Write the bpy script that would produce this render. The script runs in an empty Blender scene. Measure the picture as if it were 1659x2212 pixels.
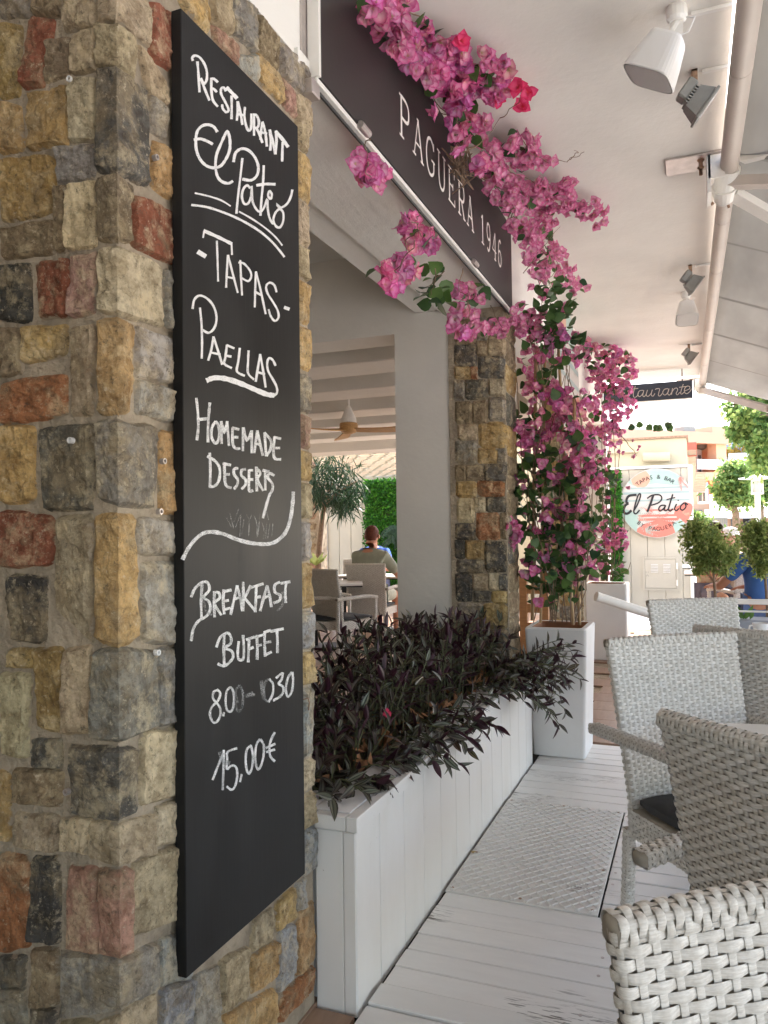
import bpy, bmesh, math, random
from math import sin, cos, pi, atan, atan2, sqrt, radians
from mathutils import Vector, Matrix, noise

# ------------------------------------------------------------------ camera
FPX, CX, CY = 1680.0, 829.5, 1106.0          # focal length and centre for a 1659 x 2212 picture
EYE = Vector((0, 0, 1.3))
yaw, pitch, roll = atan((1500 - CX) / FPX), atan(45.4 / FPX), 0.0125
_f = Vector((-sin(yaw) * cos(pitch), cos(yaw) * cos(pitch), sin(pitch)))
_r0 = Vector((cos(yaw), sin(yaw), 0))
_u0 = _r0.cross(_f)
_r = _r0 * cos(roll) - _u0 * sin(roll)
_u = _u0 * cos(roll) + _r0 * sin(roll)
S = bpy.context.scene
C = S.collection
cam = bpy.data.cameras.new('camera')
camo = bpy.data.objects.new('camera', cam)
C.objects.link(camo)
cam.sensor_fit = 'VERTICAL'; cam.sensor_height = 36; cam.sensor_width = 27
cam.lens = 36 * FPX / 2212
cam.clip_start = 0.02; cam.clip_end = 2000
camo.matrix_world = Matrix(((_r.x, _u.x, -_f.x, EYE.x), (_r.y, _u.y, -_f.y, EYE.y), (_r.z, _u.z, -_f.z, EYE.z), (0, 0, 0, 1)))
S.camera = camo

# ------------------------------------------------------------------ light
SUN_EL, SUN_AZ = radians(50), radians(16)     # azimuth from +Y towards +X
W = bpy.data.worlds.new('World'); S.world = W; W.use_nodes = True
nt = W.node_tree
sky = nt.nodes.new('ShaderNodeTexSky'); sky.sky_type = 'NISHITA'; sky.sun_disc = False
sky.sun_elevation = SUN_EL; sky.sun_rotation = SUN_AZ
sky.air_density = 1.0; sky.dust_density = 3.0; sky.ozone_density = 1.0
bg = nt.nodes['Background']; bg.inputs['Strength'].default_value = 0.15
wm = nt.nodes.new('ShaderNodeMix'); wm.data_type = 'RGBA'; wm.blend_type = 'MULTIPLY'; wm.inputs[0].default_value = 1
wm.inputs[7].default_value = (1.04, 1.0, .95, 1); nt.links.new(sky.outputs[0], wm.inputs[6])      # hazy, slightly warm daylight
nt.links.new(wm.outputs[2], bg.inputs[0])
sl = bpy.data.lights.new('sun', 'SUN'); sl.energy = 2.0; sl.angle = radians(0.6); sl.color = (1, .95, .87)
so = bpy.data.objects.new('sun', sl); C.objects.link(so)
_d = Vector((sin(SUN_AZ) * cos(SUN_EL), cos(SUN_AZ) * cos(SUN_EL), sin(SUN_EL)))
so.rotation_euler = _d.to_track_quat('Z', 'Y').to_euler(); so.location = (5, 20, 20)
S.view_settings.view_transform = 'Standard'; S.view_settings.look = 'None'
S.view_settings.exposure = 2.65; S.view_settings.gamma = 1
S.view_settings.use_curve_mapping = False
S.render.engine = 'CYCLES'
S.cycles.max_bounces = 10; S.cycles.diffuse_bounces = 6; S.cycles.transparent_max_bounces = 12

# ------------------------------------------------------------------ helpers
rnd = random.Random(7)
def ray(x, y): return _f * FPX + _r * (x - CX) - _u * (y - CY)
def U(p, ax, v):
    """point of the plane axis=v that lies in direction p (picture of 1659 x 2212)"""
    d = ray(*p); i = 'xyz'.index(ax)
    return EYE + d * ((v - EYE[i]) / d[i])
K = 1659 / 3024
def crop(x0, y0, sc): return lambda x, y: ((x0 + x / sc) * K, (y0 + y / sc) * K)
cA = crop(0, 0, 1.2762); cB = crop(0, 1300, 1.2762); cC = crop(0, 2600, 1.2762)
c6 = crop(1200, 1200, 1.185); cR = crop(2300, 1400, 2.011); c4 = crop(1200, 0, 1.3825)
cT = crop(2620, 1640, 4.1064); cW = crop(2400, 2000, 2.6587)

class MB:
    def __init__(s): s.v = []; s.f = []; s.uv = []; s.c = []; s.mi = []
    def add(s, vs, fs, cols=None, uvs=None, mi=0):
        o = len(s.v); s.v += [tuple(v) for v in vs]; s.f += [tuple(i + o for i in f) for f in fs]
        s.c += list(cols) if cols else [(1, 1, 1)] * len(vs)
        s.uv += list(uvs) if uvs else [(0, 0)] * len(vs)
        s.mi += [mi] * len(fs)
    def box(s, a, b, M=None, bev=0, mi=0):
        x0, y0, z0 = a; x1, y1, z1 = b
        if bev:
            vs = []; e = bev
            for x, sx in ((x0, 1), (x1, -1)):
                for y, sy in ((y0, 1), (y1, -1)):
                    for z, sz in ((z0, 1), (z1, -1)):
                        vs += [(x + sx * e, y + sy * e, z), (x + sx * e, y, z + sz * e), (x, y + sy * e, z + sz * e)]
            vv = [Vector(v) for v in vs]
            bm = bmesh.new(); [bm.verts.new(v) for v in vv]
            r = bmesh.ops.convex_hull(bm, input=bm.verts); bm.normal_update()
            bmesh.ops.dissolve_limit(bm, angle_limit=0.02, verts=bm.verts, edges=bm.edges)
            bm.verts.index_update()
            vs = [v.co.copy() for v in bm.verts]; fs = [[v.index for v in f.verts] for f in bm.faces]; bm.free()
        else:
            vs = [Vector((x, y, z)) for x in (x0, x1) for y in (y0, y1) for z in (z0, z1)]
            fs = [(0, 1, 3, 2), (4, 6, 7, 5), (0, 4, 5, 1), (2, 3, 7, 6), (0, 2, 6, 4), (1, 5, 7, 3)]
        if M: vs = [M @ v for v in vs]
        s.add(vs, fs, mi=mi)
    def tube(s, pts, r, n=8, cap=True, col=None, flat=1.0, mi=0):
        pts = [Vector(p) for p in pts]; m = len(pts); vs = []; fs = []
        rr = r if isinstance(r, (list, tuple)) else [r] * m
        nn = None
        for i, p in enumerate(pts):
            t = (pts[min(i + 1, m - 1)] - pts[max(i - 1, 0)])
            if t.length < 1e-9: t = Vector((0, 0, 1))
            t.normalize()
            if nn is None:
                a = Vector((0, 0, 1)) if abs(t.z) < .9 else Vector((1, 0, 0))
                nn = t.cross(a).normalized()
            else:
                nn = (nn - t * nn.dot(t))
                nn = nn.normalized() if nn.length > 1e-6 else t.orthogonal().normalized()
            b = t.cross(nn)
            for k in range(n):
                a = 2 * pi * k / n
                vs.append(p + (nn * cos(a) + b * sin(a) * flat) * rr[i])
        for i in range(m - 1):
            for k in range(n):
                k2 = (k + 1) % n
                fs.append((i * n + k, i * n + k2, (i + 1) * n + k2, (i + 1) * n + k))
        if cap:
            fs.append(tuple(range(n))[::-1]); fs.append(tuple((m - 1) * n + k for k in range(n)))
        s.add(vs, fs, cols=[col] * len(vs) if col else None, mi=mi)
    def lathe(s, prof, n=20, M=None, mi=0):
        vs = []; fs = []
        for r, z in prof:
            for k in range(n): vs.append(Vector((r * cos(2 * pi * k / n), r * sin(2 * pi * k / n), z)))
        for i in range(len(prof) - 1):
            for k in range(n):
                k2 = (k + 1) % n; fs.append((i * n + k, i * n + k2, (i + 1) * n + k2, (i + 1) * n + k))
        fs.append(tuple(range(n))[::-1]); fs.append(tuple((len(prof) - 1) * n + k for k in range(n)))
        if M: vs = [M @ v for v in vs]
        s.add(vs, fs, mi=mi)
    def prism(s, poly, d, mi=0):
        """poly: list of Vectors (planar), extruded by vector d"""
        n = len(poly); d = Vector(d); vs = [Vector(p) for p in poly] + [Vector(p) + d for p in poly]
        fs = [tuple(range(n)), tuple(range(2 * n - 1, n - 1, -1))] + [(i, i + n, (i + 1) % n + n, (i + 1) % n) for i in range(n)]
        s.add(vs, fs, mi=mi)
    def mesh(s, name, mats, smooth=False, fixn=False):
        me = bpy.data.meshes.new(name); me.from_pydata(s.v, [], s.f)
        mats = mats if isinstance(mats, (list, tuple)) else [mats]
        for m in mats: me.materials.append(m)
        if any(s.mi): me.polygons.foreach_set('material_index', s.mi)
        if any(c != (1, 1, 1) for c in s.c):
            at = me.color_attributes.new('Col', 'FLOAT_COLOR', 'POINT')
            fl = []
            for c in s.c: fl += [c[0], c[1], c[2], 1]
            at.data.foreach_set('color', fl)
        if any(u != (0, 0) for u in s.uv):
            ul = me.uv_layers.new(name='UVMap'); fl = []
            for l in me.loops: fl += list(s.uv[l.vertex_index])
            ul.data.foreach_set('uv', fl)
        if fixn:
            bm = bmesh.new(); bm.from_mesh(me); bmesh.ops.recalc_face_normals(bm, faces=bm.faces); bm.to_mesh(me); bm.free()
        if smooth: me.polygons.foreach_set('use_smooth', [True] * len(me.polygons))
        me.update(); return me
    def build(s, name, mats, parent=None, smooth=False, fixn=False):
        return put(s.mesh(name, mats, smooth, fixn), name, parent)

def put(me, name, parent=None):
    o = bpy.data.objects.new(name, me); C.objects.link(o)
    if parent:
        o.parent = parent
        o.matrix_parent_inverse = PW(parent).inverted()
    return o
def PW(o):
    m = Matrix.LocRotScale(o.location, o.rotation_euler, o.scale)
    if o.parent: m = PW(o.parent) @ o.matrix_parent_inverse @ m
    return m
def tag(o, label=None, cat=None, group=None, kind=None):
    if label: o['label'] = label
    if cat: o['category'] = cat
    if group: o['group'] = group
    if kind: o['kind'] = kind
    return o
def thing(name, label, cat, loc=(0, 0, 0), group=None, rz=0):
    o = bpy.data.objects.new(name, None); C.objects.link(o)
    o.empty_display_size = .1; o.location = loc; o.rotation_euler = (0, 0, rz)
    return tag(o, label, cat, group)
def copy_tree(o, parent=None):
    c = o.copy(); C.objects.link(c)
    if parent: c.parent = parent
    for ch in [x for x in bpy.data.objects if x.parent == o]: copy_tree(ch, c)
    return c

# ------------------------------------------------------------------ materials
def N(nt, t, **kw):
    n = nt.nodes.new('ShaderNode' + t)
    for k, v in kw.items():
        if k in n.inputs.keys(): n.inputs[k].default_value = v
        else: setattr(n, k, v)
    return n
def ramp(nt, fac, stops):
    r = nt.nodes.new('ShaderNodeValToRGB'); e = r.color_ramp.elements
    while len(e) < len(stops): e.new(.5)
    for i, (p, c) in enumerate(stops): e[i].position = p; e[i].color = (*c, 1) if len(c) == 3 else c
    nt.links.new(fac, r.inputs[0]); return r.outputs[0]
def mix(nt, fac, a, b, mode='MIX'):
    m = nt.nodes.new('ShaderNodeMix'); m.data_type = 'RGBA'; m.blend_type = mode
    for sock, v in ((m.inputs[0], fac), (m.inputs[6], a), (m.inputs[7], b)):
        if isinstance(v, (int, float)): sock.default_value = v
        elif isinstance(v, tuple): sock.default_value = (*v[:3], 1)
        else: nt.links.new(v, sock)
    return m.outputs[2]
def coords(nt, scale=(1, 1, 1), obj=False):
    if obj: g = N(nt, 'TexCoord').outputs['Object']
    else: g = N(nt, 'NewGeometry').outputs['Position']
    mp = N(nt, 'Mapping'); mp.inputs['Scale'].default_value = scale
    nt.links.new(g, mp.inputs[0]); return mp.outputs[0]
def noi(nt, vec, scale, detail=4, rough=.6, dist=0):
    n = N(nt, 'TexNoise'); n.inputs['Scale'].default_value = scale; n.inputs['Detail'].default_value = detail
    n.inputs['Roughness'].default_value = rough; n.inputs['Distortion'].default_value = dist
    nt.links.new(vec, n.inputs['Vector']); return n.outputs['Fac']
def base(name, rough=.6, spec=.4, metal=0):
    m = bpy.data.materials.new(name); m.use_nodes = True; nt = m.node_tree
    p = nt.nodes['Principled BSDF']; p.inputs['Roughness'].default_value = rough
    p.inputs['Specular IOR Level'].default_value = spec; p.inputs['Metallic'].default_value = metal
    return m, nt, p
def bump(nt, p, h, strength, dist=.01):
    b = N(nt, 'Bump'); b.inputs['Strength'].default_value = strength; b.inputs['Distance'].default_value = dist
    nt.links.new(h, b.inputs['Height']); nt.links.new(b.outputs[0], p.inputs['Normal'])
def simple(name, col, rough=.6, var=.12, scale=8, bs=0, bscale=60, stretch=(1, 1, 1), metal=0, spec=.4, obj=False, bd=.005):
    m, nt, p = base(name, rough, spec, metal)
    v = coords(nt, stretch, obj)
    f = noi(nt, v, scale)
    lo = tuple(c * (1 - var) for c in col); hi = tuple(min(1, c * (1 + var)) for c in col)
    nt.links.new(ramp(nt, f, [(.3, lo), (.7, hi)]), p.inputs['Base Color'])
    if bs: bump(nt, p, noi(nt, v, bscale, 6), bs, bd)
    return m
M = {}
def m_white():
    m, nt, p = base('white_paint', .45, .4)
    v = coords(nt, (1, 1, .35)); n1 = noi(nt, v, 3, 6, .6); v2 = coords(nt); n2 = noi(nt, v2, 45, 5, .7); n3 = noi(nt, v2, 6, 3, .5)
    c = mix(nt, ramp(nt, n1, [(.5, (0, 0, 0)), (.75, (.5, .5, .5))]), (.80, .79, .77), (.66, .63, .57))
    mk = N(nt, 'Math', operation='MULTIPLY'); nt.links.new(ramp(nt, n2, [(.66, (0, 0, 0)), (.70, (1, 1, 1))]), mk.inputs[0]); nt.links.new(ramp(nt, n3, [(.55, (0, 0, 0)), (.62, (.7, .7, .7))]), mk.inputs[1])
    nt.links.new(mix(nt, mk.outputs[0], c, (.33, .30, .25)), p.inputs['Base Color']); bump(nt, p, n2, .1, .002); return m
M['white'] = m_white()
M['plaster'] = simple('white_plaster', (.74, .72, .68), .85, .05, 2.2, .35, 28, bd=.006)
M['plaster_rough'] = simple('rough_plaster', (.84, .82, .78), .85, .03, 3, .4, 22, stretch=(1, .35, 1), bd=.012)
M['pot'] = simple('pot_render', (.80, .80, .80), .6, .03, 5, .3, 35, bd=.004)
M['metal_w'] = simple('white_metal', (.80, .78, .74), .35, .04, 10)
M['cream'] = simple('cream_wall', (.56, .50, .36), .8, .06, 1.5, .2, 20)
M['panel_w'] = simple('panel_boards', (.50, .465, .39), .5, .05, 2, .05)
M['tube'] = simple('awning_tube', (.56, .50, .45), .45, .06, 5, .12, 220)
M['galv'] = simple('galvanised_plate', (.52, .47, .45), .35, .18, 14, .1, metal=.6)
M['grey_lamp'] = simple('lamp_grey', (.27, .27, .25), .5, .08, 20)
M['rust'] = simple('rusty_steel', (.33, .21, .14), .7, .35, 40)
M['lens'] = simple('lamp_glass', (.35, .34, .33), .2, .1, 10)
M['dark'] = simple('dark_plastic', (.02, .02, .022), .5, .2, 10)
M['mortar'] = simple('mortar', (.44, .37, .28), .95, .28, 12, 1, 50, bd=.02)
M['soil'] = simple('soil', (.06, .04, .03), .95, .4, 30, .8, 60)
M['terra'] = simple('terracotta', (.36, .17, .09), .8, .15, 12)
M['cane'] = simple('bamboo_cane', (.46, .31, .16), .5, .3, 9, stretch=(1, 1, .4))
M['twig'] = simple('woody_twig', (.22, .15, .10), .8, .3, 30)
M['wood_o'] = simple('orange_wood', (.42, .20, .08), .5, .2, 10, stretch=(1, 1, 6))
M['fanwood'] = simple('fan_wood', (.52, .30, .12), .5, .2, 18, stretch=(1, 6, 6))
M['cushion'] = simple('cushion_cloth', (.055, .057, .062), .85, .1, 30, .2, 400)
M['tabletop'] = simple('tabletop_laminate', (.74, .73, .70), .35, .03, 4)
M['ground'] = simple('street_paving', (.46, .44, .40), .85, .08, 1.0)
M['ceramic'] = simple('ceramic', (.8, .8, .8), .15, .02, 3)
M['coffee'] = simple('coffee', (.04, .015, .006), .1, .1, 3)
M['under'] = simple('under_deck', (.03, .028, .025), .9, .2, 10)

def m_stone():
    m, nt, p = base('rough_stone', .82, .3)
    oi = N(nt, 'ObjectInfo'); v = coords(nt); at = N(nt, 'VertexColor'); at.layer_name = 'Col'
    se = N(nt, 'SeparateColor'); nt.links.new(at.outputs[0], se.inputs[0])
    n1 = noi(nt, v, 24, 9, .72, .1); n2 = noi(nt, v, 9, 8, .7, 0); n3 = noi(nt, v, 70, 8, .8); n4 = noi(nt, v, 15, 9, .74, .15)
    col = oi.outputs['Color']
    dk = mix(nt, 1.0, col, (.46, .41, .36), 'MULTIPLY')
    c1 = mix(nt, ramp(nt, n1, [(.36, (0, 0, 0)), (.58, (1, 1, 1))]), dk, col)
    lt = mix(nt, .6, col, (.80, .66, .42))
    c2 = mix(nt, ramp(nt, n4, [(.50, (0, 0, 0)), (.62, (.85, .85, .85))]), c1, lt)
    c3 = mix(nt, ramp(nt, n2, [(.50, (0, 0, 0)), (.62, (.6, .6, .6))]), c2, (.36, .28, .17))
    c4 = mix(nt, ramp(nt, n3, [(.54, (0, 0, 0)), (.64, (.75, .75, .75))]), c3, (.12, .10, .07))
    c5 = mix(nt, ramp(nt, n3, [(.34, (.7, .7, .7)), (.44, (0, 0, 0))]), c4, (.78, .68, .50))
    vo = N(nt, 'TexVoronoi'); vo.feature = 'DISTANCE_TO_EDGE'; vo.inputs['Scale'].default_value = 11
    dv = N(nt, 'VectorMath', operation='MULTIPLY_ADD'); nv_ = N(nt, 'TexNoise'); nv_.inputs['Scale'].default_value = 14; nv_.inputs['Detail'].default_value = 6; nt.links.new(v, nv_.inputs['Vector'])
    nt.links.new(nv_.outputs['Color'], dv.inputs[0]); dv.inputs[1].default_value = (.16, .16, .16); nt.links.new(v, dv.inputs[2]); nt.links.new(dv.outputs[0], vo.inputs['Vector'])
    crk0 = ramp(nt, vo.outputs['Distance'], [(.0, (1, 1, 1)), (.016, (0, 0, 0))]); crk = mix(nt, 1.0, crk0, ramp(nt, n2, [(.50, (0, 0, 0)), (.60, (.7, .7, .7))]), 'MULTIPLY')
    c5 = mix(nt, crk, c5, (.13, .10, .07))
    # mortar smeared over the rim
    a = N(nt, 'Math', operation='MULTIPLY_ADD'); nt.links.new(n1, a.inputs[0]); a.inputs[1].default_value = 1.6; nt.links.new(se.outputs[0], a.inputs[2])
    msk = ramp(nt, a.outputs[0], [(.80, (1, 1, 1)), (.90, (0, 0, 0))])
    c6_ = mix(nt, msk, c5, (.46, .385, .29))
    nt.links.new(c6_, p.inputs['Base Color'])
    h = mix(nt, .35, n1, n3); h2 = mix(nt, .4, h, n4); fc = ramp(nt, vo.outputs['Distance'], [(0, (0, 0, 0)), (.14, (1, 1, 1))]); h2 = mix(nt, .10, h2, fc)
    bump(nt, p, h2, 1.0, .030)
    return m
M['stone'] = m_stone()

def m_board():
    m, nt, p = base('chalkboard_paint', .45, .22)
    v = coords(nt, (1, 1, .25)); n1 = noi(nt, v, 5, 5, .6, .5); v2 = coords(nt, (1, 1, .06)); n2 = noi(nt, v2, 90, 4)
    a = ramp(nt, n1, [(.35, (.006, .006, .0065)), (.7, (.020, .0205, .021))])
    b = mix(nt, ramp(nt, n2, [(.6, (0, 0, 0)), (.8, (.25, .25, .25))]), a, (.03, .03, .03))
    nt.links.new(b, p.inputs['Base Color'])
    nt.links.new(ramp(nt, n1, [(.3, (.34,) * 3), (.7, (.5,) * 3)]), p.inputs['Roughness'])
    bump(nt, p, n2, .12, .002)
    return m
M['board'] = m_board()
def m_chalk(name, lo, hi, dens):
    m, nt, p = base(name, .95, .1)
    v = coords(nt); n1 = noi(nt, v, 420, 3, .7); n2 = noi(nt, v, 40, 3)
    p.inputs['Base Color'].default_value = (hi, hi, hi, 1)
    s = mix(nt, .3, n1, n2)
    nt.links.new(ramp(nt, s, [(dens, (lo,) * 3), (dens + .09, (1, 1, 1))]), p.inputs['Alpha'])
    return m
M['chalk'] = m_chalk('chalk', .5, .80, .38)
M['chalk_dry'] = m_chalk('dry_chalk', .30, .82, .44)
M['chalk_faint'] = m_chalk('smeared_chalk', .12, .42, .50)

def m_plank(name, col, wear):
    m, nt, p = base(name, .42, .45)
    oi = N(nt, 'ObjectInfo'); v = coords(nt, (.25, 1, 1)); n1 = noi(nt, v, 34, 6, .65)
    v2 = coords(nt, (.5, 1, 1)); n2 = noi(nt, v2, 3.2, 3, .5); v3 = coords(nt, (.12, 1, 1)); n3 = noi(nt, v3, 130, 4, .6)
    tone = ramp(nt, oi.outputs['Random'], [(0, tuple(c * .9 for c in col)), (1, tuple(min(1, c * 1.04) for c in col))])
    c1 = mix(nt, ramp(nt, n1, [(.35, (.35,) * 3), (.65, (0, 0, 0))]), tone, tuple(c * .84 for c in col))
    mask = N(nt, 'Math', operation='MULTIPLY')
    nt.links.new(ramp(nt, n2, [(.60, (0, 0, 0)), (.68, (1, 1, 1))]), mask.inputs[0])
    nt.links.new(ramp(nt, n3, [(.54, (0, 0, 0)), (.58, (1, 1, 1))]), mask.inputs[1])
    c2 = mix(nt, mask.outputs[0], c1, wear)
    nt.links.new(c2, p.inputs['Base Color'])
    nt.links.new(ramp(nt, n1, [(.3, (.3,) * 3), (.7, (.5,) * 3)]), p.inputs['Roughness'])
    bump(nt, p, n3, .25, .002)
    return m
M['plank'] = m_plank('painted_plank', (.80, .79, .77), (.16, .15, .14))
M['plate'] = m_plank('painted_checker_plate', (.72, .70, .67), (.30, .26, .24))

def m_tile():
    m, nt, p = base('brown_wood_tile', .4, .4)
    oi = N(nt, 'ObjectInfo'); v = coords(nt, (1, .2, 1)); n1 = noi(nt, v, 26, 6, .65, .6)
    t = ramp(nt, oi.outputs['Random'], [(0, (.30, .185, .125)), (1, (.40, .265, .185))])
    nt.links.new(mix(nt, ramp(nt, n1, [(.35, (.6,) * 3), (.65, (0, 0, 0))]), t, (.24, .145, .095)), p.inputs['Base Color'])
    bump(nt, p, n1, .15, .002); return m
M['tile'] = m_tile()

def m_wicker():
    m, nt, p = base('synthetic_rattan', .42, .45)
    v = coords(nt, (1, 1, 1), True); n1 = noi(nt, v, 55, 4, .6); v2 = coords(nt, (.10, .3, 1), True); n2 = noi(nt, v2, 520, 3, .6)
    c = ramp(nt, n1, [(.3, (.56, .535, .49)), (.5, (.70, .68, .64)), (.7, (.80, .785, .75))])
    c2 = mix(nt, ramp(nt, n2, [(.35, (.6,) * 3), (.6, (0, 0, 0))]), c, (.47, .44, .39))
    nt.links.new(c2, p.inputs['Base Color']); bump(nt, p, n2, .3, .001)
    return m
M['wicker'] = m_wicker()

def m_leafy(name, nodes_color, rough=.45, trans=.35, spec=.4):
    """principled leaf mixed with a translucent lobe; nodes_color(nt) returns the colour socket"""
    m, nt, p = base(name, rough, spec)
    col = nodes_color(nt); nt.links.new(col, p.inputs['Base Color'])
    t = N(nt, 'BsdfTranslucent'); nt.links.new(col, t.inputs[0])
    ms = N(nt, 'MixShader'); ms.inputs[0].default_value = trans
    nt.links.new(p.outputs[0], ms.inputs[1]); nt.links.new(t.outputs[0], ms.inputs[2])
    nt.links.new(ms.outputs[0], nt.nodes['Material Output'].inputs[0])
    return m
def vcol(nt): 
    a = N(nt, 'VertexColor'); a.layer_name = 'Col'; return a.outputs[0]
def petal_c(nt):
    oi = N(nt, 'ObjectInfo'); a = vcol(nt); v = coords(nt); n = noi(nt, v, 60, 3)
    a2 = mix(nt, ramp(nt, n, [(.4, (0, 0, 0)), (.7, (.15, .15, .15))]), a, (.62, .16, .36))
    return mix(nt, 1.0, a2, oi.outputs['Color'], 'MULTIPLY')
M['petal'] = m_leafy('bougainvillea_petal', petal_c, .6, .35, .25)
def leaf_c(lo, hi):
    def f(nt):
        oi = N(nt, 'ObjectInfo'); v = coords(nt); n = noi(nt, v, 14, 3)
        c = ramp(nt, oi.outputs['Random'], [(0, lo), (1, hi)])
        return mix(nt, ramp(nt, n, [(.35, (.45,) * 3), (.7, (0, 0, 0))]), c, tuple(x * .6 for x in lo))
    return f
M['leaf'] = m_leafy('climber_leaf', leaf_c((.028, .075, .035), (.13, .24, .06)), .4, .3)
def isl_leaf(stops):
    def f(nt):
        g = N(nt, 'NewGeometry'); return ramp(nt, g.outputs['Random Per Island'], stops)
    return f
M['hedge'] = m_leafy('hedge_leaf', isl_leaf([(0, (.02, .10, .012)), (.6, (.05, .22, .02)), (1, (.12, .36, .03))]), .45, .35)
M['tree_b'] = m_leafy('bright_tree_leaf', isl_leaf([(0, (.10, .19, .05)), (.5, (.22, .34, .10)), (1, (.38, .46, .14))]), .45, .6)
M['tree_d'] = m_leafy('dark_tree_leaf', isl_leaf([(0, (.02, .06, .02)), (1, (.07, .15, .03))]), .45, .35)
M['fern'] = m_leafy('potted_tree_leaf', isl_leaf([(0, (.16, .23, .07)), (.6, (.32, .41, .13)), (1, (.48, .52, .20))]), .5, .55)
M['indoor'] = m_leafy('long_leaf', isl_leaf([(0, (.008, .03, .012)), (1, (.03, .08, .03))]), .35, .2)
def trad_c(nt):
    uv = N(nt, 'UVMap'); sx = N(nt, 'SeparateXYZ'); nt.links.new(uv.outputs[0], sx.inputs[0])
    g = N(nt, 'NewGeometry'); oi = N(nt, 'ObjectInfo')
    wv = coords(nt); n = noi(nt, wv, 7, 2)
    top = ramp(nt, sx.outputs[0], [(0, (.035, .030, .022)), (.14, (.028, .040, .022)), (.20, (.22, .26, .20)), (.38, (.17, .22, .16)), (.45, (.018, .032, .016)), (.55, (.018, .032, .016)), (.62, (.17, .22, .16)), (.80, (.22, .26, .20)), (.86, (.028, .040, .022)), (1, (.035, .022, .022))])
    pur = mix(nt, n, (.040, .016, .020), (.075, .024, .045))
    isl = ramp(nt, g.outputs['Random Per Island'], [(0, (1.0, 1.0, 1.0)), (.5, (.85, .80, .75)), (.8, (.65, .52, .48)), (1, (.95, .65, .4))])
    isl2 = mix(nt, ramp(nt, oi.outputs['Random'], [(0, (0, 0, 0)), (1, (1, 1, 1))]), (1, 1, 1), (.75, .62, .58))
    top = mix(nt, 1.0, mix(nt, 1.0, top, isl, 'MULTIPLY'), isl2, 'MULTIPLY')
    top2 = mix(nt, ramp(nt, n, [(.40, (0, 0, 0)), (.62, (.7, .7, .7))]), top, (.040, .016, .020))
    return mix(nt, g.outputs['Backfacing'], top2, pur)
M['trad'] = m_leafy('striped_purple_leaf', trad_c, .38, .12, .45)
M['trad_stem'] = simple('purple_stem', (.10, .11, .05), .6, .3, 40)
M['dry'] = simple('dry_leaf', (.30, .15, .07), .8, .4, 40)

# ------------------------------------------------------------------ generic leaf-scatter
def leafquad(mb, p, d, n, L, Wd, fold=.2):
    d = d.normalized(); s = d.cross(n)
    s = s.normalized() if s.length > 1e-5 else d.orthogonal().normalized()
    n = s.cross(d)
    mb.add([p, p + d * L * .45 + s * Wd - n * Wd * fold, p + d * L, p + d * L * .45 - s * Wd - n * Wd * fold, p + d * L * .5 + n * Wd * fold * .5],
           [(0, 1, 4), (1, 2, 4), (2, 3, 4), (3, 0, 4)])
def rv(r=rnd):
    while True:
        v = Vector((r.uniform(-1, 1), r.uniform(-1, 1), r.uniform(-1, 1)))
        if .05 < v.length < 1: return v
# ------------------------------------------------------------------ THE SETTING
mb = MB(); mb.box((-60, -30, -.5), (60, 120, -.12)); g = mb.build('ground', M['ground']); tag(g, kind='structure')
CEIL = 3.2
mb = MB(); mb.box((-1.01, -9.0, CEIL), (.17, 10.35, CEIL + .25)); ce = mb.build('ceiling', M['plaster']); tag(ce, kind='structure')
mb = MB(); mb.box((-1.56, -9, 2.645), (-1.012, 10.35, CEIL + .25)); mb.box((-1.39, 1.9, 2.62), (-1.0, 10.3, 2.66))
bm_ = mb.build('beam', M['plaster_rough']); tag(bm_, 'long white plaster beam over the openings, carrying the dark sign', 'beam')
mb = MB(); mb.box((-12, -9, 3.05), (-1.56, 10.9, 3.2)); ic = mb.build('interior_ceiling', M['plaster']); tag(ic, kind='structure')

mb = MB(); mb.box((-12, -9, CEIL + .26), (.19, 10.3, 7.5)); us = mb.build('sun_block_storey', M['plaster']); tag(us, 'plain unseen storey added above the covered walkway to block the sun', 'building')  # unseen block added to stop sun leaking between ceiling and awning
mb = MB(); mb.box((-12, -9.2, -.1), (-1.0, -9, 3.2)); mb.box((-12.2, -9, -.1), (-12, 10.9, 3.2)); us = mb.build('added_rear_wall', M['plaster']); tag(us, 'unseen rear wall added behind the camera to cut sky light, with a far left side wall', 'wall')  # rear part is added out of view to hold back sky light
# deck: planks across the walkway
dk = MB(); dk.box((-1.02, .3, -.12), (2.6, 4.94, -.035)); deck = dk.build('deck', M['under']); tag(deck, kind='structure')
ys = [.35 + .1035 * i for i in range(44)]
PX0, PX1, PY0, PY1 = -.868, -.332, 2.727, 3.763
r2 = random.Random(3)
for y in ys:
    y1 = y + .0985
    segs = [(-.868 + r2.uniform(-.004, .004), 2.55)]
    if y + .02 < PY1 and y1 - .02 > PY0: segs = [(PX1 + .006, 2.55)]
    for a, b in segs:
        mb = MB(); mb.box((a, y, -.03 + r2.uniform(-.001, .001)), (b, y1, r2.uniform(-.0015, .0015) + (.006 if 2.0 < y < 2.1 else 0)), bev=.003)
        mb.build('plank', M['plank'], deck)
# screws in the planks
mbs = MB()
for y in ys[2:42]:
    for x in (-.30, .45, 1.2):
        if PX0 < x < PX1 + .03 and PY0 - .1 < y < PY1: continue
        if r2.random() < .8:
            mbs.lathe([(.0055, .0016), (.0055, .0026), (.002, .0022)], 8, Matrix.Translation((x + r2.uniform(-.02, .02), y + .048, 0)))
o = mbs.build('screws', M['galv'], deck); tag(o, kind='stuff')
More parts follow.
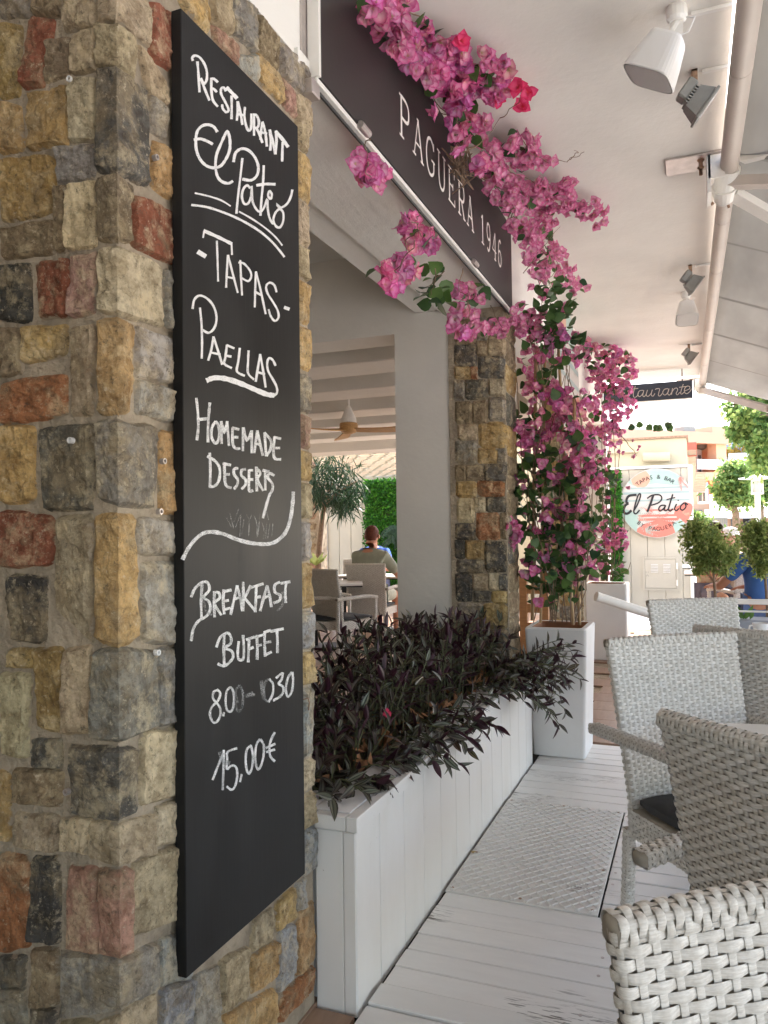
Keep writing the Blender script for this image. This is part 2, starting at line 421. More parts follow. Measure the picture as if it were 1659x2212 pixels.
# checker plate
ck = MB(); ck.box((PX0, PY0, -.004), (PX1, PY1, .004), bev=.001); ckp = ck.build('checker_plate', M['plate'])
tag(ckp, 'square painted metal plate with raised diamond ribs, let into the deck', 'floor plate')
rb = MB(); w = PX1 - PX0; h = PY1 - PY0; sp = .034
for sgn in (1, -1):
    k = -40
    dirv = Vector((cos(radians(50)), sgn * sin(radians(50)), 0)); nor = Vector((-dirv.y, dirv.x, 0))
    for k in range(-40, 41):
        c0 = Vector(((PX0 + PX1) / 2, (PY0 + PY1) / 2, 0)) + nor * (k * sp)
        t0, t1 = -9, 9
        for ax, lo, hi in ((0, PX0 + .008, PX1 - .008), (1, PY0 + .008, PY1 - .008)):
            if abs(dirv[ax]) > 1e-6:
                a, b = sorted(((lo - c0[ax]) / dirv[ax], (hi - c0[ax]) / dirv[ax])); t0 = max(t0, a); t1 = min(t1, b)
        if t1 - t0 > .01:
            a = c0 + dirv * t0; b = c0 + dirv * t1; hh = .0042 + (0.00005 if sgn > 0 else 0)
            q = nor * .0030; q2 = nor * .0012; z0 = Vector((0, 0, hh - .0003)); z1 = Vector((0, 0, hh + .0032 + (.0001 if sgn > 0 else 0)))
            rb.add([a - q + z0, a + q + z0, b + q + z0, b - q + z0, a - q2 + z1, a + q2 + z1, b + q2 + z1, b - q2 + z1],
                   [(4, 5, 6, 7), (0, 4, 7, 3), (5, 1, 2, 6), (0, 1, 5, 4), (7, 6, 2, 3)])
rb.build('raised_rib_pattern', M['plate'], ckp)
for x in (PX0 + .02, (PX0 + PX1) / 2, PX1 - .02):
    for y in (PY0 + .025, PY0 + .36, PY0 + .70, PY1 - .025):
        if abs(x - (PX0 + PX1) / 2) < .01 and PY0 + .1 < y < PY1 - .1: continue
        mb = MB(); mb.lathe([(.006, .0055), (.006, .0068), (.002, .0064)], 10, Matrix.Translation((x, y, 0))); mb.build('screw', M['rust'], ckp)

q = U(crop(1200, 3000, 1.2762)(845, 453), 'z', .012); mb = MB(); leafquad(mb, q + Vector((-.012, 0, 0)), Vector((1, .3, .1)), Vector((0, 0, 1)), .026, .009, .4)
M['dry2'] = simple('fallen_leaf', (.36, .24, .09), .7, .3, 60); o = mb.build('fallen_leaf', M['dry2']); tag(o, 'small curled brown leaf lying at the planter side edge of the metal plate', 'leaf')
# brown tiles (inside and beyond the deck)
tf = MB(); tf.box((-12, -9, -.12), (-1.02, 17, -.016)); tf.box((-1.02, 4.945, -.12), (3, 10.6, -.016)); tf.box((-1.02, -9, -.12), (3, .34, -.016))
tfo = tf.build('tiled_floor', M['mortar']); tag(tfo, kind='structure')
tm = MB(); tm.box((0, 0, -.014), (.196, 1.19, 0), bev=.0015); tme = tm.mesh('tile', M['tile'])
tm = MB(); tm.box((0, 0, -.014), (.596, .296, 0), bev=.0015); tme2 = tm.mesh('tile', M['tile'])
n = 0
for i in range(-34, 0):
    x = -1.045 + i * .2
    for j in range(0, 9):
        y = 3.0 + j * 1.2 + (i % 3) * .4
        if y > 12 or x < -y * .62 + .0 or x < -6.9: continue
        o = put(tme, 'tile', tfo); o.location = (x, y, 0); n += 1
for i in range(0, 6):
    for j in range(0, 19):
        o = put(tme2, 'tile', tfo); o.location = (-1.04 + i * .6 + (j % 2) * .3, 4.948 + j * .3, 0)
for i in range(3):
    o = put(tme, 'tile', tfo); o.location = (-1.6 + i * .2, .9, -.002)
# near brown step tile by the pillar foot
tl = MB(); tl.box((-1.02, 1.70, -.03), (-.884, 1.955, -.008), bev=.002); tl.build('tile', M['tile'], tfo)
tl = MB(); tl.box((-1.0, 1.40, -.03), (-.884, 1.696, -.008), bev=.002); tl.build('tile', M['tile'], tfo)
# pale deck boards beyond
fd = MB(); fd.box((-1.2, 10.62, -.12), (3, 30, -.01)); fdo = fd.build('pale_terrace', M['panel_w']); tag(fdo, kind='structure')
for j in range(20):
    mb = MB(); mb.box((-1.15, 10.63 + j * .145, -.009), (2.9, 10.63 + j * .145 + .139, .012), bev=.002); mb.build('plank', M['plank'], fdo)

# ------------------------------------------------------------------ STONE PILLARS
XW = -1.005; YF = 1.17
PAL = {'gold': (.64, .45, .20), 'ochre': (.52, .36, .15), 'tan': (.56, .46, .31), 'cream': (.76, .65, .44), 'brown': (.34, .26, .17),
       'grey': (.37, .345, .30), 'lgrey': (.52, .50, .46), 'dark': (.17, .16, .14), 'slate': (.085, .083, .078), 'red': (.38, .14, .085),
       'rust': (.47, .21, .10), 'pink': (.54, .32, .25), 'orange': (.64, .41, .19), 'blue': (.44, .46, .46)}
rs = random.Random(11)
def jit(c):
    c = PAL[c]; k = rs.uniform(.88, 1.14); return (min(1, c[0] * k * rs.uniform(.96, 1.04)), c[1] * k, min(1, c[2] * k * rs.uniform(.93, 1.07)), 1)
GROW = .0048
def stone_mesh(patches, seed, nx=11, ny=11, th=.018):
    """patches: [(quad TL,TR,BR,BL, normal)], one or two that share the middle vertical edge"""
    vs = []; fs = []; cols = []
    two = len(patches) == 2
    total = nx * len(patches)
    off = Vector((seed * 3.7, seed * 1.3, seed * 2.1))
    tilt = (rs.uniform(-.005, .005), rs.uniform(-.005, .005))
    g = GROW
    P2 = []
    for k_, (q, nrm) in enumerate(patches):
        hu = (q[1] - q[0]).normalized() * g; vu = (q[3] - q[0]).normalized() * g
        l_ = 0 if (two and k_ == 1) else 1; r_ = 0 if (two and k_ == 0) else 1
        P2.append(([q[0] - hu * l_ - vu, q[1] + hu * r_ - vu, q[2] + hu * r_ + vu, q[3] - hu * l_ + vu], nrm))
    patches = P2
    for k in range(total + 1):
        pi_ = 0 if k <= nx else 1
        s = (k if k <= nx else k - nx) / nx
        q, nrm = patches[pi_]
        edge_n = nrm
        if two and k == nx: edge_n = (patches[0][1] + patches[1][1]) * .8
        for j in range(ny + 1):
            t = j / ny
            fx = k / total; fy = t
            a = abs(fx * 2 - 1); b = abs(fy * 2 - 1)
            cr = max(0, a - .7) / .3; cb = max(0, b - .7) / .3
            sh = cr * cb * .05 * (1 + noise.noise(off + Vector((round(fx), round(fy), 0))))
            ss = s; tt = t
            if not two: ss = .5 + (s - .5) * (1 - sh)
            tt = .5 + (t - .5) * (1 - sh)
            top = q[0].lerp(q[1], ss); bot = q[3].lerp(q[2], ss); p = top.lerp(bot, tt)
            du = min(fx, 1 - fx) * total / nx * (q[1] - q[0]).length if not two else min(fx * 2 * (patches[0][0][1] - patches[0][0][0]).length, (1 - fx) * 2 * (patches[1][0][1] - patches[1][0][0]).length)
            dv = min(t, 1 - t) * (q[3] - q[0]).length
            e = min(du, dv)
            jt = noise.noise_vector(p * 24 + off) * .0050 * (1 if e < .012 else .3)
            jt = jt - edge_n.normalized() * jt.dot(edge_n.normalized())
            prof = min(1, (e / (.006 + .006 * abs(noise.noise(p * 30 + off))))) ** .7
            c_ = noise.cell(p * 17 + off + noise.noise_vector(p * 9) * .6) 
            h = -.008 + prof * (th * .30 + .008)
            h += prof * (abs(noise.noise(p * 12 + off)) * .007 + (.5 - abs(noise.noise(p * 42 + off))) * .007 + noise.noise(p * 110 + off) * .003 + c_ * .003 + tilt[0] * (s - .5) * 2 + tilt[1] * (t - .5) * 2)
            vs.append(p + edge_n * h + jt); cols.append((min(1, e / .022), .5, .5))
    m = ny + 1
    for k in range(total):
        for j in range(ny): fs.append((k * m + j, k * m + j + 1, (k + 1) * m + j + 1, (k + 1) * m + j))
    mb = MB(); mb.add(vs, fs, cols=cols)
    return mb
def Q(c, pts, ax, v): return [U(c(*p), ax, v) for p in pts]
NF = Vector((0, -1, 0)); NS = Vector((1, 0, 0))
scount = [0]
def stone(parent, patches, col, nx=16, ny=18):
    scount[0] += 1
    o = stone_mesh(patches, scount[0], nx, ny).build('stone', M['stone'], parent, smooth=False)
    o.color = jit(col); return o
mb = MB(); mb.box((-2.6, YF + .005, -.1), (XW - .005, 1.962, 2.625)); p1 = mb.build('stone_pillar', M['mortar'])
tag(p1, 'near pillar clad in rough multicoloured stone, carrying the chalkboard', 'pillar')
FR = [  # front face: crop, quad, colour
 ('A', (165,0),(310,0),(300,75),(165,72),'brown'), ('A',(0,0),(150,0),(140,75),(0,80),'grey'), ('A',(325,0),(475,0),(475,120),(325,155),'tan'),
 ('A',(165,85),(275,90),(215,435),(115,440),'red'), ('A',(0,120),(105,130),(95,480),(0,490),'ochre'), ('A',(240,215),(350,195),(345,375),(228,410),'brown'),
 ('A',(360,170),(480,140),(475,345),(360,375),'tan'), ('A',(135,462),(340,425),(335,735),(150,745),'ochre'), ('A',(352,412),(480,395),(470,700),(345,712),'cream'),
 ('A',(0,510),(105,530),(115,745),(0,780),'gold'), ('A',(287,752),(475,720),(475,880),(290,925),'grey'), ('A',(0,812),(265,782),(278,1055),(0,1125),'ochre'),
 ('A',(345,930),(475,905),(475,1235),(332,1255),'cream'), ('A',(288,940),(338,932),(325,1258),(285,1262),'brown'), ('A',(0,1150),(270,1110),(275,1270),(15,1300),'brown'),
 ('A',(0,1330),(145,1325),(150,1610),(0,1615),'slate'), ('A',(177,1322),(345,1300),(345,1590),(202,1605),'red'), ('A',(354,1290),(480,1265),(480,1570),(354,1590),'pink'),
 ('A',(120,1645),(335,1635),(325,1780),(118,1830),'gold'), ('A',(0,1655),(108,1650),(105,1860),(0,1890),'brown'),
 ('B',(10,265),(330,215),(335,425),(5,470),'rust'), ('B',(360,-10),(480,-30),(458,420),(358,430),'tan'), ('B',(0,482),(175,480),(165,860),(0,868),'gold'),
 ('B',(192,490),(470,470),(462,900),(225,905),'dark'), ('B',(0,905),(270,935),(265,1170),(0,1195),'red'), ('B',(292,935),(460,925),(468,1585),(282,1400),'tan'),
 ('B',(50,1237),(235,1242),(225,1570),(60,1558),'slate'), ('B',(57,1600),(165,1600),(165,1685),(50,1690),'gold'), ('C',(178,-55),(318,-58),(305,370),(190,340),'ochre'),
 ('C',(325,-58),(458,-68),(437,370),(315,370),'tan'), ('C',(0,62),(163,66),(130,488),(22,480),'cream'), ('C',(152,402),(305,400),(300,530),(170,540),'dark'),
 ('C',(66,552),(305,560),(300,740),(62,710),'brown'), ('C',(0,560),(42,580),(60,900),(0,900),'ochre'), ('C',(77,767),(300,790),(300,960),(77,932),'tan'),
 ('C',(305,792),(450,800),(440,975),(307,960),'cream'), ('C',(0,972),(150,987),(145,1440),(0,1475),'rust'), ('C',(157,987),(300,990),(295,1422),(147,1418),'slate'),
 ('C',(345,1032),(488,1050),(488,1480),(337,1440),'pink'), ('C',(0,1492),(120,1492),(115,1640),(0,1640),'dark'), ('C',(165,1452),(288,1452),(285,1738),(150,1738),'brown'),
 ('C',(0,1655),(130,1655),(130,1830),(0,1830),'grey'), ('C',(148,1755),(290,1755),(290,1990),(148,1990),'dark'), ('C',(0,1845),(130,1845),(130,2050),(0,2050),'gold'),
 ('C',(300,1815),(470,1820),(470,2050),(300,2050),'tan'),
]
cr_ = {'A': cA, 'B': cB, 'C': cC}
for c, a, b, d, e, col in FR: stone(p1, [(Q(cr_[c], (a, b, d, e), 'y', YF), NF)], col)
XCOR = XW
def corner(c, fl, sr, col, hz=None):
    """fl: front-left x and the three heights; sr: side-right x"""
    (x0, yt0, yb0), (xm, ytm, ybm), (x1, yt1, yb1) = fl
    cc = cr_[c]
    zt = U(cc(xm, ytm), 'x', XW).z; zb = U(cc(xm, ybm), 'x', XW).z
    Pt = Vector((XW, YF, zt)); Pb = Vector((XW, YF, zb))
    F0 = U(cc(x0, yt0), 'y', YF); F1 = U(cc(x0, yb0), 'y', YF)
    S0 = U(cc(x1, yt1), 'x', XW); S1 = U(cc(x1, yb1), 'x', XW)
    stone(p1, [([F0, Pt, Pb, F1], NF), ([Pt, S0, S1, Pb], NS)], col, 10, 16)
CN = [('A', [(500,-60,112),(583,-60,108),(752,0,238)], 'tan'), ('A', [(492,128,330),(583,125,310),(678,225,400)], 'tan'),
 ('A', [(490,340,865),(585,332,868),(740,445,948)], 'dark'), ('A', [(490,892,1215),(592,890,1212),(650,930,1215)], 'brown'),
 ('A', [(500,1250,1562),(588,1240,1578),(820,1332,1645)], 'cream'), ('B', [(500,-55,420),(592,-62,415),(663,-30,410)], 'orange'),
 ('B', [(497,462,850),(598,458,882),(783,482,893)], 'grey'), ('B', [(482,925,1570),(592,918,1598),(680,927,1570)], 'gold'),
 ('C', [(468,-50,395),(597,-58,405),(793,-50,340)], 'grey'), ('C', [(352,427,780),(597,445,803),(673,432,760)], 'dark'),
 ('C', [(456,806,985),(604,825,1028),(778,772,960)], 'tan'), ('C', [(500,1056,1480),(602,1052,1500),(653,1042,1480)], 'pink'),
 ('C', [(302,1458,1798),(596,1515,1762),(793,1412,1642)], 'grey'), ('C', [(480,1825,2050),(598,1790,2010),(770,1660,1860)], 'tan')]
for c, fl, col in CN: corner(c, fl, None, col)
SD = [('A',(762,8),(870,72),(870,360),(757,288),'red'), ('A',(692,228),(838,402),(835,520),(742,478),'tan'), ('A',(757,482),(835,560),(825,690),(752,648),'grey'),
 ('A',(772,702),(868,762),(868,1010),(767,940),'orange'), ('A',(665,972),(868,1062),(868,1330),(657,1220),'red'), ('A',(832,1352),(960,1400),(960,1660),(832,1660),'grey'),
 ('A',(685,1642),(868,1700),(868,1925),(690,1885),'lgrey'), ('B',(690,252),(868,302),(868,455),(685,420),'lgrey'), ('B',(806,502),(900,512),(900,935),(806,915),'orange'),
 ('B',(692,947),(900,962),(900,1130),(692,1125),'lgrey'), ('B',(716,1162),(900,1166),(900,1590),(706,1560),'lgrey'), ('C',(800,-58),(900,-58),(900,308),(800,330),'grey'),
 ('C',(710,372),(900,335),(900,675),(702,730),'cream'), ('C',(787,742),(900,705),(900,900),(782,940),'cream'), ('C',(672,1012),(900,925),(900,1300),(652,1400),'tan'),
 ('C',(805,1402),(955,1350),(955,1590),(802,1640),'blue'), ('C',(970,1592),(1095,1532),(1090,1827),(970,1850),'lgrey'), ('C',(1105,1512),(1250,1432),(1245,1700),(1110,1780),'tan'),
 ('C',(1265,1492),(1390,1412),(1390,1590),(1265,1680),'orange'), ('C',(1385,1217),(1480,1147),(1480,1300),(1385,1360),'gold'), ('C',(1265,1312),(1370,1242),(1368,1405),(1265,1470),'tan'),
 ('C',(1398,1370),(1480,1322),(1480,1560),(1400,1680),'blue'), ('C',(1490,1122),(1538,1092),(1538,1240),(1490,1260),'blue'), ('C',(1490,1272),(1578,1202),(1572,1500),(1490,1590),'orange'),
 ('C',(1402,1700),(1575,1532),(1580,1650),(1402,1830),'rust'), ('C',(1115,1800),(1388,1640),(1385,1840),(1115,2000),'orange'), ('C',(805,1660),(958,1600),(958,1850),(805,1950),'blue'),
 ('C',(790,1960),(960,1860),(960,2060),(790,2160),'tan'), ('C',(970,1865),(1105,1795),(1105,2010),(970,2100),'tan'), ('C',(1120,2015),(1385,1855),(1385,1990),(1120,2160),'gold'),
 ('A',(880,-60),(1052,-60),(1050,190),(925,50),'gold'), ('A',(1062,-60),(1165,-60),(1165,175),(1065,110),'tan'), ('A',(1070,128),(1190,240),(1190,330),(1075,220),'pink'),
 ('A',(1175,-60),(1288,60),(1282,270),(1172,165),'grey'), ('A',(1295,75),(1400,200),(1400,360),(1297,240),'brown'), ('A',(1292,255),(1405,372),(1410,515),(1312,420),'gold'),
 ('A',(1410,205),(1552,350),(1545,490),(1412,372),'grey'), ('A',(1418,392),(1483,462),(1480,595),(1422,525),'pink'), ('A',(1490,470),(1560,505),(1558,690),(1494,620),'tan'),
 ('A',(1175,285),(1285,270),(1300,420),(1200,345),'lgrey')]
for c, a, b, d, e, col in SD: stone(p1, [(Q(cr_[c], (a, b, d, e), 'x', XW), NS)], col)
def strip(zs, y0, y1, cols):
    for i in range(len(zs) - 1):
        a, b = zs[i] - .006, zs[i + 1] + .006
        e = rs.uniform(-.006, .006)
        stone(p1, [([Vector((XW, y0, a)), Vector((XW, y1 + e, a)), Vector((XW, y1 + e, b)), Vector((XW, y0, b))], NS)], cols[i % len(cols)], 5, 11)
zs = [U(cc(1540, y), 'x', XW).z for cc, y in [(cA, 640), (cA, 780), (cA, 1025), (cA, 1245), (cA, 1415), (cB, -20), (cB, 215), (cB, 425), (cB, 600), (cB, 765), (cB, 955), (cB, 1165), (cB, 1405), (cB, 1615), (cC, 130), (cC, 500), (cC, 665), (cC, 850), (cC, 1090)]]
strip(zs, 1.895, 1.966, ['tan', 'gold', 'tan', 'tan', 'gold', 'gold', 'grey', 'pink', 'gold', 'tan', 'lgrey', 'gold', 'blue', 'gold', 'blue', 'cream', 'tan', 'blue'])
# plain run of coursed stones outside the frame, left of the traced ones
x = -1.315
while x > -2.5:
    w = rs.uniform(.10, .17); z = 2.6
    while z > .05:
        h = rs.uniform(.08, .19); b = max(z - h, 0)
        stone(p1, [([Vector((x - w + .01, YF, z - .01)), Vector((x, YF, z - .01)), Vector((x, YF, b)), Vector((x - w + .01, YF, b))], NF)], rs.choice(list(PAL)), 5, 5)
        z = b
    x -= w
# small screw plugs on the stones
for i, (c, px, py, ax, v) in enumerate([(cA, 755, 798, 'x', XW), (cB, 382, 558, 'y', YF), (cB, 775, 912, 'x', XW), (cB, 762, 1618, 'x', XW), (cC, 362, 650, 'y', YF), (cA, 378, 418, 'y', YF), (cB, 793, 660, 'x', XW)]):
    p = U(c(px, py), ax, v); nn = NS if ax == 'x' else NF
    R = nn.to_track_quat('Z', 'Y').to_matrix().to_4x4(); R.translation = p + nn * .008
    mb = MB(); mb.lathe([(.0062, 0), (.0062, .010), (.004, .010), (.0035, .002)], 10, R); mb.build('wall_plug', M['ceramic'] if i % 2 else M['galv'], p1)

# pillar two
GROW = .0085
YP = 4.455
mb = MB(); mb.box((-1.352, YP + .005, -.1), (XW - .005, 4.735, 2.62)); p2 = mb.build('stone_pillar', M['mortar'])
tag(p2, 'farther stone clad pillar between the planter bed and the bougainvillea pot', 'pillar')
P2 = [(700,70,795,180,'brown'),(803,60,848,165,'grey'),(853,60,930,142,'dark'),(853,150,932,232,'tan'),(697,186,800,285,'dark'),(806,172,848,235,'brown'),(700,291,773,345,'gold'),
 (778,289,803,343,'rust'),(808,240,928,342,'dark'),(697,351,742,445,'grey'),(748,350,850,440,'dark'),(860,347,930,425,'tan'),(703,452,778,553,'brown'),(784,448,850,555,'brown'),
 (858,432,932,540,'grey'),(714,560,803,628,'tan'),(812,548,937,668,'gold'),(703,636,803,745,'grey'),(808,674,897,738,'gold'),(901,674,937,738,'grey'),(703,752,748,820,'brown'),
 (753,750,830,820,'brown'),(836,746,937,820,'dark'),(706,826,800,895,'gold'),(805,824,932,893,'rust'),(712,904,788,1015,'cream'),(794,901,840,962,'cream'),(846,900,937,965,'dark'),
 (703,1022,795,1095,'slate'),(801,972,910,1095,'rust'),(914,974,939,1095,'brown'),(703,1101,744,1183,'slate'),(750,1102,835,1187,'ochre'),(841,1102,939,1247,'slate'),(708,1191,834,1250,'dark'),
 (705,1257,780,1385,'slate'),(785,1257,855,1331,'tan'),(860,1255,905,1332,'cream'),(908,1258,941,1332,'dark'),(788,1338,868,1386,'dark'),(874,1338,940,1389,'gold'),(712,1393,828,1500,'grey'),(834,1396,943,1510,'ochre'),
 (712,1508,828,1600,'tan'),(834,1518,945,1600,'brown')]
for x0, y0, x1, y1, col in P2:
    stone(p2, [(Q(c6, [(x0, y0), (x1, y0), (x1, y1), (x0, y1)], 'y', YP), NF)], col, 6, 6)
z = 2.6; i = 0
while z > .1:
    h = rs.uniform(.10, .2); b = max(z - h, .02)
    stone(p2, [([Vector((XW, YP + .01, z - .008)), Vector((XW, 4.73, z - .008)), Vector((XW, 4.73, b)), Vector((XW, YP + .01, b))], NS)], rs.choice(['dark', 'brown', 'grey', 'tan', 'ochre']), 6, 6)
    z = b
# pillar three
mb = MB(); mb.box((-1.36, 7.606, -.1), (XW - .006, 7.9, 2.62)); p3 = mb.build('stone_pillar', M['mortar'])
tag(p3, 'third stone clad pillar, seen low through the bougainvillea stems', 'pillar')
z = 2.6
while z > .1:
    h = rs.uniform(.11, .2); b = max(z - h, .02); x = -1.355
    while x < -1.03:
        w = min(rs.uniform(.1, .2), XW - x)
        stone(p3, [([Vector((x + .008, 7.6, z - .008)), Vector((x + w, 7.6, z - .008)), Vector((x + w, 7.6, b)), Vector((x + .008, 7.6, b))], NF)], rs.choice(['tan', 'gold', 'brown', 'grey', 'cream', 'ochre']), 5, 5)
        x += w
    z = b
mb = MB(); mb.box((XW - .006, 10.0, -.1), (XW + .0, 10.3, 2.64)); mb.box((-1.36, 10.0, -.1), (XW - .006, 10.3, 2.64))
o = mb.build('plaster_pier', M['plaster']); tag(o, 'white plaster pier at the far end of the covered walkway', 'pier')

# plaster column and lintel walls
mb = MB(); mb.box((-1.70, 4.47, -.05), (-1.354, 4.74, 2.53)); mb.box((-12, 4.47, 2.53), (-1.56, 4.74, 3.05)); mb.box((-1.56, 4.47, 2.53), (-1.354, 4.74, 2.644))
o = mb.build('plaster_wall', M['plaster']); tag(o, 'smooth white plaster column and lintel left of the farther stone pillar', 'wall')
for y0, k in ((5.08, 0), (6.02, 1), (7.05, 2), (8.03, 3), (8.99, 4)):
    mb = MB(); mb.box((-12, y0, 2.52), (-1.58, y0 + .42, 3.04), bev=.01); o = mb.build('ceiling_beam', M['plaster'])
    tag(o, ['white ceiling beam nearest behind the lintel', 'second white ceiling beam behind the lintel', 'third white ceiling beam, above the fan stem', 'fourth white ceiling beam behind the fan', 'farthest white ceiling beam of the inner room'][k], 'beam', 'beams of the inner ceiling')
mb = MB(); mb.box((-12, 10.3, 2.50), (-1.58, 10.8, 3.04)); o = mb.build('ceiling_beam', M['plaster']); tag(o, 'deep white edge beam in front of the bright lattice roof', 'beam')

# lattice roof: cells of a honeycomb-like net
def lattice():
    mb = MB(); X0, X1, Y0, Y1 = -9.5, -3.5, 10.85, 16.6; s = .26; pts = {}
    nx = int((X1 - X0) / s) + 2; ny = int((Y1 - Y0) / (s * .87)) + 2; r = random.Random(5)
    def hexv(cx, cy, k): return (cx + s * .56 * cos(pi / 6 + k * pi / 3), cy + s * .56 * sin(pi / 6 + k * pi / 3))
    for j in range(ny):
        for i in range(nx):
            cx = X0 + (i + (j % 2) * .5) * s * .97; cy = Y0 + j * s * .84
            ins = .84 + r.uniform(-.05, .04)
            o6 = [hexv(cx, cy, k) for k in range(6)]
            jx = [(noise.noise(Vector((a * 3, b * 3, 1))) * .05, noise.noise(Vector((a * 3, b * 3, 7))) * .05) for a, b in o6]
            O = [Vector((a + q[0], b + q[1], 2.60)) for (a, b), q in zip(o6, jx)]
            c = sum(O, Vector()) / 6
            I = [c + (p - c) * ins for p in O]
            dz = Vector((0, 0, .012))
            vs = O + I + [p + dz for p in I]
            fs = [(k, (k + 1) % 6, (k + 1) % 6 + 6, k + 6) for k in range(6)] + [(k + 6, (k + 1) % 6 + 6, (k + 1) % 6 + 12, k + 12) for k in range(6)]
            mb.add(vs, fs)
    return mb
M['lattice'] = simple('lattice_beige', (.42, .37, .28), .7, .05, 3)
lt = lattice().build('lattice_roof', M['lattice']); tag(lt, 'pale honeycomb lattice roof glowing over the far inner patio', 'lattice roof')
mb = MB(); mb.box((-12, 16.5, -.1), (-3, 16.7, 2.62)); bw = mb.build('back_wall', M['panel_w']); tag(bw, 'cream panelled back wall of the inner patio', 'wall')
for i in range(14):
    x = -8.6 + i * .3
    if x > -6.0: break
    mb = MB(); mb.box((x, 16.47, 0), (x + .29, 16.498, 2.6), bev=.006); mb.build('panel', M['panel_w'], bw)
# door with handle at the left
dr = thing('door', 'narrow white door with a black lever handle in the back wall', 'door', (-7.8, 16.42, 0))
pd = U((crop(1200, 1500, 2.0117)(128, 1262)), 'y', 16.4)
mb = MB(); mb.box((pd.x - .9, 16.42, 0), (pd.x + .06, 16.465, 2.1), bev=.008); mb.build('leaf', M['white'], dr)
mb = MB(); mb.box((pd.x + .07, 16.40, 0), (pd.x + .15, 16.465, 2.18), bev=.006); mb.build('frame', M['white'], dr)
mb = MB(); mb.box((pd.x - .03, 16.39, pd.z - .2), (pd.x + .01, 16.42, pd.z + .04)); mb.box((pd.x - .08, 16.34, pd.z - .015), (pd.x + .14, 16.36, pd.z + .015)); mb.box((pd.x - .02, 16.36, pd.z - .012), (pd.x, 16.39, pd.z + .012))
mb.build('handle', M['dark'], dr)
# hedge wall inside
def hedge(name, label, P0, ux, uz, nx, L, mat, seed=1, thick=.08, normal=Vector((0, -1, 0))):
    r = random.Random(seed); t = thing(name, label, 'hedge panel', P0)
    mb = MB(); P0 = Vector(P0); a = P0 + normal * -.03
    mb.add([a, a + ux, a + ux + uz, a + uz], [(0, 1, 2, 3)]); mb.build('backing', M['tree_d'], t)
    mb = MB()
    for _ in range(nx):
        p = P0 + ux * r.random() + uz * r.random() + normal * r.uniform(0, thick)
        d = rv(r) + normal * .5 + Vector((0, 0, -.2)); leafquad(mb, p, d, rv(r) + normal, L * r.uniform(.6, 1.3), L * .33)
    o = mb.build('leaves', mat, t); tag(o, kind='stuff'); return t
h0 = U((785, 1035), 'y', 16.3)
hedge('hedge_panel', 'bright green artificial hedge panel on the back wall behind the seated couple', (h0.x, 16.35, .1), Vector((2.3, 0, 0)), Vector((0, 0, 2.42)), 9000, .075, M['hedge'])
# ferny plant in front of the hedge
fp = thing('fern_clump', 'dark fern clump growing out of the inner hedge panel', 'fern', (h0.x + .9, 16.2, 1.0))
mb = MB(); r = random.Random(9)
for k in range(9):
    a = r.uniform(-.9, .9); P = Vector((h0.x + .9 + r.uniform(-.25, .5), 16.15, 1.35 + r.uniform(-.2, .25)))
    for q in range(14):
        t = q / 14; p = P + Vector((a * t * .5, -.1 * t, .25 * t - .5 * t * t))
        for sg in (-1, 1): leafquad(mb, p, Vector((sg * .6, -.2, -.7)), Vector((0, -1, .3)), .22 * (1 - t * .5), .022)
mb.build('fronds', M['indoor'], fp)

# indoor tree with long hanging leaves
it = thing('indoor_tree', 'tall potted tree with drooping dark narrow leaves behind the near pillar', 'tree', (-5.3, 11.6, 0))
tb = U((684, 1240), 'y', 11.6)
def at(px, py, y): return U((px, py), 'y', y)
mb = MB(); mb.tube([at(686, 1260, 11.6) * 1, at(690, 1180, 11.6), at(697, 1110, 11.6), at(712, 1060, 11.6), at(725, 1020, 11.6)], [.05, .045, .04, .03, .02], 8)
mb.tube([at(700, 1100, 11.6), at(690, 1060, 11.6), at(680, 1020, 11.6)], [.03, .02, .015], 6)
mb.tube([at(705, 1085, 11.6), at(750, 1050, 11.5), at(770, 1040, 11.5)], [.03, .02, .012], 6)
mb.build('trunk', M['twig'], it)
mb = MB(); r = random.Random(4)
for _ in range(1500):
    c = r.choice([(700, 1010, 38), (735, 1015, 40), (760, 1060, 28), (690, 1060, 30), (725, 1060, 40), (740, 1085, 25), (675, 1030, 40)])
    p = at(c[0] + r.gauss(0, .5) * c[2], c[1] + r.gauss(0, .5) * c[2], 11.6 + r.uniform(-.5, .5))
    leafquad(mb, p, Vector((r.uniform(-.7, .7), r.uniform(-.5, .5), r.uniform(-1.4, .1))), rv(r), r.uniform(.16, .30), .011)
mb.build('crown', M['indoor'], it)
pl = thing('foliage_plant', 'pale green broad leaved plant low behind the left inner chairs', 'plant', tuple(at(684, 1215, 11)))
mb = MB()
for k in range(9):
    a = k * .7; leafquad(mb, at(682, 1222, 11), Vector((cos(a) * .7, sin(a) * .5, .6)), Vector((0, 0, 1)), .28, .07)
mb.build('leaves', M['fern'], pl)
# inner stone pier at left edge
mb = MB(); a = at(676, 1300, 12.2); mb.box((a.x - .4, 12.2, -.05), (a.x + .14, 12.5, 2.6)); o = mb.build('stone_pier', M['mortar']); tag(o, 'narrow stone pier just visible behind the near pillar edge', 'pier')
for k in range(14):
    z = .1 + k * .18
    stone(o, [([Vector((a.x - .38, 12.2, z + .16)), Vector((a.x + .13, 12.2, z + .16)), Vector((a.x + .13, 12.2, z)), Vector((a.x - .38, 12.2, z))], NF)], rs.choice(['brown', 'tan', 'pink', 'grey']), 4, 4)

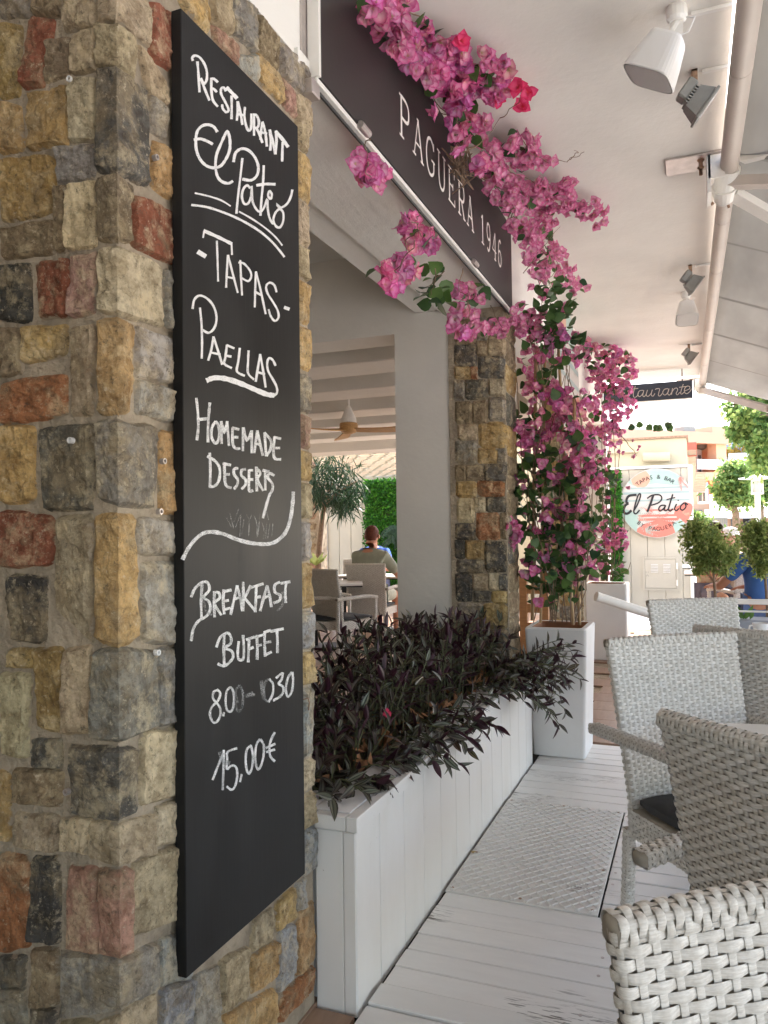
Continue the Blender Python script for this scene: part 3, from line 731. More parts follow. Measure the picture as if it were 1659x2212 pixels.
# ceiling fan
fn = thing('ceiling_fan', 'ceiling fan with light wooden blades and white cone hub under the beams', 'ceiling fan', (0, 0, 0))
hp = U((crop(1200, 1500, 2.0117)(348, 372)), 'y', 6.9); fn.location = hp
mb = MB(); Mh = Matrix.Translation(hp)
mb.lathe([(.012, .62), (.012, .22), (.025, .20), (.05, .14), (.075, .09), (.078, .05), (.06, .045)], 20, Mh); mb.build('rod_and_cone', M['white'], fn, smooth=False)
mb = MB(); mb.lathe([(.085, .045), (.09, .03), (.09, -.005), (.07, -.045), (.03, -.06)], 20, Mh); mb.build('motor_housing', M['fanwood'], fn)
for k in range(3):
    a = radians(2 + k * 120); mb = MB(); vs = []; R = Matrix.Translation(hp) @ Matrix.Rotation(a, 4, 'Z')
    for i in range(8):
        t = i / 7; x = .05 + t * .72; wd = .035 + .035 * sin(min(1, t * 1.4) * pi * .5) - .03 * max(0, t - .8) * 5 * .5; z = -.02 + .0 * t - .02 * sin(t * pi)
        for yy, zz in ((-wd, .012), (wd, -.012)): vs += [R @ Vector((x, yy, z + zz + .005)), R @ Vector((x, yy, z + zz - .005))]
    fs = []
    for i in range(7):
        a0 = i * 4; b0 = a0 + 4
        fs += [(a0, b0, b0 + 2, a0 + 2), (a0 + 1, a0 + 3, b0 + 3, b0 + 1), (a0, a0 + 1, b0 + 1, b0), (a0 + 2, b0 + 2, b0 + 3, a0 + 3)]
    fs += [(0, 2, 3, 1), (28, 29, 31, 30)]
    mb.add(vs, fs); mb.build('blade', M['fanwood'], fn)

# ------------------------------------------------------------------ PLANTER
pln = thing('planter_box', 'long white planter box of vertical boards running along the deck', 'planter', (-.9, 3.2, 0))
bys = [1.967, 2.139, 2.344, 2.536, 2.727, 2.918, 3.110, 3.300, 3.492, 3.682, 3.873, 4.07, 4.26, 4.43]
for i in range(len(bys) - 1):
    mb = MB(); mb.box((-.902, bys[i] + .002, -.02), (-.880, bys[i + 1] - .002, .478), bev=.002); mb.build('board', M['white'], pln)
mb = MB(); mb.box((-1.004, 1.967, -.02), (-.920, 1.985, .478), bev=.002); mb.build('board', M['white'], pln)
mb = MB(); mb.box((-.918, 1.966, -.02), (-.8825, 1.985, .478), bev=.002); mb.build('board', M['white'], pln)
mb = MB(); mb.box((-.955, 2.000, -.02), (-.906, 4.43, .49)); mb.box((-1.62, 1.99, -.02), (-1.56, 4.43, .5)); mb.box((-1.56, 1.99, -.02), (-.956, 2.06, .49)); mb.build('core', M['pot'], pln)
# cap: outer trim with mitre and upper slab
mb = MB(); mb.box((-.905, 1.958, .482), (-.872, 4.44, .522), bev=.002); mb.build('cap_trim', M['white'], pln)
mb = MB(); mb.box((-1.003, 1.958, .482), (-.908, 1.988, .521), bev=.002); mb.build('cap_trim', M['white'], pln)
mb = MB(); mb.box((-1.02, 1.990, .492), (-.907, 4.44, .524), bev=.002); mb.build('cap_slab', M['pot'], pln)
mb = MB(); mb.box((-1.60, 1.975, .492), (-1.022, 2.14, .5235), bev=.002); mb.build('cap_slab', M['pot'], pln)
mb = MB(); mb.box((-1.558, 2.07, .3), (-1.025, 4.42, .46)); mb.build('soil', M['soil'], pln)

# ------------------------------------------------------------------ SHADE SIDE: tube, fabric, arms
T0 = Vector((.236, 1.2, 3.12)); T1 = Vector((.125, 10.75, 3.14)); T00 = T0 + (T0 - T1).normalized() * 10
aw = thing('awning', 'large pale grey fabric awning with its roller tube and folding arms', 'awning', (.2, 5, 3.1))
mb = MB(); mb.tube([T00, T0, T1], .044, 20); mb.build('roller_tube', M['tube'], aw, smooth=True)
for y in (1.9, 3.35, 4.95, 5.9, 7.6, 9.2):
    mb = MB(); t = (y - T0.y) / (T1.y - T0.y); c = T0.lerp(T1, t); mb.tube([c + Vector((0, -.004, 0)), c + Vector((0, .004, 0))], .0452, 20); mb.build('tube_joint', M['tube'], aw)
def m_fabric():
    m, nt, p = base('awning_fabric', .9, .1)
    v = coords(nt, (1, .25, 1)); n = noi(nt, v, 3, 4); vb = coords(nt); n2 = noi(nt, vb, 400, 2)
    c = ramp(nt, n, [(.3, (.33, .32, .305)), (.7, (.42, .41, .39))]); pv = N(nt, 'NewGeometry'); sx_ = N(nt, 'SeparateXYZ'); nt.links.new(pv.outputs['Position'], sx_.inputs[0])
    ma = N(nt, 'Math', operation='MULTIPLY_ADD'); nt.links.new(sx_.outputs[1], ma.inputs[0]); ma.inputs[1].default_value = .8; ma.inputs[2].default_value = .16
    fr = N(nt, 'Math', operation='FRACT'); nt.links.new(ma.outputs[0], fr.inputs[0])
    c = mix(nt, ramp(nt, fr.outputs[0], [(.478, (0, 0, 0)), (.484, (1, 1, 1)), (.512, (1, 1, 1)), (.518, (0, 0, 0))]), c, (.29, .28, .265))      # doubled cloth at the seams
    nt.links.new(c, p.inputs['Base Color'])
    t = N(nt, 'BsdfTranslucent'); nt.links.new(c, t.inputs[0]); ms = N(nt, 'MixShader'); ms.inputs[0].default_value = .50
    nt.links.new(p.outputs[0], ms.inputs[1]); nt.links.new(t.outputs[0], ms.inputs[2]); nt.links.new(ms.outputs[0], nt.nodes['Material Output'].inputs[0])
    bump(nt, p, n2, .2, .001); return m
mf = m_fabric()
mb = MB(); vs = []; fs = []; NX, NY = 30, 200
for j in range(NY + 1):
    t = j / NY; y = -9 + t * 19.6
    for i in range(NX + 1):
        s = i / NX; x0 = T0.x + (y - T0.y) / (T1.y - T0.y) * (T1.x - T0.x) + .03
        x = x0 + s * 2.9; z = 3.155 - s * 1.02 - .05 * sin(s * pi)
        seam = abs(((y + .2) / 1.25) % 1 - .5)
        z += -.030 * math.exp(-(seam * 1.25 / .05) ** 2) * (.5 + s) + .012 * math.exp(-((seam * 1.25 - .16) / .05) ** 2) * s + .010 * sin(y * 9 + s * 5) * s + .03 * noise.noise(Vector((y * 2.2, s * 3, 0))) * (s + .2)
        vs.append(Vector((x, y + .12 * s * sin(y), z)))
for j in range(NY):
    for i in range(NX): a = j * (NX + 1) + i; fs.append((a, a + 1, a + NX + 2, a + NX + 1))
mb.add(vs, fs); fb = mb.build('fabric', mf, aw, smooth=True)
so_ = fb.modifiers.new('thick', 'SOLIDIFY'); so_.thickness = .0015
# front bar and arms
def boxbar(mb, a, b, w, h, up=Vector((0, 0, 1))):
    a = Vector(a); b = Vector(b); t = (b - a).normalized(); s = t.cross(up).normalized(); u = s.cross(t)
    vs = [p + s * i * w / 2 + u * j * h / 2 for p in (a, b) for i, j in ((-1, -1), (1, -1), (1, 1), (-1, 1))]
    mb.add(vs, [(0, 1, 2, 3), (7, 6, 5, 4), (0, 4, 5, 1), (1, 5, 6, 2), (2, 6, 7, 3), (3, 7, 4, 0)])
mb = MB(); boxbar(mb, (3.1, -9, 2.10), (3.0, 10.6, 2.10), .07, .05); mb.build('front_bar', M['metal_w'], aw)
def arm_set(yb, label_far=False):
    c = T0.lerp(T1, (yb - T0.y) / (T1.y - T0.y))
    # bracket plate on the ceiling + hanging bracket + clamp
    bp = MB(); bp.box((c.x - .30, yb - .10, CEIL - .012), (c.x - .02, yb + .09, CEIL - .002), bev=.002); bp.build('ceiling_plate', M['galv'], aw)
    for dx, dy in ((-.13, -.04), (-.13, .05)):
        mb = MB(); mb.lathe([(.018, -.0), (.018, -.004), (.009, -.006), (.009, -.04), (.005, -.042)][::-1], 8, Matrix.Translation((c.x + dx, yb + dy, CEIL - .012))); mb.build('bolt', M['rust'], aw)
    mb = MB(); mb.box((c.x - .10, yb - .085, c.z - .06), (c.x - .02, yb - .07, CEIL - .013), bev=.002); mb.box((c.x - .105, yb - .085, c.z - .13), (c.x - .085, yb + .10, CEIL - .013), bev=.002)
    mb.build('bracket', M['metal_w'], aw)
    mb = MB(); mb.tube([c + Vector((0, -.03, -.0)), c + Vector((-.02, .07, -.07))], .058, 18); mb.tube([c + Vector((-.02, .05, -.06)), c + Vector((-.02, .115, -.10))], [.066, .048], 18); mb.tube([c + Vector((-.025, .115, -.10)), c + Vector((-.025, .13, -.11))], .035, 14)
    mb.build('shoulder_joint', M['metal_w'], aw, smooth=False)
    for k in range(5):
        a = k * 1.25; q = c + Vector((-.02, .085, -.08)) + Vector((cos(a) * .062, .01, sin(a) * .062))
        mb = MB(); mb.tube([q, q + Vector((cos(a) * .016, .004, sin(a) * .016))], .0075, 6); mb.build('bolt', M['rust'], aw)
    return c
c1 = arm_set(4.30)
mb = MB(); boxbar(mb, c1 + Vector((.0, .02, -.055)), c1 + Vector((1.5, -.35, -.42)), .075, .05); mb.build('upper_arm', M['tube'], aw)
mb = MB(); boxbar(mb, c1 + Vector((.06, -.10, .0)), c1 + Vector((1.4, -.95, -.25)), .05, .03); mb.build('tension_strut', M['metal_w'], aw)
mb = MB(); boxbar(mb, c1 + Vector((.02, .08, -.09)), c1 + Vector((1.75, 1.6, -.85)), .075, .04); mb.build('fore_arm', M['metal_w'], aw)
c2 = arm_set(10.55)
e1 = U((1659, 883), 'y', 9.4)
mb = MB(); boxbar(mb, c2 + Vector((.0, .0, -.09)), e1, .085, .07); boxbar(mb, e1 - (e1 - c2).normalized() * .0, e1 + Vector((1.2, .5, -.15)), .085, .07); mb.build('upper_arm', M['tube'], aw)

# ------------------------------------------------------------------ speakers and floodlights on the ceiling
def cable(a, b, name, label):
    mb = MB(); mb.box((a[0], a[1] - .012, CEIL - .014), (b[0], a[1] + .006, CEIL - .001)); o = mb.build(name, M['white']); tag(o, label, 'cable duct'); return o
def speaker(px_top, y_s, label, aim, scale):
    p = U(px_top, 'z', CEIL - .035); t = thing('speaker', label, 'speaker', tuple(p), 'white speakers under the ceiling')
    mb = MB(); mb.lathe([(.034, .035), (.037, .02), (.036, -.008), (.026, -.02)], 16, Matrix.Translation(p)); mb.build('mount', M['white'], t, smooth=False)
    d = Vector(aim).normalized(); 
    n0 = p + Vector((0, 0, -.02)); body0 = n0 + d * .05
    mb = MB(); mb.tube([n0, body0], .014, 8); mb.box(tuple(n0 - Vector((.02, .006, .05))), tuple(n0 + Vector((.02, .006, 0)))); mb.build('neck', M['metal_w'], t)
    X = d.cross(Vector((0, 0, 1))).normalized(); Y = X.cross(d)
    if Y.z > 0: pass
    def sect(o, hx, hy, r=.35, n=24):
        out = []
        for k in range(n):
            a = 2 * pi * k / n; cx, sy = cos(a), sin(a); e = .45
            out.append(o + X * hx * (abs(cx) ** e) * (1 if cx > 0 else -1) + Y * hy * (abs(sy) ** e) * (1 if sy > 0 else -1))
        return out
    L = .165 * scale; mb = MB(); vs = []; n = 24
    prof = [(0, .35), (.03, .62), (.10, .68), (.55, .86), (.97, 1.0), (1.0, .97)]
    for q, w in prof: vs += sect(body0 + d * L * q, .094 * scale * w, .098 * scale * w)
    fs = [(i * n + k, i * n + (k + 1) % n, (i + 1) * n + (k + 1) % n, (i + 1) * n + k) for i in range(len(prof) - 1) for k in range(n)] + [tuple(range(n))[::-1]]
    mb.add(vs, fs); mb.build('cabinet', M['white'], t, smooth=False, fixn=True)
    mb = MB(); vs = sect(body0 + d * L * 1.0, .094 * scale * .93, .098 * scale * .93) + sect(body0 + d * L * 1.012, .088 * scale * .8, .09 * scale * .8)
    fs = [(k, (k + 1) % n, n + (k + 1) % n, n + k) for k in range(n)] + [tuple(range(n, 2 * n))]
    mb.add(vs, fs); mb.build('grille', simple('speaker_grille', (.60, .59, .57), .6, .05, 3, .5, 900), t, smooth=False)
    a = p + Vector((.03, 0, 0)); mb = MB(); mb.tube([a + Vector((0, 0, -.01)), a + Vector((.03, -.02, -.03)), a + Vector((.01, -.01, -.07)), body0 + d * .02], .003, 6); mb.build('cable', M['white'], t)
    return t
speaker((1462, 36), 0, 'big white speaker hanging nearest the camera from the ceiling', (-.50, .08, -.86), .95)
speaker((1482, 640), 0, 'small white speaker farther along, between two floodlights', (.02, -.35, -.94), .92)
pa = U((1462, 36), 'z', CEIL); cable((pa.x + .05, pa.y), (.17, 0), 'cable_duct', 'white cable duct running from the nearest speaker to the awning tube')
def flood(px_top, label, s=1.0, dark=False):
    p = U(px_top, 'z', CEIL - .004); t = thing('floodlight', label, 'floodlight', tuple(p), 'grey floodlights under the ceiling')
    mb = MB(); mb.box((p.x - .012, p.y - .03, p.z - .115 * s), (p.x + .012, p.y - .024, p.z + .002)); mb.box((p.x - .012, p.y - .03, p.z - .006), (p.x + .012, p.y + .03, p.z + .001)); mb.build('bracket', M['rust'], t)
    R = Matrix.Translation(p + Vector((.0, 0, -.135 * s))) @ Matrix.Rotation(radians(-52), 4, 'Y') @ Matrix.Rotation(radians(14), 4, 'X') @ Matrix.Diagonal((s, s, s, 1))
    # local -z is the beam direction
    mb = MB()
    mb.add([R @ Vector(v) for v in [(-.075, -.06, -.05), (.075, -.06, -.05), (.075, .06, -.05), (-.075, .06, -.05), (-.055, -.04, .02), (.055, -.04, .02), (.055, .04, .02), (-.055, .04, .02)]],
           [(0, 3, 2, 1), (4, 5, 6, 7), (0, 1, 5, 4), (1, 2, 6, 5), (2, 3, 7, 6), (3, 0, 4, 7)])
    mb.build('reflector_housing', M['grey_lamp'], t)
    mb = MB(); mb.box((-.085, -.07, -.066), (.085, .07, -.052), R, bev=.003); mb.build('front_frame', M['grey_lamp'], t)
    mb = MB(); mb.box((-.068, -.053, -.0675), (.068, .053, -.0655), R); mb.build('glass', M['lens'], t)
    mb = MB(); mb.box((-.035, -.045, .034), (.065, .045, .085), R, bev=.008); mb.build('gear_box', M['grey_lamp'], t)
    mb = MB()
    for k in range(7): mb.box((-.045 + k * .014, -.05, .018), (-.039 + k * .014, .05, .034), R)
    mb.build('cooling_fins', M['grey_lamp'], t)
    cable((p.x + .03, p.y), (.17, 0), 'cable_duct', 'thin white cable duct beside the ' + label.split(' under')[0].split(' with')[0])
    return t
flood((1500, 158), 'large grey floodlight nearest the camera', .85)
flood((1491, 575), 'middle grey floodlight just before the small white speaker', .85)
flood((1488, 745), 'farthest grey floodlight near the end of the ceiling', .85)

# ------------------------------------------------------------------ ribbons (lettering)
def smooth_pts(pts, k=4):
    if len(pts) < 3: return [Vector(p) for p in pts]
    P = [Vector(p) for p in pts]; out = []
    for i in range(len(P) - 1):
        p0 = P[max(i - 1, 0)]; p1 = P[i]; p2 = P[i + 1]; p3 = P[min(i + 2, len(P) - 1)]
        for j in range(k):
            t = j / k; out.append(.5 * ((2 * p1) + (p2 - p0) * t + (2 * p0 - 5 * p1 + 4 * p2 - p3) * t * t + (3 * p1 - p0 - 3 * p2 + p3) * t ** 3))
    out.append(P[-1]); return out
def ribbon(mb, pts, w, mapf, smooth=True, jag=0, taper=False, r=random.Random(1), lift=0):
    P = smooth_pts(pts) if smooth else [Vector(p) for p in pts]
    n = len(P); L = []; Rr = []
    for i, p in enumerate(P):
        a = P[max(i - 1, 0)]; b = P[min(i + 1, n - 1)]; d = (b - a)
        if d.length < 1e-6: d = Vector((1, 0))
        d.normalize(); nn = Vector((-d.y, d.x))
        if 0 < i < n - 1:
            d1 = (P[i] - P[i - 1]).normalized(); k = 1 / max(.5, abs(d1.dot(d)))
        else: k = 1
        ww = w / 2 * k * (1 + r.uniform(-jag, jag))
        if taper: ww *= .35 + .65 * sin(pi * min(1, .12 + i / (n - 1) * .9)) 
        e = d * (w * .2 if i == n - 1 else (-w * .2 if i == 0 else 0)) * (1 if jag else 0)
        L.append(p + nn * ww + e); Rr.append(p - nn * ww + e)
    vs = [mapf(q, lift) for q in L] + [mapf(q, lift) for q in Rr]
    mb.add(vs, [(i, i + 1, n + i + 1, n + i) for i in range(n - 1)])

# chalkboard
BX = -.972
BY0, BY1, BZ0, BZ1 = 1.362, 1.862, .405, 2.40
a = U((391, 18), 'x', BX); b = U((643.6, 272), 'x', BX); c = U((393, 2123), 'x', BX)
BY0, BZ1 = a.y, (a.z + b.z) / 2; BY1 = b.y; BZ0 = c.z
cb = thing('chalkboard', 'tall black chalkboard menu hanging on the near stone pillar', 'chalkboard', (BX, (BY0 + BY1) / 2, BZ0))
mb = MB(); mb.box((BX - .026, BY0, BZ0), (BX, BY1, BZ1), bev=.0015); mb.build('board', M['board'], cb)
cE = crop(700, 150, 2.4577); cF = crop(700, 1050, 2.4577); cG = crop(700, 1900, 2.4577); cH = crop(700, 2600, 3.1596)
CH = []
def ch(c, w, *lines): 
    for l in lines: CH.append((c, w, l))
ch(cE, 24, [(190,230),(200,350),(210,520)], [(145,215),(140,190),(165,170),(210,185),(255,245),(280,320),(280,400),(255,440),(225,400)], [(225,390),(260,490),(305,600)],
   [(325,390),(325,500),(340,600),(385,660)], [(320,395),(350,395),(385,425)], [(320,490),(345,490),(375,520)], [(465,510),(445,480),(420,490),(420,540),(450,600),(485,670),(490,705),(465,715),(435,680),(430,645)],
   [(520,560),(522,660),(520,780)], [(580,615),(580,700),(572,795)], [(582,620),(605,710),(625,835)], [(580,735),(630,745)], [(650,670),(645,760),(665,860),(690,895),(710,860),(712,735)],
   [(738,735),(738,840),(738,940)], [(735,740),(765,750),(785,810),(775,860),(745,870)], [(760,870),(790,930),(818,1010)], [(820,815),(805,900),(800,980)], [(820,812),(845,900),(862,1045)], [(800,910),(860,925)],
   [(890,890),(900,990),(895,1085)], [(890,890),(920,1000),(942,1120)], [(945,1120),(955,1000),(950,900)], [(1015,1010),(1012,1100),(1010,1190)])
ch(cE, 34, [(475,480),(520,525),(570,580)], [(950,905),(1010,975),(1065,1050)])
ch(cE, 27, [(380,905),(350,860),(295,838),(235,850),(190,900),(175,980),(180,1080),(215,1170),(270,1230),(340,1255),(410,1240),(460,1180),(500,1090),(505,990),(490,920),(475,905),(450,950),(410,1040),(375,1130),(365,1240),(385,1340),(430,1390),(490,1405),(530,1385)],
   [(160,985),(220,975),(290,1000),(335,1025)], [(540,1195),(560,1110),(620,1070),(690,1090),(750,1160),(780,1250),(765,1330),(710,1375),(630,1365)])
ch(cE, 22, [(625,1165),(605,1350),(580,1560),(568,1695)], [(700,1450),(670,1425),(635,1460),(620,1530),(640,1600),(680,1600),(710,1530),(715,1430),(720,1560),(750,1640),(790,1680),(830,1650),(865,1560),(870,1640),(885,1730),(915,1790),(930,1790)],
   [(832,1235),(825,1400),(810,1560),(800,1715)], [(890,1480),(910,1510),(900,1555),(875,1530),(880,1490),(890,1480)], [(985,1650),(945,1690),(925,1760),(950,1820),(990,1830),(1020,1770),(1020,1690),(990,1650),(960,1610),(1000,1640),(1060,1600),(1095,1530),(1108,1470)])
ch(cE, 28, [(765,1425),(850,1412),(940,1415)])
ch(cE, 16, [(168,1500),(300,1530),(420,1570),(510,1625)], [(595,1680),(720,1750),(850,1840),(950,1930),(1010,2005)])
ch(cE, 22, [(135,1615),(280,1635),(450,1690),(620,1765),(780,1860),(900,1960),(980,2050),(1030,2115)])
ch(cE, 32, [(255,1865),(300,1885),(400,1930),(520,1990)]); ch(cE, 18, [(245,1930),(255,1870)], [(520,1990),(525,2095)])
ch(cE, 20, [(378,1965),(385,2150),(390,2352)]); ch(cE, 48, [(200,2070),(265,2110)])
ch(cF, 20, [(485,-110),(475,50),(468,200)], [(487,-110),(530,60),(580,250)], [(480,100),(550,115)], [(605,-60),(612,100),(622,275)], [(590,-40),(640,-30),(700,40),(710,100),(680,140),(620,110)],
   [(755,50),(750,200),(745,390)], [(757,50),(800,220),(850,455)], [(745,240),(815,280)], [(955,245),(935,180),(890,155),(855,190),(870,260),(920,340),(965,420),(975,490),(940,525),(900,480),(880,415)])
ch(cF, 36, [(1035,395),(1075,410)])
ch(cF, 22, [(215,400),(230,560),(235,740),(232,885)], [(143,405),(160,320),(210,280),(280,305),(345,380),(375,490),(355,590),(300,640),(245,615)], [(345,680),(325,800),(295,905)], [(345,680),(385,800),(430,945)], [(320,830),(410,850)],
   [(475,760),(460,880),(450,940),(520,980)], [(475,760),(545,790)], [(460,860),(515,870)], [(600,790),(585,920),(570,1000),(590,1030),(645,1055)], [(685,815),(680,920),(680,1030),(735,1090)], [(797,850),(775,980),(755,1110)], [(797,850),(825,1000),(850,1165)],
   [(770,1020),(840,1040)], [(945,955),(920,905),(885,885),(865,930),(875,1010),(920,1090),(955,1160),(960,1220),(920,1258)])
ch(cF, 48, [(285,1100),(360,1075),(480,1088),(620,1135),(760,1195),(860,1235),(925,1245)])
DRY0 = len(CH)
ch(cF, 26, [(180,1275),(195,1420),(198,1560),(185,1675)], [(310,1320),(295,1500),(292,1695)], [(195,1480),(295,1470)], [(365,1500),(330,1560),(330,1660),(370,1710),(400,1650),(395,1540),(365,1500)], [(420,1500),(425,1710)], [(420,1500),(450,1600),(478,1500)],
   [(478,1500),(495,1730)], [(530,1560),(530,1700),(555,1755),(600,1760)], [(530,1560),(590,1575)], [(530,1650),(580,1650)], [(632,1560),(630,1780)], [(635,1560),(670,1680),(715,1590)], [(715,1590),(716,1800)], [(770,1590),(740,1800)], [(770,1590),(822,1825)],
   [(750,1710),(805,1725)], [(840,1610),(855,1830)], [(840,1610),(900,1680),(900,1760),(860,1830)], [(935,1650),(930,1840),(995,1865)], [(935,1650),(995,1665)], [(935,1755),(985,1755)],
   [(310,1805),(315,1960),(312,2130)], [(290,1835),(360,1880),(405,1950),(400,2060),(360,2120),(305,2130)], [(450,1900),(455,2050),(470,2120),(515,2140)], [(440,1905),(510,1920)], [(455,2010),(500,2010)], [(580,1950),(545,1960),(545,2010),(580,2060),(575,2110),(545,2150)],
   [(655,1960),(620,1970),(615,2020),(655,2060),(655,2110),(620,2150)], [(690,1970),(690,2160),(725,2165)], [(690,1970),(725,1970)], [(690,2060),(725,2060)], [(760,1940),(765,2170)], [(760,1950),(800,2000),(770,2060),(825,2165)], [(845,1980),(848,2160)], [(825,1970),(880,1985)],
   [(930,2020),(890,2000),(870,2040),(915,2100),(915,2160),(880,2230),(825,2430)])
ch(cG, 36, [(48,740),(100,640),(170,550),(250,490),(340,478),(450,500),(560,545),(680,580),(800,595),(900,590),(980,550),(1050,470),(1090,350),(1110,220),(1118,95)])
ch(cG, 26, [(235,990),(225,1150),(230,1310)], [(130,1105),(170,1020),(240,965),(290,970),(305,1040),(250,1110),(300,1150),(315,1220),(280,1290),(200,1340),(150,1420),(130,1530)], [(355,1060),(350,1180),(357,1300)], [(345,1065),(395,1065),(405,1120),(355,1170),(420,1280)],
   [(445,1040),(440,1160),(450,1270)], [(445,1055),(515,1040)], [(445,1150),(490,1140)], [(450,1230),(505,1215)], [(575,1000),(545,1130),(512,1275)], [(575,1000),(605,1120),(625,1240)], [(545,1130),(605,1110)], [(632,965),(635,1130),(632,1240)], [(705,1000),(640,1130)],
   [(640,1110),(745,1235)], [(760,1000),(755,1130),(750,1250)], [(700,1020),(760,1000),(825,980)], [(765,1110),(800,1105)], [(865,1000),(835,1100),(798,1240)], [(865,1000),(890,1100),(905,1200)], [(830,1120),(890,1090)], [(985,965),(940,990),(940,1060),(990,1090),(985,1140),(930,1165)],
   [(1050,970),(1040,1060),(1045,1160)], [(1000,975),(1085,960)], [(450,1480),(445,1600),(450,1770)], [(375,1590),(410,1500),(480,1455),(515,1500),(510,1560),(455,1600),(520,1630),(535,1690),(490,1750),(440,1775),(390,1755)], [(590,1540),(580,1640),(590,1710),(630,1710),(640,1640),(632,1480)],
   [(690,1530),(685,1640),(682,1735)], [(665,1520),(740,1495)], [(690,1610),(730,1595)], [(765,1480),(770,1600),(768,1710)], [(745,1500),(820,1475)], [(770,1580),(810,1570)], [(840,1460),(840,1570),(845,1680)], [(835,1450),(895,1430)], [(840,1550),(900,1540)], [(845,1670),(905,1640)],
   [(960,1430),(965,1540),(965,1645)], [(900,1440),(1020,1415)])
ch(cH, 28, [(500,370),(450,390),(435,460),(480,520),(520,460),(525,400),(490,365)], [(480,520),(420,590),(400,680),(440,770),(490,760),(530,680),(525,590),(480,525)], [(655,335),(610,380),(595,500),(610,610),(655,640),(690,580),(700,450),(680,360),(655,335)],
   [(1140,235),(1185,300),(1180,420),(1130,515)], [(1195,490),(1200,505)], [(1225,220),(1270,180),(1305,165),(1290,240),(1255,290),(1310,330),(1310,400),(1260,460),(1200,490)], [(1415,150),(1370,220),(1345,340),(1355,430),(1380,450),(1420,380),(1435,250),(1425,150)],
   [(575,650),(565,690)], [(570,1150),(510,1290),(435,1485)], [(572,1120),(568,1350),(558,1610)], [(735,1095),(620,1140),(615,1230),(610,1350),(670,1310),(725,1330),(740,1430),(715,1560),(670,1610),(610,1570)], [(795,1420),(775,1510)],
   [(910,1060),(860,1110),(845,1230),(855,1350),(885,1410),(925,1330),(935,1180),(910,1060)], [(1020,985),(975,1060),(965,1230),(990,1350),(1030,1320),(1065,1200),(1070,1060),(1030,985)], [(1205,900),(1160,990),(1140,1080),(1150,1190),(1205,1255)], [(1100,1090),(1210,1040)], [(1105,1140),(1205,1110)])
FNT0 = len(CH)
ch(cH, 30, [(765,315),(725,370),(715,480),(730,600),(765,635),(805,560),(810,400),(770,315)], [(1130,515),(1085,480),(1070,350),(1100,260),(1140,235)], [(850,450),(960,425)])
ch(cH, 44, [(1040,260),(1050,380),(1070,480)], [(700,400),(740,520)], [(860,440),(930,410)])
ch(cH, 60, [(530,1150),(560,1250),(640,1280)])
ch(cG, 8, [(470,340),(520,430)], [(500,290),(540,440)], [(590,255),(545,380)], [(560,430),(610,300)], [(610,300),(600,520)], [(640,360),(620,500)], [(665,310),(690,370),(685,520)], [(715,315),(680,400)], [(735,315),(765,400),(765,530)], [(795,310),(775,520)],
   [(855,275),(880,360)], [(815,385),(835,470),(830,545)], [(860,390),(850,540)], [(890,400),(870,540)], [(920,400),(910,520)])
ch(cG, 20, [(250,1100),(270,1240),(330,1280)], [(1010,1060),(1015,1180),(960,1240)])
def chmap(c):
    def f(q, lift):
        p = U(c(q.x, q.y), 'x', BX + .0003 + lift); return p
    return f
groups = [('chalk_heading', 0, DRY0, 'chalk'), ('chalk_lettering', DRY0, FNT0, 'chalk_dry'), ('chalk_smear', FNT0, len(CH), 'chalk_faint')]
rj = random.Random(2)
for nm, i0, i1, mt in groups:
    for i in range(i0, i1):
        c, w, l = CH[i]; mb = MB(); ribbon(mb, l, w, chmap(c), jag=.14, r=rj, lift=(i + 1) * 2.2e-6); mb.build('chalk_stroke', M[mt], cb)
# hook right of the board
q = U((cC(1535, 215)), 'x', -.985); mb = MB(); mb.tube([q + Vector((0, -.012, .012)), q + Vector((.008, 0, .014)), q + Vector((.008, .008, 0)), q + Vector((.006, .006, -.02))], .0018, 6)
o = mb.build('wall_hook', M['rust']); tag(o, 'small rusty hook in the stone right of the chalkboard', 'hook')

# dark fascia sign
SX = -.972
fs_ = thing('fascia_sign', 'long dark brown sign board with white serif lettering on the beam', 'sign', (SX, 3.3, 2.6))
M['signd'] = simple('sign_brown', (.030, .026, .025), .45, .08, 2, .06)
M['letter'] = simple('letter_white', (.80, .76, .72), .5, .03, 5)
SY0 = U((693, 190), 'x', SX).y; SY1 = 4.52; SZ0 = 2.612; SZ1 = 3.10
mb = MB(); mb.box((SX - .02, SY0, SZ0), (SX, SY1, SZ1)); mb.build('board', M['signd'], fs_)
mb = MB(); mb.box((SX - .034, SY0 - .014, SZ0 - .018), (SX - .004, SY1 + .02, SZ0 - .002), bev=.002); mb.build('bottom_rail', M['metal_w'], fs_)
mb = MB(); mb.box((SX - .034, SY0 - .016, SZ0 - .001), (SX + .003, SY0 - .002, SZ1), bev=.001); mb.build('side_trim', M['metal_w'], fs_)
mb = MB(); mb.box((SX - .05, SY0 - .05, SZ0 - .02), (SX - .036, SY0 - .002, SZ1 + .1)); mb.box((SX - .05, SY0 - .05, SZ0 - .065), (SX - .002, SY0 - .0, SZ0 - .022), bev=.002); mb.build('bracket', M['galv'], fs_)
for t in (.12, .66):
    y = SY0 + (SY1 - SY0) * t; mb = MB(); mb.tube([(SX + .006, y - .035, SZ0 - .004), (SX + .006, y + .035, SZ0 - .004)], .013, 10); mb.build('clamp', M['galv'], fs_)
mb = MB(); mb.tube([(SX - .02, SY0 + .02, SZ0 - .026), (SX - .02, 3.3, SZ0 - .03), (SX - .02, SY1, SZ0 - .026)], .006, 6); mb.build('cable', M['dark'], fs_)
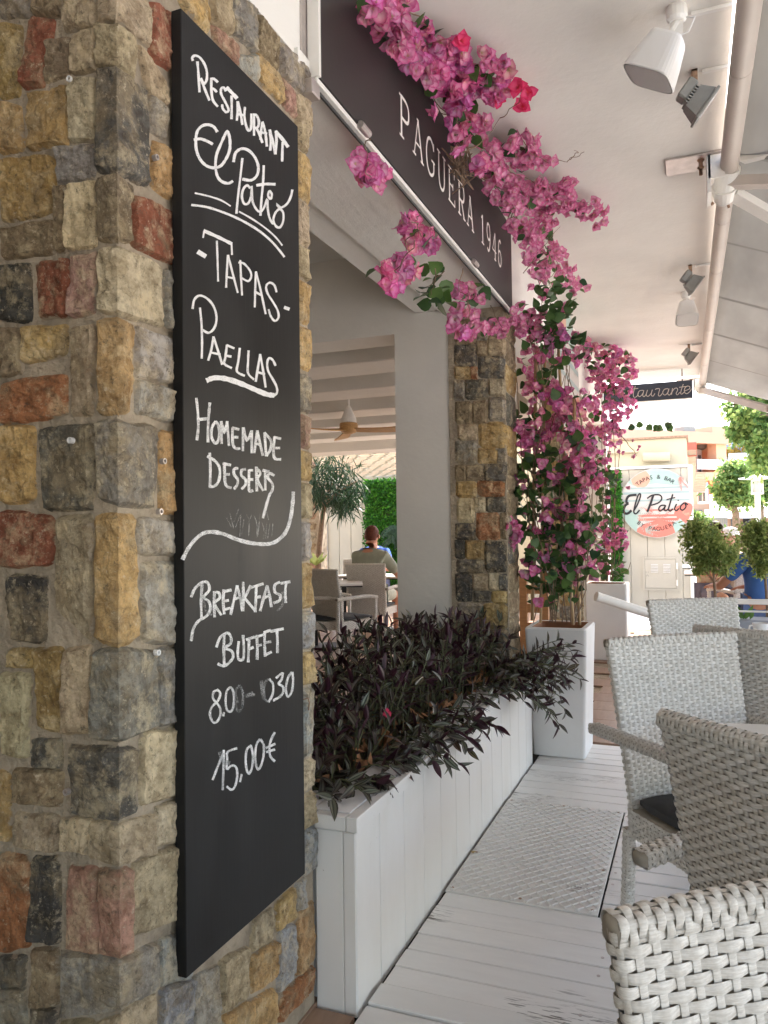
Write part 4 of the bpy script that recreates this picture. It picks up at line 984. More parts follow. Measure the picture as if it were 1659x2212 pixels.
GL = {'P': [(0, [(.2, 0), (.2, 1)]), (1, [(.2, 1), (.6, 1), (.82, .92), (.88, .75), (.82, .56), (.6, .48), (.2, .48)]), (2, [(.02, 0), (.42, 0)]), (2, [(.02, 1), (.3, 1)])],
 'A': [(2, [(.1, 0), (.5, 1)]), (0, [(.5, 1), (.9, 0)]), (2, [(.26, .34), (.74, .34)]), (2, [(-.06, 0), (.26, 0)]), (2, [(.72, 0), (1.06, 0)]), (2, [(.38, 1), (.58, 1)])],
 'G': [(1, [(.88, .78), (.75, .93), (.52, 1), (.25, .9), (.1, .65), (.08, .42), (.18, .14), (.42, 0), (.68, .04), (.86, .18), (.86, .44)]), (2, [(.62, .44), (1, .44)]), (2, [(.88, .76), (.88, .98)])],
 'U': [(1, [(.18, 1), (.18, .3), (.3, .06), (.5, 0), (.7, .06), (.82, .3), (.82, 1)]), (2, [(0, 1), (.36, 1)]), (2, [(.64, 1), (1, 1)])],
 'E': [(0, [(.18, 0), (.18, 1)]), (2, [(.02, 0), (.86, 0)]), (2, [(.86, -.03), (.86, .2)]), (2, [(.02, 1), (.82, 1)]), (2, [(.82, 1.03), (.82, .8)]), (2, [(.18, .52), (.62, .52)]), (2, [(.62, .62), (.62, .42)])],
 '1': [(0, [(.5, 0), (.5, 1)]), (2, [(.5, 1), (.26, .84)]), (2, [(.25, 0), (.75, 0)])],
 '9': [(1, [(.82, .68), (.75, .9), (.5, 1), (.25, .92), (.15, .7), (.25, .5), (.5, .42), (.75, .52), (.82, .68), (.8, .4), (.65, .12), (.4, 0), (.2, .08)])],
 '4': [(0, [(.68, 0), (.68, 1)]), (2, [(.68, 1), (.1, .3)]), (2, [(.1, .3), (.95, .3)]), (2, [(.48, 0), (.88, 0)])]}
GL['R'] = GL['P'] + [(0, [(.5, .48), (.85, .02)]), (2, [(.74, 0), (1.04, 0)])]
GL['6'] = [(k, [(1 - x, 1 - y) for x, y in l]) for k, l in GL['9']]
def glyph_line(txt, y0, pitch, wl, z0, H, k0=0):
    kk = k0
    for i, chh in enumerate(txt):
        if chh == ' ': continue
        mb = MB()
        for st, l in GL[chh]:
            kk += 1; w = {0: .10, 1: .085, 2: .055}[st] * H
            pts = [(y0 + i * pitch + x * wl, z0 + y * H) for x, y in l]
            ribbon(mb, pts, w, lambda q, lf: Vector((SX + .0008 + lf, q.x, q.y)), smooth=(st == 1 and len(l) > 3), lift=kk * .00002)
        mb.build('letter', M['letter'], fs_)
glyph_line('PAGUERA', 2.632, .1515, .118, 2.762, .150); glyph_line('1946', 3.79, .124, .098, 2.770, .145)

# font text helper (built-in font) -> mesh
def text_mesh(s, size, ext=.0):
    cu = bpy.data.curves.new('t', 'FONT'); cu.body = s; cu.size = size; cu.align_x = 'CENTER'; cu.resolution_u = 3; cu.extrude = ext
    o = bpy.data.objects.new('t', cu); C.objects.link(o); bpy.context.view_layer.update()
    dg = bpy.context.evaluated_depsgraph_get(); me = bpy.data.meshes.new_from_object(o.evaluated_get(dg)); bpy.data.objects.remove(o); return me
def col_disc(mb, poly, lift, P0, sc=1): pass

# round signs
M['s_white'] = simple('sign_white', (.56, .53, .50), .4, .02, 5); M['s_mint'] = simple('sign_mint', (.34, .47, .43), .4, .03, 5)
M['s_pink'] = simple('sign_coral', (.60, .19, .15), .4, .04, 5); M['s_peach'] = simple('sign_peach', (.60, .33, .24), .4, .03, 5); M['s_dark'] = simple('sign_charcoal', (.02, .02, .024), .4, .05, 5)
M['s_teal'] = simple('sign_grey_teal', (.33, .42, .42), .4, .03, 5)
def round_sign(label, Cn, R, X, Z, Nn, text=True, spec=None):
    """centre, radius, right vector, up vector, outward normal"""
    t = thing('round_sign', label, 'sign', tuple(Cn))
    Cn = Vector(Cn)
    def P(x, y, l): return Cn + X * (x * R) + Z * (y * R) + Nn * (l)
    mb = MB(); n = 72; circ = [(cos(2 * pi * k / n), sin(2 * pi * k / n)) for k in range(n)]
    mb.prism([P(x, y, 0) for x, y in circ], Nn * -.03); mb.build('disc', M['s_white'], t)
    def clipline(y0, y1, x0, x1, l):
        pts = []
        for yy in (y0, y1):
            m = sqrt(max(0, .985 ** 2 - yy * yy)); pts.append((max(x0, -m), min(x1, m), yy))
        return [P(pts[0][0], pts[0][2], l), P(pts[0][1], pts[0][2], l), P(pts[1][1], pts[1][2], l), P(pts[1][0], pts[1][2], l)]
    def part(nm, polys, m, l):
        mb = MB()
        for i, poly in enumerate(polys):
            vs = [P(x, y, l + i * .00002) for x, y in poly]; mb.add(vs, [tuple(range(len(vs)))])
        return mb.build(nm, m, t)
    def seg(a0, a1, inner, k=14):   # area between arc and an inner polyline
        return [(cos(radians(a0 + (a1 - a0) * i / k)) * .985, sin(radians(a0 + (a1 - a0) * i / k)) * .985) for i in range(k + 1)] + inner
    def blob(cx, cy, rx, ry, wob, seed, k=20):
        r = random.Random(seed); out = []
        for i in range(k):
            a = 2 * pi * i / k; q = 1 + wob * (r.random() - .5); x, y = cx + rx * q * cos(a), cy + ry * q * sin(a); m = sqrt(x * x + y * y)
            if m > .98: x, y = x / m * .98, y / m * .98
            out.append((x, y))
        return out
    part('mint_sky', [seg(38, 142, [(-.6, .5), (0, .56), (.6, .48)])], M['s_mint'], .0010)
    part('peach_spot', [blob(-.42, .72, .26, .26, .15, 3)], M['s_peach'], .0016)
    mb = MB()
    for i, (yy, hh, x0, x1) in enumerate([(.44, .03, -.75, .9), (.30, .035, -.9, .9), (.08, .03, -.9, .9)]): mb.add(clipline(yy + hh, yy - hh, x0, x1, .0022 + i * .0001), [(0, 1, 2, 3)])
    mb.build('teal_stripe', M['s_teal'], t)
    mb = MB()
    for i, (yy, hh, x0, x1) in enumerate([(-.20, .02, -.3, .95), (-.36, .03, -.5, .8), (-.47, .035, -.6, .8)]): mb.add(clipline(yy + hh, yy - hh, x0, x1, .0022 + i * .0001), [(0, 1, 2, 3)])
    mb.build('coral_stripe', M['s_pink'], t)
    part('coral_ground', [seg(232, 318, [(.45, -.56), (.05, -.48), (-.35, -.6)])], M['s_pink'], .0028)
    part('coral_leaf_area', [blob(.76, -.32, .26, .30, .3, 5)], M['s_pink'], .0030)
    part('mint_ground', [seg(186, 236, [(-.52, -.62), (-.5, -.42), (-.62, -.25)]), seg(300, 322, [(.62, -.45), (.42, -.62)])], M['s_mint'], .0034)
    def palm(nm, cx, cy, L, a0, a1, nf, m, l, seed):
        r = random.Random(seed); mb = MB(); k = 0
        for i in range(nf):
            a = radians(a0 + (a1 - a0) * i / max(1, nf - 1)); 
            for j in range(9):
                s = (j + 1) / 9 * L; bx, by = cx + cos(a) * s, cy + sin(a) * s - .12 * (s / L) ** 2 * L
                for sg in (-1, 1):
                    a2 = a + sg * radians(50); ll = L * .26 * (1.1 - j / 9); k += 1
                    tip = (bx + cos(a2) * ll, by + sin(a2) * ll - .02)
                    mm = max(sqrt(tip[0] ** 2 + tip[1] ** 2), .001)
                    if mm > .97: continue
                    w = .012; vs = [P(bx - w, by, l + k * 5e-6), P(bx + w, by + w, l + k * 5e-6), P(tip[0], tip[1], l + k * 5e-6)]; mb.add(vs, [(0, 1, 2)])
        mb.build(nm, m, t)
    palm('palm_leaf', -.62, -.30, .5, -60, 40, 4, M['s_mint'], .0040, 1); palm('palm_leaf', -.1, -.30, .42, 100, 190, 3, M['s_pink'], .0046, 2)
    palm('palm_leaf', .1, -.52, .5, 10, 170, 5, M['s_pink'], .0052, 3); palm('palm_leaf', -.35, -.78, .42, -20, 30, 3, M['s_mint'], .0058, 4); palm('palm_leaf', .62, .74, .34, -80, -20, 3, M['s_pink'], .0040, 6)
    palm('palm_leaf', .72, -.35, .3, 20, 80, 2, M['s_peach'], .0046, 7)
    if text:
        for s, rad, a0, a1, top in (('TAPAS & BAR', .70, 131, 53, True), ('BY PAGUERA', .80, 229, 308, False)):
            for i, chh in enumerate(s):
                if chh == ' ': continue
                a = radians(a0 + (a1 - a0) * i / (len(s) - 1)); me = text_mesh(chh, .165 * R); me.materials.append(M['s_dark'])
                up = X * cos(a) + Z * sin(a) if top else -(X * cos(a) + Z * sin(a))
                rt = up.cross(Nn) 
                Mx = Matrix(((rt.x, up.x, Nn.x, 0), (rt.y, up.y, Nn.y, 0), (rt.z, up.z, Nn.z, 0), (0, 0, 0, 1)))
                Mx.translation = P(cos(a) * rad, sin(a) * rad, .0075); me.transform(Mx); put(me, 'letter', t)
        sc = [(24, [(415,1103),(385,1105),(355,1112),(338,1135),(336,1165),(352,1170)]), (24, [(352,1170),(325,1188),(312,1225),(325,1250),(350,1248),(375,1225)]), (15, [(390,1235),(422,1180),(447,1112),(440,1094),(424,1115),(402,1190),(394,1240),(412,1252),(440,1222)]),
              (22, [(548,1103),(528,1168),(500,1238)]), (14, [(498,1132),(540,1106),(598,1104),(615,1132),(590,1165),(530,1186)]), (14, [(642,1186),(608,1188),(590,1214),(604,1230),(634,1206),(646,1184),(634,1220),(650,1228),(668,1212)]),
              (15, [(702,1098),(680,1170),(668,1218),(684,1230),(702,1212)]), (11, [(652,1142),(688,1132),(722,1124)]), (14, [(732,1175),(716,1214),(732,1228),(750,1210)]), (13, [(742,1150),(748,1143)]), (14, [(792,1166),(766,1190),(762,1214),(782,1224),(806,1198),(800,1168),(822,1182)])]
        for i, (w, l) in enumerate(sc):
            mb = MB(); ribbon(mb, l, w * .8, lambda q, lf: U(cR(q.x, q.y), 'y', Cn.y - .0085 - lf), lift=i * .0001, taper=False); mb.build('brush_letter', M['s_dark'], t)
    return t
rc = U(cR(572, 1168), 'y', 13.44)
round_sign('round pastel sign with brush lettering and palm leaves on the cream panel wall', rc, .567, Vector((1, 0, 0)), Vector((0, 0, 1)), Vector((0, -1, 0)))
round_sign('round coral and mint sign on the beam face, half hidden by flowers', Vector((-.955, 6.62, 2.52)), .64, Vector((0, 1, 0)), Vector((0, 0, 1)), Vector((1, 0, 0)), text=False)

# restaurante sign
rs_ = thing('hanging_sign', 'navy sign with thin white cursive lettering hanging at the end of the ceiling', 'sign', (-.6, 9.8, 2.9))
M['navy'] = simple('navy_board', (.045, .058, .085), .4, .08, 3)
mb = MB(); mb.box((-1.0, 9.8, 2.845), (.012, 9.86, 3.055), bev=.003); mb.build('board', M['navy'], rs_)
mb = MB(); mb.box((-1.0, 9.79, 2.836), (.014, 9.865, 2.843)); mb.build('lower_trim', M['metal_w'], rs_)
for x in (-.10, -.7): mb = MB(); mb.tube([(x, 9.83, 3.05), (x, 9.83, 3.2)], .006, 8); mb.build('rod', M['dark'], rs_)
nl = [[(262,268),(272,275),(285,268),(278,300),(276,325)], [(290,305),(325,292),(330,275),(312,270),(294,288),(292,315),(310,325),(340,305)], [(362,275),(345,280),(350,300),(362,312),(350,326),(335,318)],
 [(405,240),(390,300),(395,330),(415,325),(430,300)], [(382,265),(428,260)], [(468,275),(438,280),(425,308),(440,325),(464,302),(473,275),(464,315),(476,325),(492,305)], [(502,272),(492,310),(506,323),(530,300),(540,270),(531,310),(546,321),(560,300)],
 [(562,268),(578,262),(598,264),(592,290),(588,315),(602,319),(618,300)], [(665,262),(636,268),(622,295),(640,313),(664,290),(672,262),(662,300),(676,313),(692,292)], [(700,258),(692,310)], [(694,290),(715,262),(735,258),(740,275),(728,300),(739,311),(758,290)],
 [(785,226),(765,290),(772,306),(792,290)], [(752,252),(818,243)], [(795,280),(832,265),(836,247),(815,242),(796,262),(795,290),(814,302),(838,284),(850,262)]]
for i, l in enumerate(nl):
    P = [U(cR(q.x, q.y), 'y', 9.792) for q in smooth_pts(l)]; mb = MB(); mb.tube(P, .0045, 6); mb.build('neon_letter', M['s_white'], rs_)

# ------------------------------------------------------------------ POTS
def pot(label, x0, x1, y0, y1, h, tp=.0):
    t = thing('tall_pot', label, 'pot', ((x0 + x1) / 2, (y0 + y1) / 2, 0), 'tall white square pots')
    def ringz(e, z, r=.02, n=5):
        out = []
        for (cx, cy, a0) in ((x1 + e - r, y1 + e - r, 0), (x0 - e + r, y1 + e - r, 90), (x0 - e + r, y0 - e + r, 180), (x1 + e - r, y0 - e + r, 270)):
            for k in range(n): a = radians(a0 + 90 * k / (n - 1)); out.append(Vector((cx + r * cos(a), cy + r * sin(a), z)))
        return out
    mb = MB(); rings = [ringz(0, .004), ringz(tp * .5, h * .5), ringz(tp, h - .01), ringz(tp - .006, h), ringz(tp - .034, h), ringz(tp - .038, h - .006), ringz(tp - .045, h - .09)]
    vs = sum(rings, []); n = 20
    for i, v in enumerate(vs): vs[i] = v + noise.noise_vector(v * 6) * .0035
    mb.add(vs, [(i * n + k, i * n + (k + 1) % n, (i + 1) * n + (k + 1) % n, (i + 1) * n + k) for i in range(6) for k in range(n)] + [tuple(range(n))[::-1]])
    mb.mi = [1 if 100 <= i < 120 or 80 <= i < 100 else 0 for i in range(len(mb.f))]
    mb.build('body', [M['pot'], M['terra']], t, smooth=False)
    mb = MB(); mb.add(ringz(tp - .042, h - .075), [tuple(range(n))]); mb.build('soil', M['soil'], t)
    return t
pot('tall white pot nearest, at the end of the planter box with canes in it', -.905, -.605, 4.545, 4.90, .742, .026)
pot('tall white pot farther back, behind the near pot', -1.06, -.642, 8.07, 8.45, .762, .0)

# ------------------------------------------------------------------ BOUGAINVILLEA
def petal(mb, M4, L, Wd, curl, cup, r):
    nu, nv = 5, 4; vs = []; cs = []
    for i in range(nu):
        u = i / (nu - 1)
        wd = Wd * (sin(pi * min(1, u * .86 + .10)) ** .8) * (1 if u < .95 else .25)
        for j in range(nv):
            v = j / (nv - 1) * 2 - 1
            x = v * wd; y = u * L; z = cup * (abs(v) ** 1.6) * wd * 1.1 - curl * u * u * L + .002 * r.uniform(-1, 1)
            vs.append(M4 @ Vector((x, y, z)))
            e = max(abs(v) ** 2, (max(0, u - .45) / .55) ** 1.3)
            base_ = (.86, .80, .56); mid = (.88, .60, .72); ed = (.70, .15, .38)
            if u < .25: k = u / .25; c = tuple(base_[q] * (1 - k) + mid[q] * k for q in range(3))
            else: c = tuple(mid[q] * (1 - e) + ed[q] * e for q in range(3))
            cs.append(c)
    mb.add(vs, [(i * nv + j, i * nv + j + 1, (i + 1) * nv + j + 1, (i + 1) * nv + j) for i in range(nu - 1) for j in range(nv - 1)], cols=cs)
def flower_mesh(seed):
    r = random.Random(seed); mb = MB()
    for wh in range(2):
        for k in range(3):
            a = 2 * pi * k / 3 + wh * pi / 3 + r.uniform(-.25, .25); tilt = radians(r.uniform(18, 40) + wh * 28)
            Mx = Matrix.Rotation(a, 4, 'Z') @ Matrix.Rotation(tilt, 4, 'X')
            petal(mb, Mx, r.uniform(.040, .050), r.uniform(.020, .026), r.uniform(.05, .35), r.uniform(.2, .6), r)
    for k in range(3):
        a = k * 2.1; d = Vector((cos(a) * .006, sin(a) * .006, .018)); mb.tube([(0, 0, 0), d], .0012, 4, col=(.75, .62, .35))
    return mb.mesh('flower', M['petal'], smooth=True)
FM = [flower_mesh(s) for s in range(6)]
def leaf_mesh(seed):
    r = random.Random(seed); mb = MB(); prof = [(0, 0), (.12, .34), (.35, .46), (.6, .36), (.82, .17), (1, 0)]
    vs = []
    for u, w in prof:
        dz = -.22 * u * u
        vs += [(-w, u, dz + w * .22), (0, u, dz), (w, u, dz + w * .22)]
    mb.add([Vector(v) for v in vs], [(i * 3 + j, i * 3 + j + 1, (i + 1) * 3 + j + 1, (i + 1) * 3 + j) for i in range(5) for j in range(2)])
    return mb.mesh('leaf', M['leaf'], smooth=True)
LM = leaf_mesh(1)
def orient(p, d, up, s):
    z = d.normalized(); x = up.cross(z); x = x.normalized() if x.length > 1e-4 else z.orthogonal().normalized(); y = z.cross(x)
    m = Matrix(((x.x * s, y.x * s, z.x * s, p.x), (x.y * s, y.y * s, z.y * s, p.y), (x.z * s, y.z * s, z.z * s, p.z), (0, 0, 0, 1))); return m
def place(px, py, ax, v):
    p = U((px, py), ax, v)
    if p.z > 3.16 and p.y < 10.3: p = U((px, py), 'z', 3.13)
    return p
def bloom(root, blobs, size, r, cap=300):
    """blobs: px,py,rx,ry,axis,value,depth,nflowers,nleaves"""
    fl = []; lf = []
    for (px, py, rx, ry, ax, v, dep, nf, nl_) in blobs:
        for k in range(nf + nl_):
            a = r.uniform(0, 2 * pi); q = sqrt(r.random())
            p = place(px + rx * q * cos(a), py + ry * q * sin(a), ax, v + r.uniform(-dep, dep))
            (fl if k < nf else lf).append((p, Vector((px, py, 0))))
    fl.sort(key=lambda t: (t[0] - EYE).length); lf.sort(key=lambda t: (t[0] - EYE).length)
    rest = MB()
    for i, (p, c) in enumerate(fl):
        d = (EYE - p).normalized() * .55 + rv(r) * .9 + Vector((.25, 0, -.15)); s = size * r.uniform(.8, 1.2); me = r.choice(FM)
        mtx = orient(p, d, rv(r), s)
        if i < cap:
            o = bpy.data.objects.new('flower', me); C.objects.link(o); o.parent = root; o.matrix_parent_inverse = PW(root).inverted(); o.matrix_basis = mtx
            k = r.uniform(.82, 1.15); o.color = (k, k * r.uniform(.7, 1.15), k * r.uniform(.85, 1.15), 1)
        else:
            rest.add([mtx @ x.co for x in me.vertices], [tuple(f.vertices) for f in me.polygons], cols=[tuple(x.color[:3]) for x in me.color_attributes[0].data])
    if rest.v: o = rest.build('flowers', M['petal'], root, True); tag(o, kind='stuff')
    rest = MB()
    for i, (p, c) in enumerate(lf):
        s = r.uniform(.05, .10) * size; d = rv(r) + (EYE - p).normalized() * .5 + Vector((0, 0, .5))   # leaf normal
        mtx = orient(p, d, rv(r) + Vector((0, 0, .2)), s)
        if i < cap:
            o = bpy.data.objects.new('leaf', LM); C.objects.link(o); o.parent = root; o.matrix_parent_inverse = PW(root).inverted(); o.matrix_basis = mtx
        else: rest.add([mtx @ x.co for x in LM.vertices], [tuple(f.vertices) for f in LM.polygons])
    if rest.v: o = rest.build('leaves', M['leaf'], root, True); tag(o, kind='stuff')
def vines(root, segs, r, rad=.003, wob=.03, name='stem', mat='twig'):
    for (A, B) in segs:
        n = 9; pts = []
        o1 = rv(r) * wob * 1.5
        for i in range(n):
            t = i / (n - 1); pts.append(A.lerp(B, t) + o1 * sin(t * pi) + noise.noise_vector(A * 5 + Vector((t * 3, 0, 0))) * wob * sin(t * pi))
        mb = MB(); mb.tube(pts, [rad * (1 - .5 * i / n) for i in range(n)], 5); mb.build(name, M[mat], root)
rb_ = random.Random(21)
G1 = thing('bougainvillea_garland', 'garland of pink flowers running diagonally over the dark sign and ceiling', 'flower garland', (-.9, 3.6, 2.9))
bl = []
def B_(px, py, rx, ry, n, l=0, ax='x', v=-.90, dep=.05): bl.append((px, py, rx, ry, ax, v, dep, n, l))
B_(830, 8, 55, 34, 11, 2); B_(845, 72, 40, 38, 7, 1); B_(900, 100, 55, 48, 15, 2); B_(955, 140, 60, 52, 18, 2); B_(1045, 165, 58, 50, 17, 3, v=-.84); B_(915, 155, 34, 24, 4); B_(965, 205, 44, 44, 11, 2)
B_(1010, 200, 42, 40, 10, 1, v=-.86); B_(1010, 275, 40, 42, 11, 3, v=-.88); B_(990, 305, 22, 26, 4, 1); B_(1130, 305, 34, 26, 6, 1, v=-.78); B_(1165, 335, 32, 24, 6, 0, v=-.74); B_(1060, 345, 40, 28, 8, 2, v=-.86)
B_(1090, 405, 46, 46, 13, 3, v=-.86); B_(1140, 420, 48, 40, 14, 3, v=-.80); B_(1200, 425, 42, 34, 10, 2, v=-.76); B_(1235, 400, 24, 26, 4, 0, v=-.72); B_(1280, 462, 30, 30, 7, 0, v=-.68); B_(1245, 450, 30, 12, 4, 1, v=-.70)
B_(1095, 345, 55, 45, 8, 3, v=-.84); B_(1150, 455, 60, 50, 10, 4, v=-.84); B_(1165, 560, 30, 50, 6, 3, v=-.86)
B_(1125, 490, 30, 34, 8, 1, v=-.87); B_(1160, 480, 34, 30, 7, 1, v=-.82); B_(1165, 545, 42, 34, 10, 3, v=-.84); B_(1210, 570, 34, 26, 7, 2, v=-.8); B_(1245, 610, 26, 22, 5, 1, v=-.76); B_(1180, 610, 40, 34, 6, 7, v=-.84)
# bunches hanging below the sign
B_(792, 352, 30, 18, 5, 0, v=-.985, dep=.02); B_(808, 385, 24, 26, 5, 0, v=-.985, dep=.02); B_(885, 480, 26, 22, 5, 1, v=-.985, dep=.02); B_(910, 518, 36, 26, 7, 2, v=-.985, dep=.02); B_(858, 590, 42, 30, 8, 1, v=-.985, dep=.02); B_(845, 620, 20, 22, 3, 0, v=-.985, dep=.02)
B_(945, 625, 34, 44, 0, 20, v=-.985, dep=.03); B_(1015, 635, 40, 20, 7, 4, v=-.985, dep=.03); B_(1010, 700, 34, 40, 9, 2, v=-.985, dep=.03); B_(1085, 708, 48, 20, 8, 2, v=-.96, dep=.03); B_(1125, 680, 28, 26, 6, 5, v=-.94, dep=.03)
bl = [(*b[:7], round(b[7] * 2.1), b[8] + (2 if b[8] else 0)) for b in bl]; bloom(G1, bl, .84, rb_)
# strong pink single bracts
hot = []
for (px, py) in ((1120, 190), (1140, 198), (1075, 212), (1128, 232), (995, 88)):
    p = place(px, py, 'x', -.80); me = rb_.choice(FM); o = bpy.data.objects.new('flower', me); C.objects.link(o); o.parent = G1; o.matrix_parent_inverse = PW(G1).inverted()
    o.matrix_basis = orient(p, EYE - p + rv(rb_) * 2, rv(rb_), 1.0); o.color = (1.1, .28, .5, 1); tag(o, 'hot pink fresh bloom')
main = [(850, 20), (905, 100), (960, 170), (985, 250), (1010, 320), (1060, 390), (1110, 450), (1150, 520), (1170, 600), (1180, 660)]
P_ = [place(x, y, 'x', -.92) for x, y in main]
vines(G1, list(zip(P_[:-1], P_[1:])), rb_, .006, .03); vines(G1, list(zip(P_[:-1], P_[1:])), rb_, .003, .06); vines(G1, list(zip(P_[2:-1], P_[3:])), rb_, .003, .08)
br = [((960, 130), (1100, 190)), ((1000, 330), (1080, 255)), ((1080, 255), (1130, 185)), ((1050, 350), (1160, 400)), ((1160, 400), (1290, 450)), ((1120, 295), (1195, 355)), ((1195, 355), (1225, 350)), ((1225, 350), (1262, 328)), ((1232, 345), (1240, 325)),
      ((1150, 520), (1200, 560)), ((1200, 560), (1245, 600)), ((900, 500), (880, 560)), ((870, 560), (860, 600)), ((1130, 590), (1210, 490)), ((940, 580), (930, 640)), ((905, 455), (890, 480)), ((890, 480), (915, 520)), ((800, 300), (795, 350)), ((795, 350), (808, 385)), ((895, 520), (862, 585)), ((1000, 580), (1012, 640)), ((1012, 640), (1010, 700)), ((1060, 660), (1085, 708)), ((960, 585), (920, 620))]
vines(G1, [(place(*a, 'x', -.86), place(*b, 'x', -.80 if b[0] > 950 else -.97)) for a, b in br], rb_, .0022, .02)
# knot of tangled twigs
kn = MB()
for k in range(16):
    c0 = place(992, 358, 'x', -.90); pts = [c0 + Vector((rb_.gauss(0, .03), rb_.gauss(0, .05), rb_.gauss(0, .045))) for _ in range(6)]; kn.tube(pts, .0022, 5)
kn.build('twig_knot', M['twig'], G1)

G2 = thing('bougainvillea', 'tall bougainvillea climbing canes in the near white pot', 'climbing plant', (-.76, 4.72, .7))
bl = []
def Bc(px, py, rx, ry, n, l, v=4.72, dep=.14): bl.append((px, py, rx, ry, 'y', v, dep, n, l))
Bc(1190, 700, 55, 40, 4, 26); Bc(1200, 650, 50, 40, 3, 20); Bc(1160, 780, 42, 60, 8, 22); Bc(1220, 760, 50, 60, 8, 26); Bc(1175, 845, 50, 30, 15, 8); Bc(1240, 870, 46, 30, 13, 8); Bc(1150, 920, 40, 40, 9, 12)
Bc(1205, 920, 42, 34, 15, 6); Bc(1245, 950, 40, 34, 13, 8); Bc(1140, 960, 32, 26, 8, 6); Bc(1195, 1000, 50, 34, 6, 20); Bc(1265, 1000, 34, 40, 9, 10); Bc(1265, 1035, 34, 26, 10, 6); Bc(1160, 1030, 48, 40, 4, 30)
Bc(1125, 1060, 30, 60, 1, 22); Bc(1210, 1080, 55, 40, 5, 34); Bc(1175, 1130, 55, 40, 5, 32); Bc(1250, 1120, 40, 50, 5, 24); Bc(1200, 1180, 60, 40, 6, 26); Bc(1150, 1220, 40, 30, 2, 16); Bc(1260, 1180, 34, 40, 5, 16)
Bc(1180, 1260, 40, 50, 1, 22); Bc(1240, 1240, 45, 30, 2, 14); Bc(1200, 1290, 40, 26, 1, 10); Bc(1200, 1150, 90, 90, 6, 40); Bc(1190, 1245, 70, 60, 3, 26); Bc(1160, 720, 50, 60, 8, 10); Bc(1103, 1155, 20, 30, 7, 1, 4.5, .04); Bc(1115, 1010, 22, 24, 0, 6)
bl = [(*b[:7], round(b[7] * 2.0), round(b[8] * 1.3)) for b in bl]; bloom(G2, bl, .86, rb_, 300)
for (a, b, rr) in (((1150, 1340), (1158, 760), .011), ((1252, 1350), (1240, 860), .010), ((1168, 1345), (1178, 720), .008), ((1238, 1350), (1205, 730), .009)):
    A = U(a, 'y', 4.66 + rb_.uniform(0, .14)); B = U(b, 'y', 4.7 + rb_.uniform(0, .1)); mb = MB(); pts = [A.lerp(B, t / 6) for t in range(7)]; mb.tube(pts, rr, 8)
    for t in range(1, 6): c0 = A.lerp(B, t / 6); mb.tube([c0 - Vector((0, 0, .004)), c0 + Vector((0, 0, .004))], rr * 1.18, 8)
    mb.build('bamboo_cane', M['cane'], G2)
sg_ = []
for k in range(34):
    x0 = rb_.uniform(1148, 1262); y0 = 1345 if k < 14 else rb_.uniform(900, 1300); y1 = y0 - rb_.uniform(150, 420)
    sg_.append((U((x0, y0), 'y', 4.7 + rb_.uniform(-.1, .1)), U((x0 + rb_.uniform(-60, 60), max(640, y1)), 'y', 4.72 + rb_.uniform(-.12, .12))))
vines(G2, sg_, rb_, .0036, .05)

G3 = thing('bougainvillea', 'second bougainvillea with smaller pink blooms, in the farther white pot', 'climbing plant', (-.85, 8.25, .74))
bl = []
def Bd(px, py, rx, ry, n, l, v=8.25, dep=.25): bl.append((px, py, rx, ry, 'y', v, dep, n, l))
Bd(1255, 760, 26, 34, 24, 4); Bd(1300, 780, 40, 40, 40, 12); Bd(1340, 800, 36, 44, 40, 6); Bd(1290, 840, 50, 40, 46, 10); Bd(1340, 870, 34, 34, 30, 4); Bd(1300, 900, 40, 34, 34, 6); Bd(1285, 950, 34, 34, 20, 10)
Bd(1320, 940, 24, 26, 12, 3); Bd(1300, 1000, 20, 30, 8, 12); Bd(1310, 1060, 22, 40, 3, 26); Bd(1300, 1130, 30, 40, 8, 20); Bd(1330, 1165, 26, 26, 26, 6); Bd(1295, 1200, 24, 26, 6, 14); Bd(1320, 1230, 34, 20, 3, 22); Bd(1350, 800, 20, 50, 10, 2); Bd(1230, 800, 20, 40, 8, 10)
for px, py in ((1345, 935), (1360, 950), (1335, 955), (1372, 968), (1350, 980), (1340, 975), (1362, 985), (1355, 1020), (1378, 1040), (1348, 1210)): pass
bloom(G3, [(*b[:7], round(b[7] * 1.2), round(b[8] * 1.6)) for b in bl], .95, rb_)
bl = []
for px, py in ((1345, 935), (1360, 950), (1335, 955), (1372, 968), (1350, 980), (1340, 975), (1362, 985), (1328, 1020), (1378, 968), (1352, 1055)): Bd(px, py, 5, 5, 1, 0, 8.0, .05)
bloom(G3, bl, .6, rb_)
sg_ = [(U((rb_.uniform(1290, 1325), 1255), 'y', 8.3), U((rb_.uniform(1270, 1350), rb_.uniform(800, 1100)), 'y', 8.3)) for _ in range(14)] + [(U((1330, 930), 'y', 8.1), U((1375, 985), 'y', 8.0)), (U((1330, 1235), 'y', 8.1), U((1362, 1215), 'y', 8.0))]
vines(G3, sg_, rb_, .005, .05)
# overhanging sprig of leaves against the sky
G4 = thing('leaf_sprig', 'thin sprig of dark leaves hanging in front of the white sky', 'twig', tuple(U((1420, 915), 'y', 7.9)))
mb = MB(); pts = [U(p, 'y', 7.9) for p in ((1355, 925), (1380, 905), (1405, 905), (1425, 917), (1450, 915))]; mb.tube(pts, .003, 5); mb.build('stem', M['twig'], G4)
for px, py in ((1383, 925), (1397, 918), (1417, 922), (1422, 918), (1436, 922), (1443, 918), (1366, 930)):
    o = put(LM, 'leaf', G4); o.matrix_basis = orient(U((px, py), 'y', 7.9), EYE + rv(rb_) * 2 - U((px, py), 'y', 7.9), Vector((0, 1, .1)), .08)

